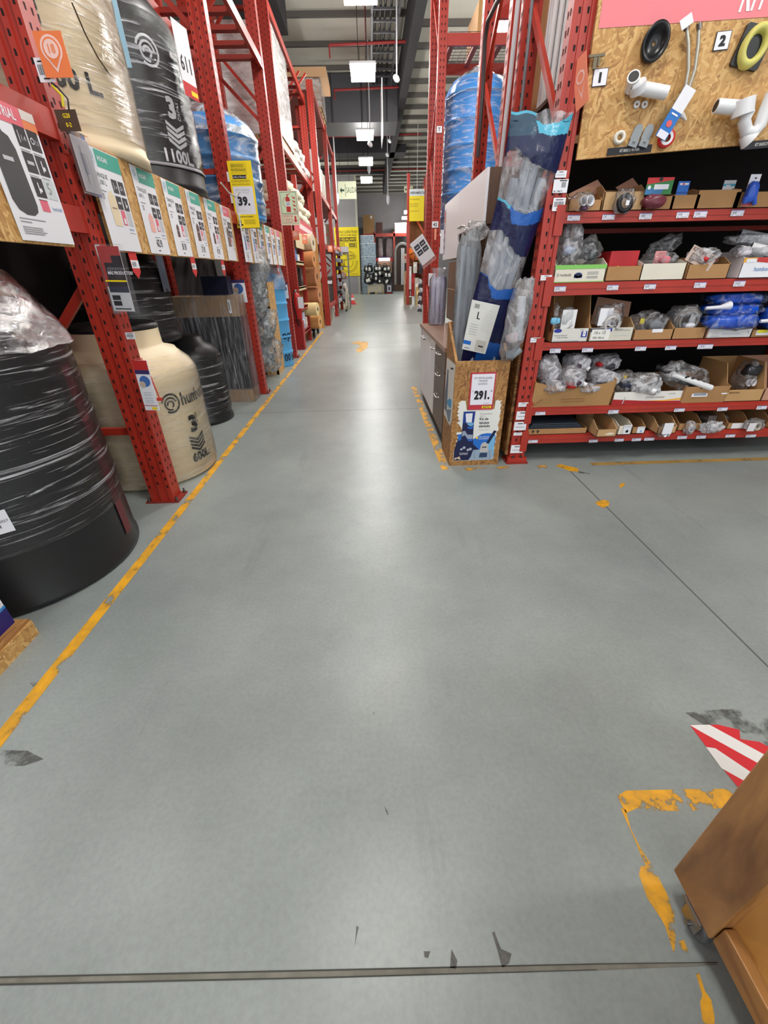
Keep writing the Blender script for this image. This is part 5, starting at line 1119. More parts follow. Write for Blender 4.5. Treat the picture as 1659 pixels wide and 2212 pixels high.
# --- third shelf
def paq(b, w, h): 
    b.rect(w * .80, h * .35, w * .96, h * .78, P(40, 50, 150, .5), .001); b.disc((w * .88, h * .68), w * .045, WHITE, .002, 14, .8); b.rect(w * .84, h * .42, w * .92, h * .62, WHITE, .002); b.text('Paquete para Instalación de', w * .06, h * .48, h * .09, INK, .001, False, .72, 'l', .15); b.text('1/2 Baño WC Pesado', w * .12, h * .32, h * .09, INK, .001, False, .8, 'l', .15)
    b.disc((w * .14, h * .86), w * .11, P(40, 50, 150, .5), .001, 16, .45); b.text('PS-4300', w * .76, h * .85, h * .08, INK, .001, False, .7); b.rect(w * .02, h * .08, w * .75, h * .12, GREYT, .001)
carton((1189, 1266, 710, 745), 2, .36, 'white and blue installation kit carton at the left of the third shelf', paq, CARD, hs=.34, fm=P(216, 214, 208, .5))
bag((1198, 664, 1244, 712), 3.48, .12, 'clear bag with a white card reading Cuello de Cera on the third shelf', (('card', P(228, 228, 228, .5), .55, .5, .11), ('ring', GRYP, .55, .42, .02)), 21, BAGC)
bag((1187, 656, 1210, 722), 3.44, .06, 'strip of light blue film bag beside the left post on the third shelf', (('lump', P(120, 190, 224, .4), .5, .45, .05),), 22, BAGC)
def mh(b, w, h):
    b.rect(w * .0, h * .72, w * .35, h * .97, P(40, 44, 70, .5), .001); b.rect(w * .35, h * .72, w * .5, h * .97, P(40, 50, 150, .5), .001); b.rect(w * .04, h * .1, w * .46, h * .9, P(232, 230, 224, .5), .002); b.text('7/8 x 1/2', w * .08, h * .55, h * .2, INK, .003, False, .9, 'l', .2); b.text('MH 40cm', w * .08, h * .2, h * .18, INK, .003, False, .9, 'l', .1)
    b.rect(w * .55, h * .78, w * .92, h * .82, GREYT, .001); b.rect(w * .55, h * .86, w * .75, h * .9, GREYT, .001); b.rect(w * .55, h * .4, w * .9, h * .44, LG, .001)
carton((1269, 1361, 708, 743), 2, .34, 'carton hand lettered 7/8 x 1/2 MH 40cm on the third shelf', mh, CARD2, hs=.16, fm=P(208, 204, 190, .6), flap=[zY(1292, 641, 3.70), zY(1364, 652, 3.70), zY(1352, 708, 3.62), zY(1275, 700, 3.62)])
bag((1283, 655, 1352, 710), 3.46, .14, 'clear bag of coiled hose and white washers on the third shelf', (('coil', P(190, 186, 184, .35), .5, .2, .07), ('ring', PVC, .52, .22, .026), ('ring', PVC, .72, .2, .02), ('card', WHITE, .2, .5, .1)), 23, BAGC)
def lab1(b, w, h): b.rect(w * .45, h * .72, w * .72, h * 1.05, WHITE, .001)
carton((1364, 1447, 712, 741), 2, .34, 'brown carton with a blank white label on the third shelf', lab1, CARD, hs=.14)
bag((1362, 672, 1440, 714), 3.5, .2, 'clear bag with a small yellow sticker on the third shelf', (('lump', P(120, 122, 128, .5), .55, .35, .08), ('card', P(230, 214, 60, .5), .12, .55, .03)), 25, BAGC)
carton((1448, 1517, 708, 738), 2, .34, 'brown carton holding coiled hose bags on the third shelf', None, CARD, hs=.13)
bag((1438, 658, 1514, 712), 3.5, .18, 'clear bag of dark coiled hose on the third shelf', (('coil', P(120, 116, 112, .35), .5, .38, .09), ('card', P(206, 204, 206, .5), .68, .5, .06), ('lump', P(206, 206, 214, .5), .6, .15, .06)), 26, BAGC)
def lab2(b, w, h): b.rect(w * .04, h * .1, w * .98, h * .98, P(224, 220, 218, .5), .001); b.rect(w * .1, h * .2, w * .3, h * .24, GREYT, .002); b.text('L', w * .9, h * .5, h * .25, INK, .002); b.rect(w * .35, h * .35, w * .75, h * .5, LG, .002)
carton((1520, 1617, 709, 736), 2, .34, 'low carton with a wide white label under the blue bags on the third shelf', lab2, CARDP, hs=.12)
BB = film((200, 214, 246), .01, .6, (11, 11, 11), 1.6, .1, .9, .50, .74)
for i, (px, Y, lb, k) in enumerate((((1512, 676, 1634, 712), 3.43, 'shiny blue bag lying lowest on the third shelf', 0), ((1514, 652, 1640, 684), 3.52, 'blue bag with a white scoop, second from the bottom on the third shelf', 1), ((1520, 628, 1650, 660), 3.56, 'blue bag highest in the pile on the third shelf', 0), ((1632, 660, 1710, 712), 3.45, 'blue bag at the right edge of the third shelf', 1))):
    kk = [('lump', BLUP, .5, .45, onY(px[0], 700, Y).x * 0 + (onY(px[2], 690, Y).x - onY(px[0], 690, Y).x) * .55)]
    r = bag(px, Y, .22, lb, (), 30 + i, BB, 0, 'blue bags on the third shelf', .6)
    a, c = onY(px[0], px[3], Y), onY(px[2], px[1], Y); MB().lump(((a.x + c.x) / 2, Y, (a.z + c.z) / 2), ((c.x - a.x) * .94, .19, (c.z - a.z) * .9), 50 + i, BLUP, .16, 24, 14, .65).build('contents', r)
    if k: MB().tube([onY(px[0] + 10, px[3] - 18, Y - .10), onY(px[0] + 40, px[3] - 20, Y - .115), onY(px[0] + 62, px[3] - 24, Y - .11)], [.012, .014, .032], P(220, 220, 226, .35), 12).build('scoop', r)
carton((1618, 1710, 712, 733), 2, .34, 'carton with a yellow sticker at the right edge of the third shelf', lambda b, w, h: (b.rect(w * .1, h * .3, w * .9, h * .95, WHITE, .001), b.rect(w * .12, h * .6, w * .35, h * 1.0, P(226, 214, 50, .5), .002)), CARD, hs=.11)
# --- fourth shelf
def big(b, w, h):
    for v in (.42, .3, .2): b.rect(w * .36, h * v, w * .66, h * (v + .02), P(140, 100, 60, .7), .001)
    b.flat([(0, 0), (w * .14, h * .3), (w * .12, h * .32), (0, h * .05)], P(150, 110, 70, .7), .001)
carton((1146, 1314, 822, 880), 3 - 2, .4, 'large sagging brown carton at the left of the fourth shelf', big, P(178, 136, 88, .75, bump=.15, bscale=50, var=.06), hs=.26, sag=.05, tilt=.03)
WB = film((228, 226, 232), .18, .92, (12, 12, 12), 1.6, .16, 1.0, .40, .66)
for i, (px, Y, ro, lb, kd) in enumerate((((1157, 765, 1212, 826), 3.50, .3, 'white crumpled bag leaning on the left post, fourth shelf', (('cup', GRYP, .75, .25, .02),)), ((1218, 763, 1272, 800), 3.52, -.1, 'crumpled bag with an open white pipe end, top of the pile', (('tube', PVC, .7, .3, .09), ('lump', P(60, 44, 60, .5), .4, .35, .05))), ((1270, 764, 1338, 802), 3.62, .1, 'dim bag with a red part at the back right of the pile', (('lump', REDP, .2, .5, .04), ('lump', P(70, 70, 74, .5), .55, .4, .07))), ((1206, 790, 1264, 838), 3.42, -.15, 'white bag over a red part and white pipe, front middle of the pile', (('tube', PVC, .78, .32, .09), ('lump', REDP, .4, .2, .05), ('lump', P(60, 40, 56, .5), .6, .3, .05))), ((1262, 795, 1340, 832), 3.50, -.25, 'long crinkled bag hanging right over the large carton', (('lump', P(160, 160, 166, .5), .5, .5, .07),)), ((1166, 818, 1222, 846), 3.43, 0, 'white bag lowest at the front left of the pile', ()), ((1240, 826, 1296, 846), 3.45, 0, 'white bag lowest at the front right of the pile', ()))):
    bag(px, Y, .2, lb, kd, 60 + i, WB, ro, 'pile of white bags in the large carton')
def ino(b, w, h):
    b.flat([(0, 0), (w, 0), (w, h * .22), (w * .75, h * .22), (w * .45, h * .28), (0, h * .45)], P(170, 34, 38, .5), .001); b.flat([(w * .45, h * .28), (w * .75, h * .22), (w, h * .3), (w, h * .45), (w * .75, h * .3)], P(240, 170, 40, .5), .0015); b.text('KIT ACCESORIO PARA INODORO', w * .47, h * .48, h * .11, P(120, 70, 70, .5), .001, False, .62); b.text('humboldt', w * .78, h * .75, h * .12, GREYT, .001, False, .8); b.tube([(w * .15, h * .1, .003), (w * .17, h * .6, .003)], .004, LG, 6)
carton((1320, 1469, 846, 875), 1, .38, 'white kit accesorio para inodoro carton on the fourth shelf', ino, CARD, hs=.18, fm=P(228, 224, 218, .5))
bag((1318, 800, 1372, 850), 3.5, .18, 'bag with navy parts and a yellow dot left in the white carton', (('lump', NVP, .5, .45, .06), ('ring', P(230, 200, 60, .5), .35, .8, .012)), 70, BAGC)
bag((1352, 806, 1430, 850), 3.46, .2, 'bag of white tubes in the white carton', (('tube', PVC, .5, .3, .12), ('ring', PVC, .75, .25, .03), ('ring', PVC, .85, .2, .025)), 71, BAGF)
def lab3(b, w, h): b.rect(w * .2, h * .38, w * .55, h * .95, WHITE, .001); b.rect(w * .24, h * .45, w * .52, h * .65, GREYT, .002); b.rect(w * .86, h * .5, w * .99, h * .98, WHITE, .001); b.text('HPT', w * .6, h * .62, h * .15, INK, .001)
carton((1466, 1560, 834, 874), 1, .40, 'brown carton with two white labels on the fourth shelf', lab3, CARD, hs=.17, tilt=.02)
r = bag((1418, 786, 1540, 842), 3.46, .14, 'long bag of black and white striped tubes slanting into a carton', (), 72, BAGC, -.32)
b = MB(); b.tube([onY(1450, 808, 3.42), onY(1536, 838, 3.38)], .024, PVC, 12); b.build('pipe', r); b = MB(); b.tube([onY(1452, 818, 3.42), onY(1515, 836, 3.40)], .022, BLACK, 12); b.build('pipe', r); b = MB(); b.tube([onY(1418, 792, 3.55), onY(1460, 806, 3.46)], .03, BLACK, 12); b.build('pipe', r)
b = MB()
for k in range(5): q = onY(1480 + 11 * k, 816 + 4 * k, 3.385); b.beam(q, q + V((.03, 0, .012)), .004, .014, BLACK)
tag(b.build('stripes', r), kind='stuff')
carton((1560, 1640, 842, 869), 1, .4, 'brown carton with spread flaps and a black bag on the fourth shelf', lambda b, w, h: b.text('IMPORTADO', w * .1, h * .7, h * .14, P(110, 80, 50, .6), .001, True, .7), P(186, 146, 98, .75, var=.05), hs=.3)
bag((1582, 780, 1636, 842), 3.55, .16, 'black bag with grey parts in the carton with spread flaps', (('lump', P(40, 40, 44, .3), .55, .72, .1), ('cup', P(190, 186, 190, .4), .4, .3, .03), ('cup', P(190, 186, 190, .4), .75, .3, .03)), 74, BAGC)
carton((1642, 1720, 838, 867), 1, .4, 'pinkish brown carton at the right edge of the fourth shelf', None, CARDP, hs=.3)
# --- bottom shelf
def arrows(b, w, h):
    for u in (.08, .16): b.flat([(w * u, h * .3), (w * u + .012, h * .3), (w * u + .012, h * .6), (w * u + .025, h * .6), (w * u + .006, h * .9), (w * u - .013, h * .6), (w * u, h * .6)], P(50, 40, 30, .6), .001)
carton((1138, 1265, 926, 942), 0, .4, 'flat carton of dark mats at the left of the bottom shelf', arrows, CARD, hs=.055)
b = MB(); x0, x1 = onY(1142, 925, 3.42).x, onY(1258, 925, 3.42).x
for k in range(3): b.box((x0 + .02 * k, 3.43 + .01 * k, .295 + .014 * k), (x1 - .015 * k, 3.78, .305 + .014 * k), P(64, 72, 84, .35))
b.build('rubber_mats', None, 'stack of dark slate mats in the flat carton on the bottom shelf', 'mats')
carton((1286, 1328, 928, 949), 0, .42, 'carton with a torn paper hole overhanging the bottom shelf', lambda b, w, h: b.flat([(w * .4, h * .4), (w * .65, h * .6), (w * .9, h * .5), (w * .8, h * .3), (w * .55, h * .25)], P(224, 214, 196, .6), .002), CARD2, hs=.12, Y=3.30)
def bl(c1):
    return lambda b, w, h: (b.rect(w * .35, h * .1, w * .9, h * 1.1, P(224, 226, 232, .4), .004), b.rect(w * .42, h * .85, w * .83, h * .98, LG, .005), b.disc((w * .65, h * .4), h * .16, c1, .005))
carton((1331, 1360, 920, 944), 0, .38, 'narrow white carton with a black knob card on the bottom shelf', bl(BLACK), CARDW, hs=.11, Y=3.34)
carton((1361, 1389, 923, 945), 0, .38, 'narrow brown carton with a light blue card on the bottom shelf', bl(P(120, 170, 210, .5)), CARD, hs=.10, Y=3.36)
carton((1416, 1456, 922, 942), 0, .42, 'carton with a house shaped white hang card on the bottom shelf', None, CARD2, hs=.12, Y=3.34)
bag((1418, 914, 1454, 944), 3.335, .05, 'bag with white hang card and chrome parts on the bottom shelf', (('card', WHITE, .5, .7, .08), ('ring', P(200, 200, 206, .2, .5), .75, .2, .016), ('cup', P(210, 210, 216, .3, .3), .4, .2, .018)), 80, BAGC)
carton((1460, 1508, 915, 936), 0, .40, 'brown carton behind a bagged elbow on the bottom shelf', None, CARD, hs=.12)
bag((1475, 910, 1505, 938), 3.375, .06, 'small bag with a grey elbow on the bottom shelf', (('ring', P(170, 168, 174, .35), .5, .45, .03),), 81)
bag((1507, 910, 1566, 935), 3.37, .06, 'flat clear bag of pale parts on the bottom shelf', (('lump', P(214, 206, 208, .5), .5, .5, .06), ('ring', GRYP, .45, .55, .03)), 82)
bag((1508, 892, 1570, 913), 3.6, .14, 'dim bag behind the flat one on the bottom shelf', (('card', P(130, 116, 104, .6), .3, .4, .08),), 83, BAGC)
carton((1566, 1610, 914, 932), 0, .40, 'brown carton with a white sheet on the bottom shelf', lambda b, w, h: b.rect(w * .2, h * .1, w * .98, h * 1.0, P(224, 220, 222, .5), .002), CARD, hs=.12)
bag((1604, 904, 1656, 930), 3.37, .06, 'clear bag with a chrome ring on the bottom shelf', (('ring', P(214, 206, 190, .25, .4), .58, .4, .036), ('card', P(220, 216, 220, .5), .2, .4, .06)), 84, BAGC)
carton((1656, 1710, 912, 930), 0, .40, 'brown carton cut by the right edge on the bottom shelf', None, CARD, hs=.12)
# ================================================================= kiosk with the tank kit
KX0, KX1, KY0, KY1 = .653, 1.086, 3.36, 3.80
ki = thing('display_bin', 'strand board bin with the 291 price sign at the end of the right rack', 'display bin', (.87, 3.58, 0))
b = MB().box((KX0, KY0, 0), (KX1, KY0 + .022, .885), OSBK); b.build('front_panel', ki)
sd = MB()
for x in (KX0, KX1 - .02):
    p = [(KY0 + .022, 0), (KY1, 0), (KY1, 1.13), (KY0 + .022, .885)]; vs = [(x, y, z) for y, z in p] + [(x + .02, y, z) for y, z in p]
    s_ = MB(); s_.mesh(vs, [(0, 3, 2, 1)[::-1] if False else (3, 2, 1, 0), (4, 5, 6, 7), (0, 1, 5, 4), (1, 2, 6, 5), (2, 3, 7, 6), (3, 0, 4, 7)], OSBKX); s_.build('side_panel', ki)
MB().box((KX0 + .02, KY1 - .02, 0), (KX1 - .02, KY1, 1.13), OSBK).build('back_panel', ki)
MB().box((KX0 + .02, KY0 + .022, .05), (KX1 - .02, KY1 - .02, .07), OSBK).build('bottom_panel', ki)
def kz(zx, zy, Y=KY0): q = onY(940 + zx / 8.506, 760 + zy / 8.506, Y); return (q.x - KX0, q.z)
NAVY = P(24, 30, 70, .45); BLU1 = P(36, 110, 200, .45); SKY = P(120, 180, 220, .45); DEC = P(228, 228, 222, .5)
b = MB().facing((KX0, KY0 - .0006, 0))
def kp(pts, m, w): b.flat([kz(*p) for p in pts][::-1] if False else [kz(*p) for p in pts], m, w)
kp([(480, 900), (450, 930), (420, 940), (450, 980), (410, 1010), (440, 1040), (405, 1110), (440, 1130), (400, 1160), (430, 1200), (420, 1240), (460, 1270), (400, 1300), (440, 1340), (480, 1400), (510, 1470), (400, 1480), (385, 1510), (430, 1540), (400, 1580), (440, 1600), (380, 1640), (410, 1680), (360, 1720), (390, 1770), (370, 1800), (340, 1820), (330, 2000), (600, 1995), (1050, 1975), (1075, 1930), (1030, 1925), (1085, 1850), (1060, 1830), (1090, 1780), (1080, 1720), (1110, 1660), (1100, 1600), (1130, 1520), (1120, 1480), (1170, 1430), (1150, 1340), (1190, 1240), (1180, 1180), (1210, 1080), (1190, 1050), (1220, 960), (1190, 940), (1230, 890), (1180, 900), (1150, 880), (1110, 900), (1090, 1050), (580, 1070), (560, 900)], DEC, .0002)
kp([(345, 1825), (375, 1720), (420, 1600), (480, 1540), (520, 1250), (690, 1600), (760, 1700), (800, 1790), (700, 1860), (650, 1930), (610, 1990), (335, 1998)], NAVY, .0004)
kp([(410, 1520), (480, 1510), (500, 1600), (430, 1640)], BLU1, .0005)
kp([(690, 1610), (850, 1510), (960, 1492), (1060, 1500), (1110, 1530), (1095, 1700), (1000, 1760), (800, 1790), (700, 1700)], BLU1, .0005)
kp([(965, 1680), (1060, 1560), (1105, 1530), (1080, 1720), (1075, 1900), (1045, 1972), (615, 1990), (650, 1930), (700, 1860), (800, 1790), (900, 1760)], SKY, .0006)
kp([(700, 1800), (1040, 1790), (1060, 1930), (1040, 1970), (620, 1988), (650, 1930)], P(150, 170, 190, .5), .0007)
for zx in (720, 860, 1000): kp([(zx, 1800), (zx + 6, 1800), (zx, 1960), (zx - 6, 1960)], P(90, 110, 140, .5), .0008)
kp([(800, 1940), (822, 1855), (955, 1850), (950, 1935)], P(44, 66, 96, .5), .0009); kp([(818, 1845), (832, 1740), (850, 1690), (890, 1662), (930, 1660), (960, 1690), (976, 1720), (965, 1840)], P(190, 186, 184, .5), .001); kp([(860, 1745), (945, 1735), (940, 1755), (862, 1762)], INK, .0012)
kp([(935, 1675), (1080, 1440), (1130, 1455), (985, 1685)], NAVY, .0010)
kp([(523, 1098), (742, 1093), (712, 1300), (505, 1312)], P(30, 60, 140, .4), .0012); kp([(505, 1312), (712, 1300), (678, 1840), (455, 1830)], NAVY, .0012); kp([(560, 1135), (690, 1125), (670, 1300), (568, 1298)], P(226, 228, 234, .4), .0014)
kp([(575, 1310), (708, 1300), (702, 1340), (660, 1370), (610, 1350)], P(110, 170, 210, .4), .0014); kp([(600, 1370), (660, 1385), (700, 1350), (697, 1400), (650, 1420), (590, 1400)], P(40, 100, 200, .4), .0014)
kp([(500, 1460), (550, 1450), (590, 1520), (690, 1520), (682, 1600), (600, 1600), (545, 1530), (490, 1560)], P(150, 160, 180, .4), .0014); kp([(545, 1535), (600, 1605), (682, 1600), (678, 1640), (610, 1640)], P(40, 100, 200, .4), .0015)
for c in ((480, 1790, 22), (530, 1760, 26), (600, 1800, 24), (645, 1785, 26)): q = kz(c[0], c[1]); b.disc(q, c[2] / 8.5 * .0043, P(170, 176, 190, .5), .0015, 10)
for t, zx, zy, h, m, bo in (('Recomendamos', 825, 1150, .012, GREYT, False), ('usar el', 820, 1190, .012, GREYT, False), ('Kit de', 812, 1255, .022, P(40, 44, 60, .5), True), ('tanque', 808, 1322, .022, P(40, 44, 60, .5), True), ('elevado', 800, 1385, .022, P(40, 44, 60, .5), True), ('Todo en 1', 795, 1445, .018, LG, False), ('Alta resistencia', 805, 1572, .010, WHITE, True), ('a la intemperie', 800, 1605, .010, WHITE, True), ('Tus instalaciones', 440, 1868, .008, WHITE, True), ('siempre seguras', 444, 1890, .008, WHITE, True)):
    q = kz(zx, zy); b.text(t, q[0], q[1], h, m, .002, bo, .92)
q = kz(768, 1580); b.disc(q, .011, P(236, 200, 60, .5), .0018)
kp([(350, 1950), (400, 1940), (450, 1920), (465, 1985), (400, 1960), (360, 1990)], P(210, 190, 160, .5), .0012)
tag(b.build('kit_decal', ki), 'torn edged decal reading Kit de tanque elevado')
b = MB().frame((KX0 - .0006, KY1, 0), (0, -1, 0), (0, 0, 1))
def ksl(zx, zy): q = onX(940 + zx / 8.506, 760 + zy / 8.506, KX0); return (KY1 - q.y, q.z)
b.flat([ksl(*p) for p in ((220, 105), (290, 160), (375, 240), (355, 480), (340, 720), (310, 1250), (275, 1360), (235, 1300), (190, 1190), (160, 1150), (175, 800), (200, 400))], DEC, .0003)
b.flat([ksl(*p) for p in ((228, 320), (250, 330), (240, 600), (225, 900), (210, 1100), (170, 1040), (180, 760), (205, 560))], P(90, 104, 124, .5), .0006); b.flat([ksl(*p) for p in ((225, 900), (270, 850), (305, 890), (300, 1010), (270, 1040), (225, 960))], P(70, 160, 214, .5), .0008); b.flat([ksl(*p) for p in ((200, 1060), (300, 1060), (265, 1290), (240, 1280))], P(120, 140, 160, .5), .0005); b.flat([ksl(*p) for p in ((288, 285), (340, 300), (338, 330), (287, 320))], INK, .0006)
b.build('side_decal', ki)
a, c = kz(600, 1068), kz(1130, 318)
b = MB().facing((KX0 + a[0] + .0, KY0 - .004, a[1])); w, h = .205, .30
b.box((0, 0, -.002), (w, h, .001), P(190, 52, 66, .5)); b.rect(.012, .042, w - .01, h - .012, P(232, 230, 240, .5), .002)
for t, v in (('KIT INSTALACION', .25), ('TANQUE', .228), ('ELEVADO', .204)): b.text(t, w * .5, v, .014, INK, .003, False, .85, 'c')
b.heavy('291.', .042, .09, .064, INK, .003, .76); b.text('S/', .022, .15, .008, INK, .003, True); b.text('50', w - .034, .148, .01, INK, .003, True, 1.1); b.rect(w * .6, .052, w * .85, .055, GREYT, .003); b.rect(w * .55, .012, w * .93, .03, YEL, .002); b.text('MAESTRO', w * .74, .016, .010, INK, .003, True, .9, 'c')
b.build('price_sign', None, 'red framed price sign reading KIT INSTALACION TANQUE ELEVADO 291.50 on the bin', 'price sign')
# ---- patterned tank kit bag leaning in the bin
LE = [(1104, 246), (1091, 327), (1075, 426), (1058, 496), (1037, 585), (1021, 648), (994, 790)]
RE = [(1240, 238), (1207, 360), (1176, 452), (1140, 551), (1116, 626), (1107, 664), (1083, 796)]
def along(E_, py):
    for (x0, y0), (x1, y1) in zip(E_, E_[1:]):
        if py <= y1 or (x1, y1) == E_[-1]: return x0 + (x1 - x0) * (py - y0) / (y1 - y0)
def cv(pts, u):
    for (a, p), (c, q) in zip(pts, pts[1:]):
        if u <= c: t = (u - a) / (c - a); t = t * t * (3 - 2 * t); return p + (q - p) * t
    return pts[-1][1]
def kpt(u, v, back=False):
    py = 795 + (240 - 795) * v; py0 = max(py, 246); x0, x1 = along(LE, py0), along(RE, max(py, 240))
    px = x0 + (x1 - x0) * u
    puff = math.sin(PI * u) ** .6 * min(1, (1 - v) * 6) * min(1, v * 8 + .4)
    Y0_ = 3.60 - .27 * v
    Y = Y0_ - (.055 * puff if not back else -.045 * puff) + .006 * noise.noise(V((u * 6, v * 14, 3)))
    p = onY(px, py, Y0_); k = .010 * noise.noise(V((u * 3, v * 9, 9)))
    if v > .96: p.z += .025 * noise.noise(V((u * 6, 1, 1)))
    return V((p.x + k * (1 - abs(2 * u - 1)), Y, p.z))
KC = film((244, 244, 248), .06, .62, (9, 9, 5), 1.5, .1, .9, .46, .72)
def foil(c):
    m = P(*c, .22, 0, .6, .35, 26); return m
KN, KB, KCY, KTL = foil((24, 30, 72)), foil((36, 96, 180)), foil((80, 176, 206)), foil((44, 74, 96))
def kmat(u, v):
    zy = ((795 + (240 - 795) * v) - 240) * 4.1475
    a1 = cv([(0, 380), (.15, 335), (.35, 430), (.5, 490), (.8, 540), (1, 565)], u)
    if u > .42 and zy < cv([(.42, 70), (.55, 130), (.75, 110), (1, 20)], u): return KC
    if u > .42 and zy < cv([(.42, 100), (.5, 210), (.7, 235), (1, 205)], u): return KCY
    if zy < 28 and u < .42: return KCY
    if zy < a1: return KTL if (u < .45 and zy < 230) else KN
    b0 = cv([(0, 775), (.12, 800), (.25, 850), (.4, 905), (.6, 930), (.8, 905), (1, 860)], u)
    if zy < b0: return KC
    if zy < cv([(0, 795), (.12, 822), (.25, 880), (.4, 1020), (.6, 1035), (.8, 1025), (1, 990)], u): return KB if u > .27 else KCY
    if zy < cv([(0, 1070), (.2, 1068), (.35, 1130), (.5, 1220), (.7, 1285), (.85, 1312), (1, 1300)], u): return KN
    if zy < cv([(0, 1440), (.15, 1470), (.3, 1560), (.5, 1600), (1, 1585)], u): return KC
    if zy < cv([(0, 1445), (.15, 1480), (.3, 1590), (.42, 1680), (1, 1690)], u): return KB
    if zy > 2060 + 60 * abs(u - .5) and .3 < u < .9: return KB
    return KN
kb = thing('tank_kit_bag', 'tall navy and blue wave patterned bag of pipes leaning in the bin', 'kit bag', kpt(.5, 0))
b = MB(); b.grid(lambda u, v: kpt(u, v), 84, 250, KC, True, kmat); b.grid(lambda u, v: kpt(1 - u, v, True), 20, 40, KC, True, lambda u, v: KN if kmat(1 - u, v) in (KN, KTL) else KC); b.build('printed_bag', kb)
PG2 = P(184, 190, 200, .35)
for u, t in ((.25, .74), (.42, .84), (.58, .84), (.75, .74)):
    pts = [kpt(u, v) * .5 + kpt(u, v, True) * .5 for v in (.03, .3, .6, t)]; MB().tube(pts, .030, PG2, 12, hollow=.8).build('pipe', kb)
b = MB(); q = [onY(1020, 647, 3.445), onY(1080, 660, 3.445), onY(1048, 765, 3.50), onY(998, 754, 3.50)]
b.mesh(q, [(3, 2, 1, 0)], P(228, 228, 222, .5)); b.mesh([p + V((0, .003, 0)) for p in q], [(0, 1, 2, 3)], WHITE)
def lp_(u, v): return q[3] * (1 - u) * (1 - v) + q[2] * u * (1 - v) + q[0] * (1 - u) * v + q[1] * u * v + V((0, -.0006, 0))
def lr(u0, v0, u1, v1, m): b.mesh([lp_(u0, v0), lp_(u1, v0), lp_(u1, v1), lp_(u0, v1)], [(0, 1, 2, 3)], m)
for k in range(6): lr(.14 + .03 * k, .86, .155 + .03 * k, .94, INK)
for k in range(10): lr(.55, .45 + .045 * k, .9 - .03 * (k % 3), .455 + .045 * k, LG)
for k in range(5): lr(.12, .34 + .05 * k, .42, .348 + .05 * k, GREYT)
lr(.3, .66, .34, .8, INK); lr(.34, .66, .42, .68, INK); lr(.0, .12, .3, .2, BLU1); lr(.5, .03, .9, .26, P(200, 196, 186, .5)); lr(.62, .12, .82, .15, INK); lr(.05, .02, .35, .08, WHITE); lr(.08, .035, .3, .06, GREYT)
tag(b.build('label_card', kb), 'white printed instruction card')
cb = thing('clear_bag', 'clear bag with a grey elbow fitting beside the wave patterned bag', 'bag', onY(1112, 778, 3.34))
c0, c1 = onY(1082, 780, 3.345), onY(1147, 600, 3.345); MB().lump(((c0.x + c1.x) / 2 + .01, 3.345, (c0.z + c1.z) / 2), ((c1.x - c0.x) * 1.12, .12, c1.z - c0.z), 21, film((242, 243, 246), .10, .65, (7, 7, 5), 1.5, .1, .9, .44, .72), .2, 26, 20, .7, 1.6, -.12).build('plastic_bag', cb)
MB().tube([onY(1092, 768, 3.34), onY(1108, 765, 3.33), onY(1122, 752, 3.33)], [.03, .034, .036], PVCG, 14, hollow=.8).build('elbow', cb); MB().lump(onY(1106, 730, 3.34), (.09, .06, .07), 9, P(220, 200, 204, .5), .2).build('contents', cb); MB().tube([onY(1120, 735, 3.36), onY(1128, 640, 3.37)], .03, P(190, 196, 204, .4), 12).build('pipe', cb)
gp = thing('bag_of_conduit_pipes', 'film wrapped bundle of grey pipes standing in the bin left of the patterned bag', 'pipes', (.75, 3.68, .07))
for k, (x, y) in enumerate(((.70, 3.66), (.745, 3.65), (.79, 3.66), (.72, 3.71), (.77, 3.71), (.82, 3.70))): MB().tube([(x, y, .08), (x + .01, y, 1.66 - .01 * k)], .024, PVCG, 12, hollow=.8).build('pipe', gp)
b = MB()
def gw(u, v):
    a = 2 * PI * u; r = .095 + .008 * noise.noise(V((math.cos(a) * 3, math.sin(a) * 3, v * 6))); w = 1 - .35 * max(0, v - .93) / .07
    return V((.765 + r * w * math.cos(a), 3.68 + .055 * w * math.sin(a), .08 + 1.66 * v + (.03 * noise.noise(V((u * 9, v, 2))) if v > .9 else 0)))
b.grid(gw, 30, 30, film((214, 220, 226), .10, .6, (14, 14, 2), 1.4, .12, .8, .42, .7)); b.build('plastic_bag', gp)
p = onY(1030, 500, 3.7); MB().lump(p, (.17, .12, .11), 31, film((230, 232, 234), .2, .85, (12, 12, 12), 1.5), .3).build('film_top', gp)
# ================================================================= kitchen set behind the bin
WG = P(244, 243, 248, .3, 0, .4); BRW = wood((92, 68, 54), (116, 88, 70), (30, 30, 3), .4, 1.0); BRT = wood((140, 108, 88), (158, 124, 100), (20, 3, 20), .35, 1)
kc = thing('base_cabinet', 'white fronted kitchen base cabinet with brown drawers and countertop', 'cabinet', (.9, 4.9, 0))
ya, yb = 3.86, 5.90; xf = .655; xb = 1.13
MB().box((xf + .02, ya, .10), (xb, yb, .875), BRW).build('body', kc); MB().box((xf - .012, ya - .01, .875), (xb + .01, yb + .01, .91), BRT).build('countertop', kc)
for y in (ya + .05, 4.80, yb - .08):
    for x in (xf + .05, xb - .08): MB().box((x, y, 0), (x + .04, y + .04, .10), BLACK).build('leg', kc)
def handle(b, o, ax, L):
    o = V(o); ax = V(ax); d = V((-.03, 0, 0)); b.tube([o - ax * L / 2, o - ax * L / 2 + d, o + ax * L / 2 + d, o + ax * L / 2], .0085, P(190, 188, 186, .25, .9), 8); return b
for i, (y0, y1) in enumerate(((5.42, 5.90), (4.94, 5.41))):
    d = MB().box((xf, y0 + .004, .11), (xf + .02, y1 - .004, .87), WG).build('door', kc); handle(MB(), (xf, y0 + .07 if i == 0 else y1 - .07, .80), (0, 1, 0), .12).build('handle', d)
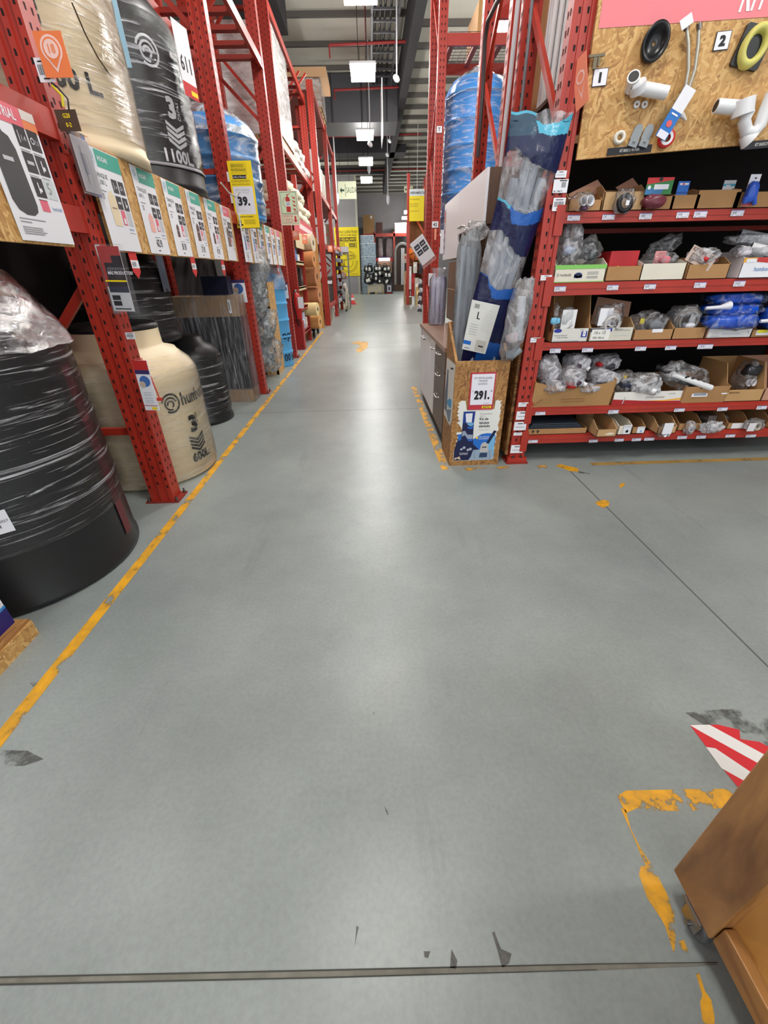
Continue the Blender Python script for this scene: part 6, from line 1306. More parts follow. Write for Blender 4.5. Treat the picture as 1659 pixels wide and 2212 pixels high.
d = MB().box((xf, 4.53, .11), (xf + .02, 4.93, .87), WG).build('door', kc); handle(MB(), (xf, 4.60, .80), (0, 1, 0), .10).build('handle', d)
for z0, z1 in ((.68, .87), (.47, .675), (.11, .465)):
    d = MB().box((xf, ya + .004, z0), (xf + .02, 4.52, z1), P(98, 78, 68, .4, var=.05)).build('drawer', kc); handle(MB(), (xf, 4.2, z1 - .06), (0, 1, 0), .14).build('handle', d)
MB().box((1.10, ya, .91), (1.125, 6.6, 1.60), BRW).build('back_panel', kc)
MB().box((1.098, ya, 1.28), (1.10, 6.6, 1.29), P(196, 160, 130, .5)).build('seam', kc)
ku = thing('hanging_cabinet', 'white kitchen wall cabinet with a brown end hung on the right rack', 'cabinet', (1.0, 4.6, 1.6))
xu = .86
MB().box((xu + .02, 3.72, 1.80), (1.13, 4.74, 2.13), BRW).build('body', ku); MB().box((xu + .02, 4.74, 1.61), (1.13, 5.62, 2.13), BRW).build('body', ku)
d = MB().box((xu, 3.72, 1.80), (xu + .018, 4.735, 2.13), WG).build('door', ku); handle(MB(), (xu, 4.5, 1.84), (0, 1, 0), .16).build('handle', d)
d = MB().box((xu, 4.745, 1.61), (xu + .018, 5.62, 2.13), WG).build('door', ku)
b = MB().frame((xu - .001, 5.60, 1.66), (0, -1, 0), (0, 0, 1)); b.rect(0, 0, .1, .42, P(206, 190, 206, .5), .0005); b.rect(.01, .3, .09, .4, P(214, 120, 110, .5), .001)
for v in (.05, .12, .2): b.rect(.02, v, .08, v + .04, P(110, 90, 130, .5), .001)
tag(b.build('sticker', ku), 'narrow printed sheet taped to the door edge')
for k in range(3): b = MB().box((.9, 3.75 + .3 * k, 1.66), (1.12, 3.77 + .3 * k, 1.80), P(100, 78, 62, .6)); b.build('rack_slat', ku)
tl = thing('bag_of_tubes', 'film bag of pale violet tubes standing on the far end of the countertop', 'tubes', (.835, 5.75, .91))
for k, (x, y) in enumerate(((.77, 5.72), (.83, 5.70), (.89, 5.72), (.80, 5.78), (.86, 5.78))): MB().tube([(x, y, .92), (x + .01, y, 1.44)], .028, P(206, 206, 232, .35), 12).build('tube', tl)
MB().lathe([(.105, 0), (.11, .2), (.105, .5), (.06, .56), (.09, .62)], (.835, 5.745, .915), film((236, 236, 246), .12, .6, (6, 6, 3), 1.3, .1), 24).build('plastic_bag', tl)
# tilted acrylic with printed page, sheets
tg = thing('sign_holder', 'tilted clear holder with a white printed page in front of the far right rack', 'sign holder', onY(932, 562, 6.2))
q = onY(926, 588, 6.2); b = MB().frame(q, (.82, 0, .42), (-.5, 0, .8)); b.M = Matrix.Translation(onY(913, 574, 6.2)) @ Matrix.Rotation(-.62, 4, 'Y') @ Matrix.Rotation(PI / 2, 4, 'X'); w, h = .19, .29
b.box((0, 0, -.004), (w, h, 0), P(228, 228, 232, .4))
for u, v in ((.02, .11), (.1, .11), (.02, .18), (.1, .18)): b.rect(u, v, u + .07, v + .055, P(60, 60, 70, .5), .002); b.rect(u + .015, v + .02, u + .055, v + .03, LG, .003)
b.rect(.03, .26, .16, .266, LG, .002); b.build('page', tg)
b = MB(); b.M = Matrix.Translation(onY(913, 576, 6.22)) @ Matrix.Rotation(-.62, 4, 'Y') @ Matrix.Rotation(PI / 2, 4, 'X'); b.box((-.008, -.03, -.012), (w + .008, h, .004), film((236, 220, 220), .15, .4, (3, 3, 3))); b.build('acrylic_case', tg)
a, c = onY(925, 618, 7.5), onY(940, 590, 7.5); MB().box((a.x, 7.5, a.z), (c.x, 7.505, c.z), WHITE).build('paper_sheet', None, 'white paper sheet hanging behind the tilted sign holder', 'sheet')
a, c = onY(950, 548, 7.6), onY(958, 496, 7.6); MB().box((a.x, 7.6, a.z), (c.x + .04, 7.605, c.z), P(226, 224, 232, .5)).build('paper_sheet', None, 'narrow tall poster edge beside the hanging cabinet', 'sheet')
# ================================================================= second right rack with the blue tank
r2 = thing('pallet_rack', 'tall red pallet rack across the cross aisle holding the wrapped blue tank', 'rack', (2.6, 9.3, 0))
for x in (1.14, 4.2):
    for y in (8.80, 9.85):
        b = MB(); post_y(b, x, y, 6.4); b.build('upright', r2)
    frame_y(r2, x + .05, 8.90, 9.85, 6.4, .3, 1.0)
for z in (2.05, 4.55, 5.9):
    for y in (8.82, 9.87): MB().box((1.27, y, z - .13), (4.2, y + .05, z), RED).build('beam', r2)
    b = MB()
    for k in range(8): b.box((1.35 + k * .38, 8.87, z - .05), (1.42 + k * .38, 9.87, z - .005), REDD)
    b.build('deck_support', r2)
b = MB()
for k in range(28): b.tube([(1.3 + .1 * k, 8.85, 4.565), (1.3 + .1 * k, 9.9, 4.565)], .004, P(90, 70, 66, .5), 4)
for k in range(10): b.tube([(1.3, 8.85 + .11 * k, 4.57), (4.1, 8.85 + .11 * k, 4.57)], .004, P(90, 70, 66, .5), 4)
tag(b.build('wire_deck', r2), kind='stuff')
MB().box((1.75, 9.0, 4.6), (1.85, 9.8, 4.95), P(190, 150, 96, .7)).build('timber_block', None, 'pale timber block on the wire deck high on the far right rack', 'timber')
c = (1.90, 9.42); R = .52
prof = ribs(R, 1.95, 6) + [(R * .99, 1.98), (R * .80, 2.12), (R * .3, 2.22), (.001, 2.24)]
t = tank('water_tank', 'tall blue ribbed water tank in film on the far right rack', c, R, 2.06, prof, P(70, 164, 240, .35), True, 'blue tanks', film((232, 242, 255), .04, .8, (3, 3, 16), 1.4, .12, .35, .50, .72), (.02, 2.2))
b = MB(); b.grid(lambda u, v: V((c[0] + (.05 + .50 * v) * math.cos(2 * PI * u), c[1] + (.05 + .50 * v) * math.sin(2 * PI * u), 2.06 + 2.30 - .40 * v ** 1.5 + .05 * noise.noise(V((u * 8, v * 4, 5))))), 30, 10, bd); b.build('film_cap', t)
for (x0, y1, x1, y0, tt, lb) in ((943, 287, 955, 272, 'T', 'small white tag with letter T on the far right rack post'), (933, 492, 947, 478, '42', 'white label on the far right rack post above the tilted holder')):
    card('post_sticker', ((x0, y1), (x1, y0)), 8.785, lb, 'sticker', None, WHITE, lambda b, w, h, tt=tt: b.text(tt, w / 2, h * .25, h * .5, INK, .001, True, 1, 'c'), .003)
card('post_sticker', ((938, 518), (943, 494)), 8.78, 'salmon strip of paper under the label on the far right post', 'sticker', None, P(244, 160, 130, .5), lambda b, w, h: None, .003)
# ================================================================= left aisle beyond the third upright
r3 = thing('pallet_rack', 'red rack further down the left side with carpet rolls', 'rack', (-2.2, 12.5, 0))
for y in (10.22, 14.9):
    for x in (-1.56, -2.5):
        b = MB(); post(b, x, y, 6.6 if y < 12 else 5.6); b.build('upright', r3)
    frame_braces(r3, -2.6, -1.65, y + .06, 5.6, .55, 1.1)
b = MB(); post(b, -1.56, 11.62, 3.4, .10, .09, False); b.build('upright', r3)
for z in (2.55, 3.72, 5.5):
    for x in (-1.56, -2.6): MB().box((x - .05, 10.34, z - .13), (x, 14.9, z), RED).build('beam', r3)
    b = MB()
    for k in range(9): b.box((-2.6, 10.5 + .5 * k, z - .05), (-1.62, 10.6 + .5 * k, z - .004), REDD)
    b.build('deck_support', r3)
WL = P(214, 210, 204, .6, var=.1, vscale=9)
G = 'wrapped pallet loads high on the left racks'
wrapped_load(-2.55, 10.5, 3.73, .95, 1.6, 1.45, 'tall white wrapped load standing right of the third upright', G, 9, 3, WL, WHF)
wrapped_load(-2.40, 17.0, 5.76, 1.12, 1.5, .60, 'wrapped load with cardboard top jutting out highest on the left racks', G, 4, 3, P(176, 150, 130, .7, var=.2, vscale=5), film((236, 232, 232), .15, .7, (5, 5, 8)))
MB().box((-2.42, 16.95, 6.51), (-1.08, 18.55, 6.72), P(200, 160, 120, .7)).build('cardboard_sheet', None, 'flat cardboard sheet lying over the highest wrapped load', 'cardboard')
def sack(x0, y0, z0, dx, dy, dz, lb, grp, m, seed):
    b = MB().lump((x0 + dx / 2, y0 + dy / 2, z0 + dz / 2), (dx, dy, dz), seed, m, .10, 20, 12, .45, 2.2); return b.build('sack', None, lb, 'sack', grp)
k = 0
for j, (y, n) in enumerate(((12.3, 2), (13.1, 2), (13.9, 1))):
    for i in range(n):
        k += 1; sack(-2.4, y, 3.73 + .2 * i, .85, .75, .22, 'white sack %s stack %s on the carpet rack' % (('lowest in', 'on top of')[i], ('nearest the tall load', 'second from the tall load', 'farthest from it')[j]), 'white sacks on the left racks', WL, 40 + k)
for j, y in enumerate((10.6, 11.4, 12.2, 13.0)):
    for i in range(3 if j < 3 else 2):
        k += 1; sack(-2.4, y, 2.56 + .2 * i, .86, .76, .22, 'pale sack above the header, %s of the %s pile down the aisle' % (('bottom', 'middle', 'top')[i], ('nearest', 'second', 'third', 'farthest')[j]), 'white sacks on the left racks', P(226, 216, 190, .6, var=.12, vscale=9), 60 + k)
hs = thing('header_sign', 'red and beige shelf header above the carpet rolls', 'sign', (-1.5, 12, 2.1))
b = MB().aisle((-1.54, 10.5, 2.0)); b.box((0, 0, -.01), (3.4, .30, .0), P(214, 196, 160, .6)); b.build('beige_panel', hs); b = MB().aisle((-1.54, 10.5, 2.30)); b.box((0, 0, -.01), (3.4, .30, .0), P(196, 60, 70, .5)); b.rect(.8, .10, 3.3, .20, P(226, 200, 200, .5), .001); b.build('red_panel', hs)
# carpet rolls
CRP = [(666, 525, 12, (200, 186, 160), 'grey beige carpet roll highest in the rack'), (668, 560, 11, (196, 134, 84), 'tan carpet roll second from the top'), (675, 597, 14, (176, 120, 80), 'thick tan carpet roll third from the top'), (681, 637, 12, (190, 130, 90), 'tan carpet roll with white tag, fourth from the top'), (676, 668, 10, (226, 204, 150), 'cream carpet roll second from the bottom'), (682, 695, 11, (214, 160, 100), 'orange tan carpet roll lowest in the rack')]
for x, y, r, cc, lb in CRP:
    p = onX(x, y, -1.45); rr = 1.25 * r / 890 * (p.y * .88 + .5); t = thing('carpet_roll', lb, 'carpet', (p.x - .4, p.y, p.z - rr), 'carpet rolls')
    b = MB().tube([(p.x - .95, p.y + .2, p.z), (p.x + .12, p.y, p.z)], rr, P(*cc, .9, bump=.3, bscale=60), 20); b.build('roll', t)
    MB().tube([(p.x + .06, p.y + .01, p.z), (p.x + .124, p.y, p.z)], rr * .3, P(90, 70, 54, .8), 12).build('core', t)
MB().box((-2.4, 14.3, 0), (-1.48, 14.34, 2.4), P(190, 136, 76, .6, var=.06)).build('plywood_sheet', None, 'tall orange brown wooden panel right of the carpet rolls', 'panel')
tr = thing('trolley', 'black trolley with a caster below the carpet rolls', 'trolley', (-1.6, 12.3, 0))
MB().box((-2.3, 12.0, .18), (-1.5, 13.2, .24), BLACK).build('platform', tr); MB().beam((-1.52, 12.2, .22), (-1.5, 13.4, .62), .05, .05, P(120, 110, 104, .5)).build('handle', tr)
for y in (12.15, 13.1): b = MB().lathe([(.001, -.03), (.09, -.03), (.11, -.02), (.11, .02), (.09, .03), (.001, .03)], (-1.55, y, .11), BLACK, 20, axis=(1, 0, 0)); b.lathe([(.03, .031), (.05, .031)], (-1.55, y, .11), STEEL, 14, axis=(1, 0, 0)); b.build('caster', tr)
# narrow goods shelf beside the extinguisher
ns = thing('goods_shelf', 'narrow shelf of small goods between the extinguisher and the carpet rolls', 'shelf', (-1.9, 10.9, 0))
for z in (.35, .85, 1.25, 1.75): MB().box((-2.4, 10.45, z - .03), (-1.56, 11.55, z), REDD).build('shelf_board', ns); MB().box((-1.575, 10.45, z - .07), (-1.56, 11.55, z + .01), P(170, 40, 40, .5) if z < 1 else P(206, 190, 150, .6)).build('edge_strip', ns)
GS = 'small goods on the narrow shelf'
for (y, z, dx, dy, dz, cc, nm, lb) in ((10.55, 1.75, .3, .3, .24, (80, 130, 190), 'carton', 'light blue carton on the upper narrow shelf'), (10.9, 1.75, .3, .35, .14, (220, 220, 220), 'carton', 'flat white carton on the upper narrow shelf'), (10.6, 1.25, .35, .45, .42, (34, 28, 28), 'bucket', 'black bucket like box on the middle narrow shelf'), (11.1, 1.25, .3, .35, .38, (60, 50, 46), 'carton', 'dark carton right of the black bucket'), (10.9, .85, .3, .5, .16, (30, 28, 30), 'bag', 'black bag on the lower narrow shelf'), (10.5, .36, .3, .6, .36, (170, 176, 200), 'carton', 'bluish white pack on the lowest narrow shelf'), (11.15, .36, .3, .3, .22, (206, 196, 186), 'carton', 'pale pack right on the lowest narrow shelf')):
    b = MB(); m = P(*cc, .5)
    if nm == 'carton': b.box((-1.6 - dx, y, z), (-1.6, y + dy, z + dz), m); b.box((-1.6, y + dy * .2, z + dz * .3), (-1.598, y + dy * .8, z + dz * .6), P(min(255, cc[0] + 50), min(255, cc[1] + 50), min(255, cc[2] + 50), .5)); b.box((-1.6 - dx, y + dy * .46, z + dz), (-1.6, y + dy * .54, z + dz + .001), LG)
    elif nm == 'bucket': b.lathe([(.001, 0), (dx * .42, 0), (dx * .5, dz), (dx * .53, dz), (dx * .53, dz - .03)], (-1.78, y + dy / 2, z), m, 20)
    else: b.lump((-1.75, y + dy / 2, z + dz / 2), (dx, dy, dz), 5, m, .2)
    b.build('small_' + nm, None, lb, nm, GS)
bo = thing('spray_bottle', 'blue bottle with a white cap on the narrow shelf', 'bottle', (-1.66, 10.62, .85), GS); MB().lathe([(.001, 0), (.06, 0), (.065, .02), (.065, .2), (.03, .25), (.025, .27)], (-1.66, 10.62, .85), P(50, 90, 190, .3), 16).build('body', bo); MB().lathe([(.035, .27), (.035, .33), (.001, .34)], (-1.66, 10.62, .85), WHITE, 14).build('cap', bo)
for (x0, y1, x1, y0, Y, lb) in ((631, 519, 645, 498, 10.3, 'orange map pin tag above the small goods shelf'), (653, 527, 663, 508, 11.55, 'orange map pin tag beside the top carpet roll'), (709, 544, 718, 530, 15.0, 'orange map pin tag on the far left post'), (721, 540, 728, 530, 18, 'salmon map pin tag left of the yellow banner'), (729, 543, 736, 533, 19, 'salmon map pin tag overlapping the yellow banner edge')):
    card('aisle_tag', ((x0, y1), (x1, y0)), Y, lb, 'tag', 'orange map pin tags', P(236, 134, 92, .5), pin(''))
# extinguisher on red pedestal
fx = thing('fire_extinguisher', 'red fire extinguisher with a white tag beside the third left upright', 'extinguisher', (-1.62, 10.1, .62))
FR = P(176, 34, 28, .3)
MB().lathe([(.001, 0), (.085, 0), (.09, .02), (.09, .42), (.075, .48), (.04, .52), (.03, .53)], (-1.60, 10.08, .64), FR, 24).build('cylinder', fx); b = MB().lathe([(.03, .53), (.035, .56), (.02, .58)], (-1.60, 10.08, .64), STEEL, 14); b.build('valve', fx)
b = MB(); b.beam((-1.66, 10.08, 1.22), (-1.50, 10.06, 1.26), .02, .015, FR); b.beam((-1.66, 10.08, 1.21), (-1.52, 10.06, 1.18), .02, .012, FR); b.build('lever', fx); MB().tube([(-1.62, 10.02, 1.2), (-1.66, 9.97, 1.0), (-1.62, 9.96, .7), (-1.58, 9.97, .5)], .013, BLACK, 8).build('hose', fx); MB().box((-1.555, 9.975, .86), (-1.44, 9.985, 1.08), WHITE).build('tag', fx)
MB().box((-1.76, 10.1, 0), (-1.53, 10.35, .60), P(160, 34, 32, .45)).box((-1.60, 10.097, .06), (-1.57, 10.1, .09), BLACK).box((-1.74, 10.098, .02), (-1.55, 10.1, .58), P(150, 30, 28, .45)).build('red_pedestal', None, 'dark red metal pedestal below the fire extinguisher', 'pedestal')
# third left rack
r4 = thing('pallet_rack', 'red rack far down the left side beyond the wooden panel', 'rack', (-2, 18, 0))
for x in (-1.34, -1.68): b = MB(); post(b, x, 15.05, 5.9 if x > -1.5 else 5.4, .17, .12); b.build('upright', r4)
for y in (18.4, 22.0): b = MB(); post(b, -1.30, y, 5.8, .13, .12, False); b.build('upright', r4)
for y in (15.05, 18.4, 22.0): b = MB(); post(b, -2.4, y, 6.0, .13, .12, False); b.build('upright', r4); frame_braces(r4, -2.5, -1.5, y + .06, 6.0, .55, 1.1)
for z in (.6, 2.3, 3.6, 5.75):
    for a_, c_ in ((15.17, 18.4), (18.52, 22.0)): MB().box((-1.40, a_, z - .13), (-1.34, c_, z), RED).build('beam', r4); MB().box((-2.5, a_, z - .04), (-1.42, c_, z - .01), REDD).build('shelf_board', r4)
kk = 0
for (y, z, dy, dz, cc, lb) in ((15.5, 3.6, 1.3, 1.0, (222, 220, 216), 'white wrapped stack on the third beam of the far left rack'), (17.0, 3.6, 1.2, .8, (200, 190, 178), 'greyish stack right of the white one on the far left rack'), (15.6, 2.3, 1.4, .7, (206, 206, 210), 'pale stack on the second beam of the far left rack'), (18.7, 3.6, 1.4, .9, (216, 212, 206), 'white stack in the second bay of the far left rack'), (18.8, 2.3, 1.4, .8, (170, 150, 130), 'brown cartons in the second bay of the far left rack'), (15.4, .6, 1.2, .6, (150, 120, 92), 'brown carton on the lowest beam of the far left rack'), (17.0, .6, 1.2, .5, (60, 50, 46), 'dark goods on the lowest beam of the far left rack'), (18.8, .6, 1.6, .8, (120, 100, 90), 'brownish goods low in the second bay of the far left rack'), (15.4, 0.0, 1.4, .4, (164, 128, 90), 'carton on the floor under the far left rack'), (17.2, 0.0, 1.0, .4, (200, 190, 180), 'pale carton on the floor under the far left rack')):
    b = MB(); m = P(*cc, .6, var=.1, vscale=5)
    n = 3
    for i in range(n): b.box((-2.3, y + dy * i / n + .01, z), (-1.44 + .02 * (i % 2), y + dy * (i + 1) / n - .01, z + dz - .05 * ((i * 7) % 3)), m)
    b.build('stacked_goods', None, lb, 'goods', 'goods on the far left rack')
b = MB()
for i in range(9): q = .12 * i; b.beam((-1.9, 15.3 + .3 * q, .7), (-1.55, 15.4 + q, 2.1 - .05 * i), .03, .03, P(214, 212, 214, .4))
tag(b.build('white_profiles', None, 'leaning white profiles between the far left posts', 'profiles'), kind='stuff')
card('post_sticker', ((708, 613), (717, 606)), 15.03, 'white label on the far left post', 'sticker', None, WHITE, blank)
# display stand near the banner
ds = thing('display_stand', 'grey wire display stand with small goods in front of the yellow banner', 'stand', (-1.4, 22.8, 0))
a0, a1 = onY(730, 664, 22.6), onY(757, 664, 22.6); x0, x1 = a0.x, a1.x; SG = P(120, 120, 124, .4, .4)
b = MB()
for x in (x0, x1):
    for y in (22.6, 23.2): b.box((x - .02, y - .02, 0), (x + .02, y + .02, 2.35), SG)
b.build('frame', ds)
for z in (.2, .75, 1.25, 1.75, 2.3): MB().box((x0, 22.6, z), (x1, 23.2, z + .03), SG).build('shelf', ds)
MB().box((x0 - .03, 22.55, 2.34), (x1 + .03, 23.25, 2.56), P(220, 216, 218, .5)).build('header', ds)
for (u, z, w, h, cc, lb) in ((.1, .78, .25, .3, (224, 220, 210), 'white jug left on the wire stand'), (.55, .78, .25, .36, (236, 232, 224), 'white pack right on the wire stand'), (.15, 1.78, .6, .3, (226, 196, 40), 'yellow striped pack near the top of the wire stand'), (.1, 1.28, .7, .3, (196, 150, 130), 'pinkish pack in the middle of the wire stand'), (.5, .23, .4, .34, (24, 24, 26), 'black round grinder on the lowest shelf of the wire stand')):
    X = x0 + (x1 - x0) * u; W = (x1 - x0) * w; b = MB()
    if 'grinder' in lb: b.lathe([(.001, -.1), (.16, -.1), (.17, 0), (.16, .1), (.001, .1)], (X + W / 2, 22.7, z + .17), P(*cc, .4), 20, axis=(0, -1, .1)); b.lathe([(.06, .101), (.1, .101)], (X + W / 2, 22.7, z + .17), SG, 14, axis=(0, -1, .1))
    else: b.lathe([(.001, 0), (W / 2, 0), (W / 2, h * .7), (W * .3, h * .85), (W * .2, h), (.001, h)], (X + W / 2, 22.8, z + .001), P(*cc, .5), 14)
    b.build('boxed_tool', None, lb, 'goods', 'goods on the wire stand')
for i, (y, cc, lb) in enumerate(((20.6, (190, 180, 160), 'white bent trolley frame standing left of the wire stand'), (21.5, (206, 196, 180), 'pale trolley frame nearest the wire stand'))):
    b = MB().tube([(-1.12, y, .1), (-1.05, y + .1, .9), (-1.2, y + .3, 1.1)], .03, P(*cc, .4), 8); b.tube([(-1.12, y, .1), (-1.0, y + .5, .12), (-1.05, y + .1, .9)], .03, P(*cc, .4), 8); b.lathe([(.001, -.03), (.1, -.03), (.1, .03), (.001, .03)], (-1.1, y + .1, .1), BLACK, 16, axis=(1, 0, 0)); b.build('bare_trolley', None, lb, 'trolley', 'trolley frames')
cn = thing('traffic_cone', 'small red and white cone at the foot of the wire stand', 'cone', onZ(762, 657)); q = onZ(762, 657)
MB().lathe([(.16, .03), (.03, .5), (.001, .5)], (q.x, q.y, 0), P(220, 70, 70, .5), 16).build('cone', cn); MB().box((q.x - .2, q.y - .2, 0), (q.x + .2, q.y + .2, .03), P(200, 60, 60, .5)).build('base', cn); MB().lathe([(.118, .2), (.085, .32)], (q.x, q.y, 0), WHITE, 16).build('band', cn)
# hooks panel on the far left (grey wire goods)
b = MB()
for i in range(7):
    for j in range(4): b.box((-1.30 + .0, 19.0 + .8 * j, .5 + .28 * i), (-1.18, 19.5 + .8 * j, .62 + .28 * i), (P(180, 180, 190, .4), BLACK, P(140, 140, 150, .4))[(i + j) % 3])
tag(b.build('hanging_hardware', None, 'grey and black hardware hung in rows on the far left rack front', 'hardware'), kind='stuff')
# ---- banner on the pier
a, c = onY(728, 597, 38.55), onY(774, 490, 38.55)
bn = thing('wall_banner', 'tall yellow banner reading LO IGUALAMOS +20% on the concrete pier', 'banner', (a.x, 38.55, a.z)); w, h = c.x - a.x, c.z - a.z
b = MB().facing((a.x, 38.56, a.z)); b.box((0, 0, -.02), (w, h, 0), P(240, 216, 30, .55)); k = h / 4.2
BK = P(52, 46, 30, .6)
b.text('SI ENCUENTRAS', w * .5, h * .88, .22 * k, BK, .01, False, .95, 'c'); b.text('UN PRECIO MAS BAJO', w * .5, h * .825, .15 * k, BK, .01, False, .95, 'c'); b.rect(w * .12, h * .72, w * .9, h * .80, BK, .008); b.text('LO IGUALAMOS', w * .51, h * .735, .22 * k, YEL, .014, True, .85, 'c')
b.rect(w * .12, h * .585, w * .9, h * .70, BK, .008); b.rect(w * .14, h * .592, w * .88, h * .693, P(240, 216, 30, .55), .012); b.text('+20%', w * .1, h * .615, .3 * k, BK, .016, False, .8); b.rect(w * .58, h * .61, w * .85, h * .675, BK, .016); b.rect(w * .60, h * .635, w * .83, h * .65, YEL, .02)
for r in (.38, .33, .19): b.ring((w * .52, h * .30), r * w, (r + .012) * w, BK, .01, n=32)
b.rect(w * .2, h * .32, w * 1.0, h * .40, P(240, 216, 30, .55), .016); b.text('PRECIOS BAJOS', w * .55, h * .425, .12 * k, BK, .018, True, .9, 'c', 0, -.15); b.text('GARANTIZADOS', w * .5, h * .335, .16 * k, BK, .018, True, .9, 'c', 0, .15); b.rect(w * .6, h * .04, w * .9, h * .045, BK, .01)
b.build('panel', bn)
# ---- far end goods
MRB = wood((70, 100, 126), (190, 206, 216), (3, 3, 5), .4, 4.0)
tops = [508, 525, 553, 579, 605, 634]
for i in range(5):
    z1, z0 = onY(795, tops[i], 38.9).z, onY(795, tops[i + 1], 38.9).z; x0, x1 = onY(780, 560, 38.9).x, onY(812 if i else 809, 560, 38.9).x
    z0 = max(z0, 0); b = MB().box((x0, 38.9, z0 + .01), (x1, 40.2, z1 - .05), MRB); b.box((x0 - .01, 38.89, z1 - .05), (x1 + .01, 40.21, z1), P(206, 214, 220, .4)); b.build('insulation_bale', None, 'blue white film wrapped bale, %s of the stack beside the pier' % ('topmost', 'second', 'third', 'fourth', 'lowest')[i], 'bale', 'blue white wrapped bales')
cr = thing('machine_pallet', 'pale crate on a pallet filled with black and white machines at the far end', 'pallet', onZ(812, 633))
a, c = onY(794, 631, 37.5), onY(830, 614, 37.5); X0_, X1_ = a.x, c.x
MB().box((X0_, 37.5, .15), (X1_, 38.6, c.z), P(196, 188, 166, .7)).build('crate', cr); b = MB()
for k in range(3): b.box((X0_ + (X1_ - X0_ - .15) * k / 2, 37.5, 0), (X0_ + (X1_ - X0_ - .15) * k / 2 + .15, 38.6, .15), P(190, 160, 110, .8))
b.build('pallet', cr); rn = random.Random(3)
GM = 'machines heaped at the far end'; ct = c.z
for i in range(18):
    px, py = 792 + (i % 6) * 9.6 + rn.uniform(-2, 2), 582 + (i // 6) * 12 + rn.uniform(-2, 2); p = onY(px, py, 38.0 - .25 * (i // 6)); s = rn.uniform(.16, .24)
    t = thing('garden_machine', 'black and white machine, %s in the %s row of the far heap' % (od[i % 6], ('top', 'middle', 'lower')[i // 6]), 'machine', p, GM)
    MB().lump(p, (s * 2, s * 1.6, s * 2), i + 3, P(26, 26, 28, .4), .25, 12, 8, .5).build('motor', t)
    b = MB().lump(p + V((rn.uniform(-.1, .1), -.16, rn.uniform(-.12, .12))), (s * .9, s * .5, s * 1.2), i + 30, P(226, 226, 220, .5), .2, 10, 7); b.build('cover', t)
    b = MB().tube([p + V((-s * .8, -.1, s * .6)), p + V((-s * .5, -.1, s * 1.5)), p + V((s * .5, -.1, s * 1.5)), p + V((s * .8, -.1, s * .6))], .03, P(40, 40, 40, .4), 6); b.build('handle', t)
a, c = onY(831, 632, 37.2), onY(848, 612, 37.2); b = MB().box((a.x, 37.2, 0), (c.x, 38, c.z), P(36, 34, 38, .5)); b.box((a.x + .2, 37.19, .15), (c.x - .1, 37.2, c.z - .12), P(196, 196, 200, .5)); b.box((a.x + .3, 37.18, .25), (c.x - .2, 37.19, c.z - .25), P(44, 52, 80, .5)); b.box((a.x + .1, 37.195, .02), (c.x - .05, 37.2, .1), P(150, 40, 40, .5)); b.build('boxed_machine', None, 'black boxed machine with white picture right of the far crate', 'box')
fr = thing('pallet_rack', 'red rack along the back wall at the far end of the store', 'rack', (3.4, 45, 0))
def fy(x, y, Y=44.5): return onY(x, y, Y)
for px in (811, 852, 880): p = fy(px, 600); MB().box((p.x - .08, 44.5, 0), (p.x + .08, 44.7, fy(px, 500).z), RED).build('upright', fr)
for py in (507, 560): z = fy(830, py).z; MB().box((fy(783, py).x, 44.5, z - .15), (fy(882, py).x, 44.62, z + .1), RED).build('beam', fr); MB().box((fy(783, py).x, 44.62, z - .02), (fy(882, py).x, 46, z + .02), REDD).build('shelf_board', fr)
GF = 'goods on the far back rack'
zb = fy(830, 507).z + .1
MB().box((fy(784, 480).x, 44.6, zb), (fy(808, 480).x, 45.8, fy(795, 464).z), P(170, 130, 84, .7, var=.05)).box((fy(800, 480).x, 44.59, fy(795, 472).z), (fy(804, 480).x, 44.6, fy(795, 466).z), WHITE).build('large_carton', None, 'large brown carton on top of the far back rack, left', 'box', GF)
MB().box((fy(812, 480).x, 44.6, zb), (fy(826, 480).x, 45.8, fy(818, 480).z), P(90, 56, 50, .7, var=.2)).build('wrapped_goods', None, 'dark red wrapped goods on the far back rack', 'goods', GF)
MB().box((fy(853, 480).x, 44.6, zb), (fy(878, 480).x, 45.6, fy(865, 481).z), P(236, 236, 234, .5)).box((fy(853, 480).x - .02, 44.59, fy(865, 481).z - .08), (fy(878, 480).x, 45.6, fy(865, 481).z), WHITE).build('white_carton', None, 'bright white box on the far back rack right of the middle post', 'box', GF)
zb2 = fy(830, 560).z + .1
for i, (xa, xb_) in enumerate(((816, 828), (834, 849))): MB().lump(((fy(xa, 545).x + fy(xb_, 545).x) / 2, 45.2, zb2 + .8), (fy(xb_, 545).x - fy(xa, 545).x, .9, 1.6), 9 + i, P(150, 140, 140, .7, var=.2, vscale=3), .1, 16, 10, .4).build('wrapped_goods', None, ('left', 'right')[i] + ' grey wrapped bundle on the lower level of the far back rack', 'goods', GF)
a, c = fy(818, 564, 44.3), fy(842, 557, 44.3); b = MB().box((a.x, 44.2, a.z), (c.x, 44.35, c.z), E(250, 248, 255, 2.5)); b.box((a.x, 44.2, c.z), (c.x, 44.4, c.z + .08), P(130, 110, 160, .5)); b.build('lit_header', None, 'bright lit header lamp over the wooden slats at the far end', 'lamp')
b = MB()
for k in range(10): x = a.x - .1 + (c.x - a.x + .3) * k / 10; b.box((x, 44.3, fy(830, 590).z), (x + (c.x - a.x) / 14, 44.36, fy(830, 565).z), P(226, 184, 160, .6))
b.box((a.x - .1, 44.36, fy(830, 590).z), (c.x + .2, 44.4, fy(830, 565).z), P(150, 110, 90, .7)); b.build('slat_panel', None, 'pinkish wooden slat panel under the lit header', 'panel')
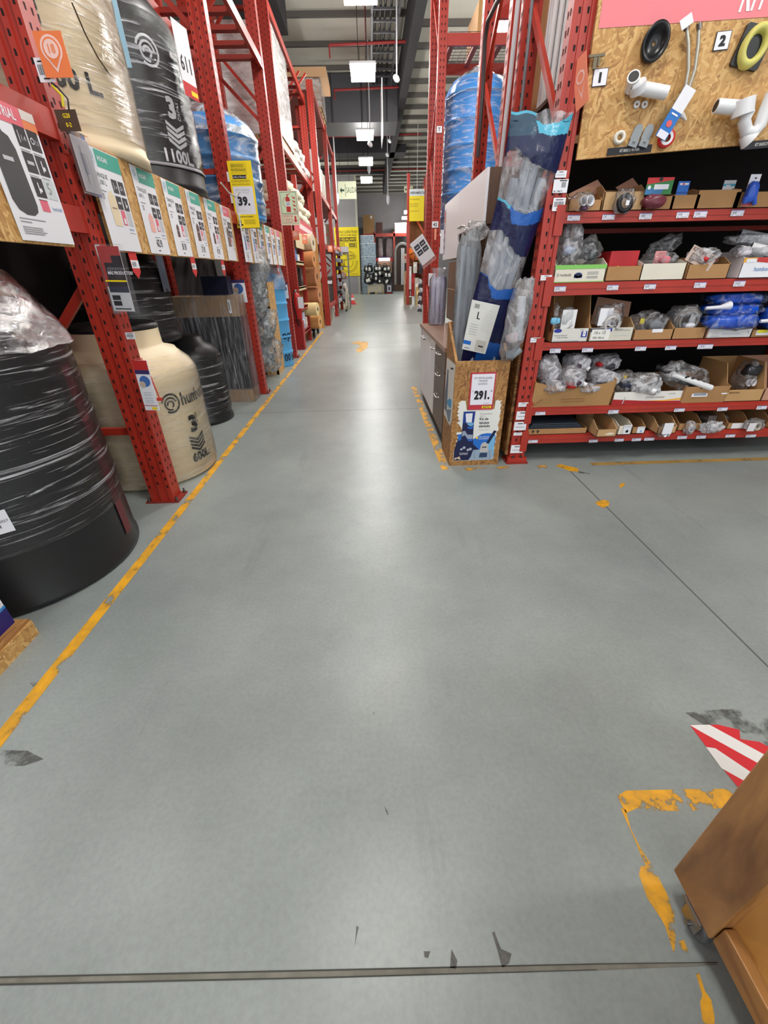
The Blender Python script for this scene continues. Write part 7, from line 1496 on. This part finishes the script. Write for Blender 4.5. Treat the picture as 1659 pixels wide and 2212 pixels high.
ad = thing('arched_door', 'dark arched display door frame at the far end', 'door', fy(868, 620, 43)); x0, x1 = fy(854, 600, 43).x, fy(884, 600, 43).x; zt = fy(868, 545, 43).z; rA = (x1 - x0) / 2
b = MB()
arc = [(x0, 0)] + [((x0 + x1) / 2 + rA * math.cos(PI - PI * i / 14), zt + rA * math.sin(PI * i / 14)) for i in range(15)] + [(x1, 0)]
b.tube([(x, 43, z) for x, z in arc], .12, P(150, 146, 142, .5), 8); b.build('arch_frame', ad); b = MB().frame((0, 43.1, 0), (1, 0, 0), (0, 0, 1)); b.prism(arc, -.05, 0, P(64, 48, 42, .6)); b.build('door_leaf', ad)
b = MB()
for k in range(2): x = x0 + rA * (.8 + .25 * k); b.box((x, 42.8, .3), (x + .14, 42.9, zt + .3), P(200, 200, 204, .4))
b.build('white_profile', ad); MB().box((x0 - .2, 42.4, 0), (x1, 43, .5), P(80, 60, 50, .7)).build('plinth', ad)
# ---- tool rack on the right, far
tk = thing('pallet_rack', 'red rack with the yellow HERRAMIENTAS sign down the aisle on the right', 'rack', (2.7, 24.5, 0))
def ty(x, y, Y=24.0): return onY(x, y, Y)
for px in (881, 917): p = ty(px, 600); MB().box((p.x - .07, 24.0, 0), (p.x + .07, 24.12, 5.4), RED).build('upright', tk); MB().box((p.x - .07 + (.1 if px < 900 else .05), 25.2, 0), (p.x + .07 + .1, 25.32, 5.4), RED).build('upright', tk)
xl, xr = ty(884, 600).x, ty(914, 600).x
for z0, z1, f in ((2.2, 3.1, 1), (3.1, 4.1, 0), (4.0, 4.9, 1), (1.3, 2.2, 0)): MB().beam((xl if f else xr, 24.05, z0), (xr if f else xl, 24.05, z1), .06, .08, P(214, 90, 46, .45)).build('brace', tk)
MB().box((xl, 24.3, 1.2), (xr, 24.34, 4.3), P(130, 84, 46, .7, var=.1)).build('back_board', tk)
for k in range(4): MB().box((xl, 24.0, .45 + .45 * k), (xr, 24.3, .48 + .45 * k), REDD).build('shelf_board', tk)
sg = thing('department_sign', 'hanging yellow sign headed HERRAMIENTAS', 'sign', ty(900, 478, 23.6)); a, c = ty(884, 478, 23.6), ty(917, 408, 23.6); w, h = c.x - a.x, c.z - a.z
b = MB().facing((a.x, 23.6, a.z)); b.box((0, 0, -.02), (w, h, 0), P(240, 216, 30, .5)); b.rect(0, h * .79, w, h, P(216, 222, 226, .5), .004); b.text('HERRAMIENTAS', w * .05, h * .85, h * .075, P(70, 80, 84, .5), .008, True, .72)
for t, v in (('Rotomartillos', .67), ('Atornillador', .52), ('Inalámbrico', .45), ('Generadores', .30)): b.text(t, w * .05, h * v, h * .05, P(150, 130, 30, .5), .006, False, .9)
b.build('panel', sg); MB().tube([(a.x + w * .5, 23.6, a.z + h), (a.x + w * .5, 23.6, 7.69)], .012, P(190, 190, 190, .4), 5).build('wire', sg)
e2 = thing('exit_sign', 'pale green exit sign half hidden behind the HERRAMIENTAS sign', 'sign', ty(882, 410, 29)); a, c = ty(873, 416, 29), ty(892, 402, 29); b = MB().facing((a.x, 29, a.z)); w, h = c.x - a.x, c.z - a.z; b.box((0, 0, -.02), (w, h, 0), GL); b.flat([(w * .1, h * .5), (w * .25, h * .8), (w * .25, h * .58), (w * .45, h * .58), (w * .45, h * .42), (w * .25, h * .42), (w * .25, h * .2)], GK, .004); b.text('SALIDA', w * .52, h * .3, h * .4, GK, .004, True, .5); b.build('panel', e2); MB().tube([(a.x + w / 2, 29, a.z + h), (a.x + w / 2, 29, 7.69)], .01, BLACK, 4).build('wire', e2)
rl = thing('hose_reel', 'orange hose reel hanging in the tool rack', 'reel', ty(898, 545, 23.9)); p = ty(898, 545, 23.9); r = .34
MB().lathe([(.08, -.08), (r, -.08), (r, .08), (.08, .08)], p, P(236, 120, 40, .45), 28, axis=(0, -1, 0)).build('coil', rl); b = MB()
for k in range(3): d = V((math.cos(k * PI / 3 + .3), 0, math.sin(k * PI / 3 + .3))); b.beam(p - d * r + V((0, -.1, 0)), p + d * r + V((0, -.1, 0)), .03, .03, BLACK)
b.lathe([(.001, -.02), (.08, -.02), (.08, .12), (.001, .12)], p, BLACK, 14, axis=(0, -1, 0)); b.build('spokes', rl)
a, c = onY(870, 568, 25.8), onY(881, 548, 25.8); b = MB().facing((a.x, 25.8, a.z)); w, h = c.x - a.x, c.z - a.z; b.box((0, 0, -.01), (w, h, 0), P(226, 222, 206, .5)); b.flat([(w * .38, h * .4), (w * .62, h * .4), (w * .62, h * .7), (w * .5, h * .85), (w * .38, h * .7)], SR, .004); b.rect(w * .2, h * .15, w * .8, h * .2, GREYT, .004); b.build('extinguisher_sign', None, 'small pale extinguisher sign on the far right near the arched door', 'sign')
GT = 'tools and cartons at the foot of the tool rack'
for (x0, y0, x1, y1, Y, cc, nm, lb) in ((873, 585, 882, 652, 25.5, (196, 170, 130), 'carton', 'tall tan cartons left at the tool rack foot'), (877, 600, 886, 640, 24.2, (176, 34, 36), 'panel', 'red panel left in the tool rack'), (889, 590, 897, 640, 23.9, (180, 36, 38), 'panel', 'red panel in the middle of the tool rack'), (893, 566, 901, 590, 23.8, (220, 216, 206), 'carton', 'white notice box in the tool rack'), (896, 600, 904, 650, 23.6, (206, 200, 190), 'carton', 'pale upright box right in the tool rack'), (899, 620, 906, 657, 23.2, (214, 180, 120), 'carton', 'tan upright carton in front of the tool rack'), (884, 575, 889, 625, 23.8, (228, 224, 222), 'carton', 'white hanging packs in the tool rack'), (905, 570, 912, 592, 23.5, (40, 36, 40), 'carton', 'black tool case on the tool rack'), (880, 642, 890, 655, 24.6, (190, 160, 116), 'carton', 'low tan carton on the floor by the tool rack')):
    a, c = onY(x0, y1, Y), onY(x1, y0, Y); z0 = max(0, a.z) if y1 < 648 else 0; m = P(*cc, .55); b = MB().box((a.x, Y, z0), (c.x, Y + .35, c.z), m); b.box((a.x + .02, Y - .004, z0 + (c.z - z0) * .6), (c.x - .02, Y, z0 + (c.z - z0) * .8), P(*[min(255, int(q * 1.15) + 12) for q in cc], .5)); b.box((a.x + (c.x - a.x) * .45, Y - .002, z0), (c.x - (c.x - a.x) * .45, Y, c.z), P(*[int(q * .85) for q in cc], .5)); b.build('tool_' + ('carton' if nm == 'carton' else 'display'), None, lb, 'box' if nm == 'carton' else 'panel', GT)
rn = random.Random(11)
for i in range(8):
    p = onY(908 - i * .3 + rn.uniform(-2, 2), 610 + i * 9, 21.5 - i * .25); b = MB()
    b.ring((0, 0), .05, .09, INK, 0) if False else None
    ax_ = (-1, -.3, .2); b.lathe([(.06, -.05), (.12, -.05), (.12, .05), (.06, .05), (.06, -.05)], p, (P(190, 186, 190, .4), P(50, 46, 52, .4))[i % 2], 14, axis=ax_); b.lathe([(.001, -.02), (.062, -.02)], p, P(206, 170, 150, .5), 14, axis=ax_); b.build('hanging_pack', None, 'small round hanging pack, %s from the top in the strip beside the far right post' % od[i], 'pack', 'strip of hanging packs')
# ================================================================= wooden cart bottom right
wc = thing('wooden_cart', 'pine wood cart on casters at the lower right corner', 'cart', (1.1, .1, 0))
PN = wood((128, 84, 44), (196, 142, 84), (9, 6, 1.6), .35, 2.6); PN2 = wood((140, 92, 46), (196, 140, 78), (10, 1.5, 12), .38, 2.0); PL = wood((206, 144, 66), (226, 170, 92), (3, 8, 8), .4, 2)
MB().box((.765, .318, .095), (.800, .452, .95), PN).build('leg', wc, bevel=.004); MB().box((.800, .415, .095), (.93, .452, .95), PN).build('leg', wc, bevel=.004)
MB().box((.772, -.75, .095), (.800, .316, .17), PN2).build('side_rail', wc, bevel=.003); MB().box((.765, -.8, .095), (.8, -.68, .95), PN).build('leg', wc)
MB().box((.80, -.75, .135), (1.5, .415, .155), PL).build('shelf_board', wc); MB().box((.93, .42, .095), (1.5, .45, .17), PN2).build('end_rail', wc); MB().box((1.47, .318, .095), (1.5, .452, .95), PN).build('leg', wc); MB().box((.765, -.8, .95), (1.5, .452, .98), PN2).build('top_board', wc)
for x, y in ((.79, .37), (.79, -.70), (1.45, .37), (1.45, -.70)):
    cs = MB().box((x - .03, y - .03, .088), (x + .03, y + .03, .096), STEEL); cs.box((x - .022, y - .03, .03), (x - .018, y + .02, .09), STEEL); cs.box((x + .018, y - .03, .03), (x + .022, y + .02, .09), STEEL); cs.lathe([(.001, -.012), (.03, -.014), (.038, -.01), (.038, .01), (.03, .014), (.001, .012)], (x, y - .008, .038), P(90, 90, 92, .35), 22, axis=(1, 0, 0)); cs.tube([(x - .03, y - .008, .038), (x + .03, y - .008, .038)], .006, STEEL, 8); cs.build('caster', wc)
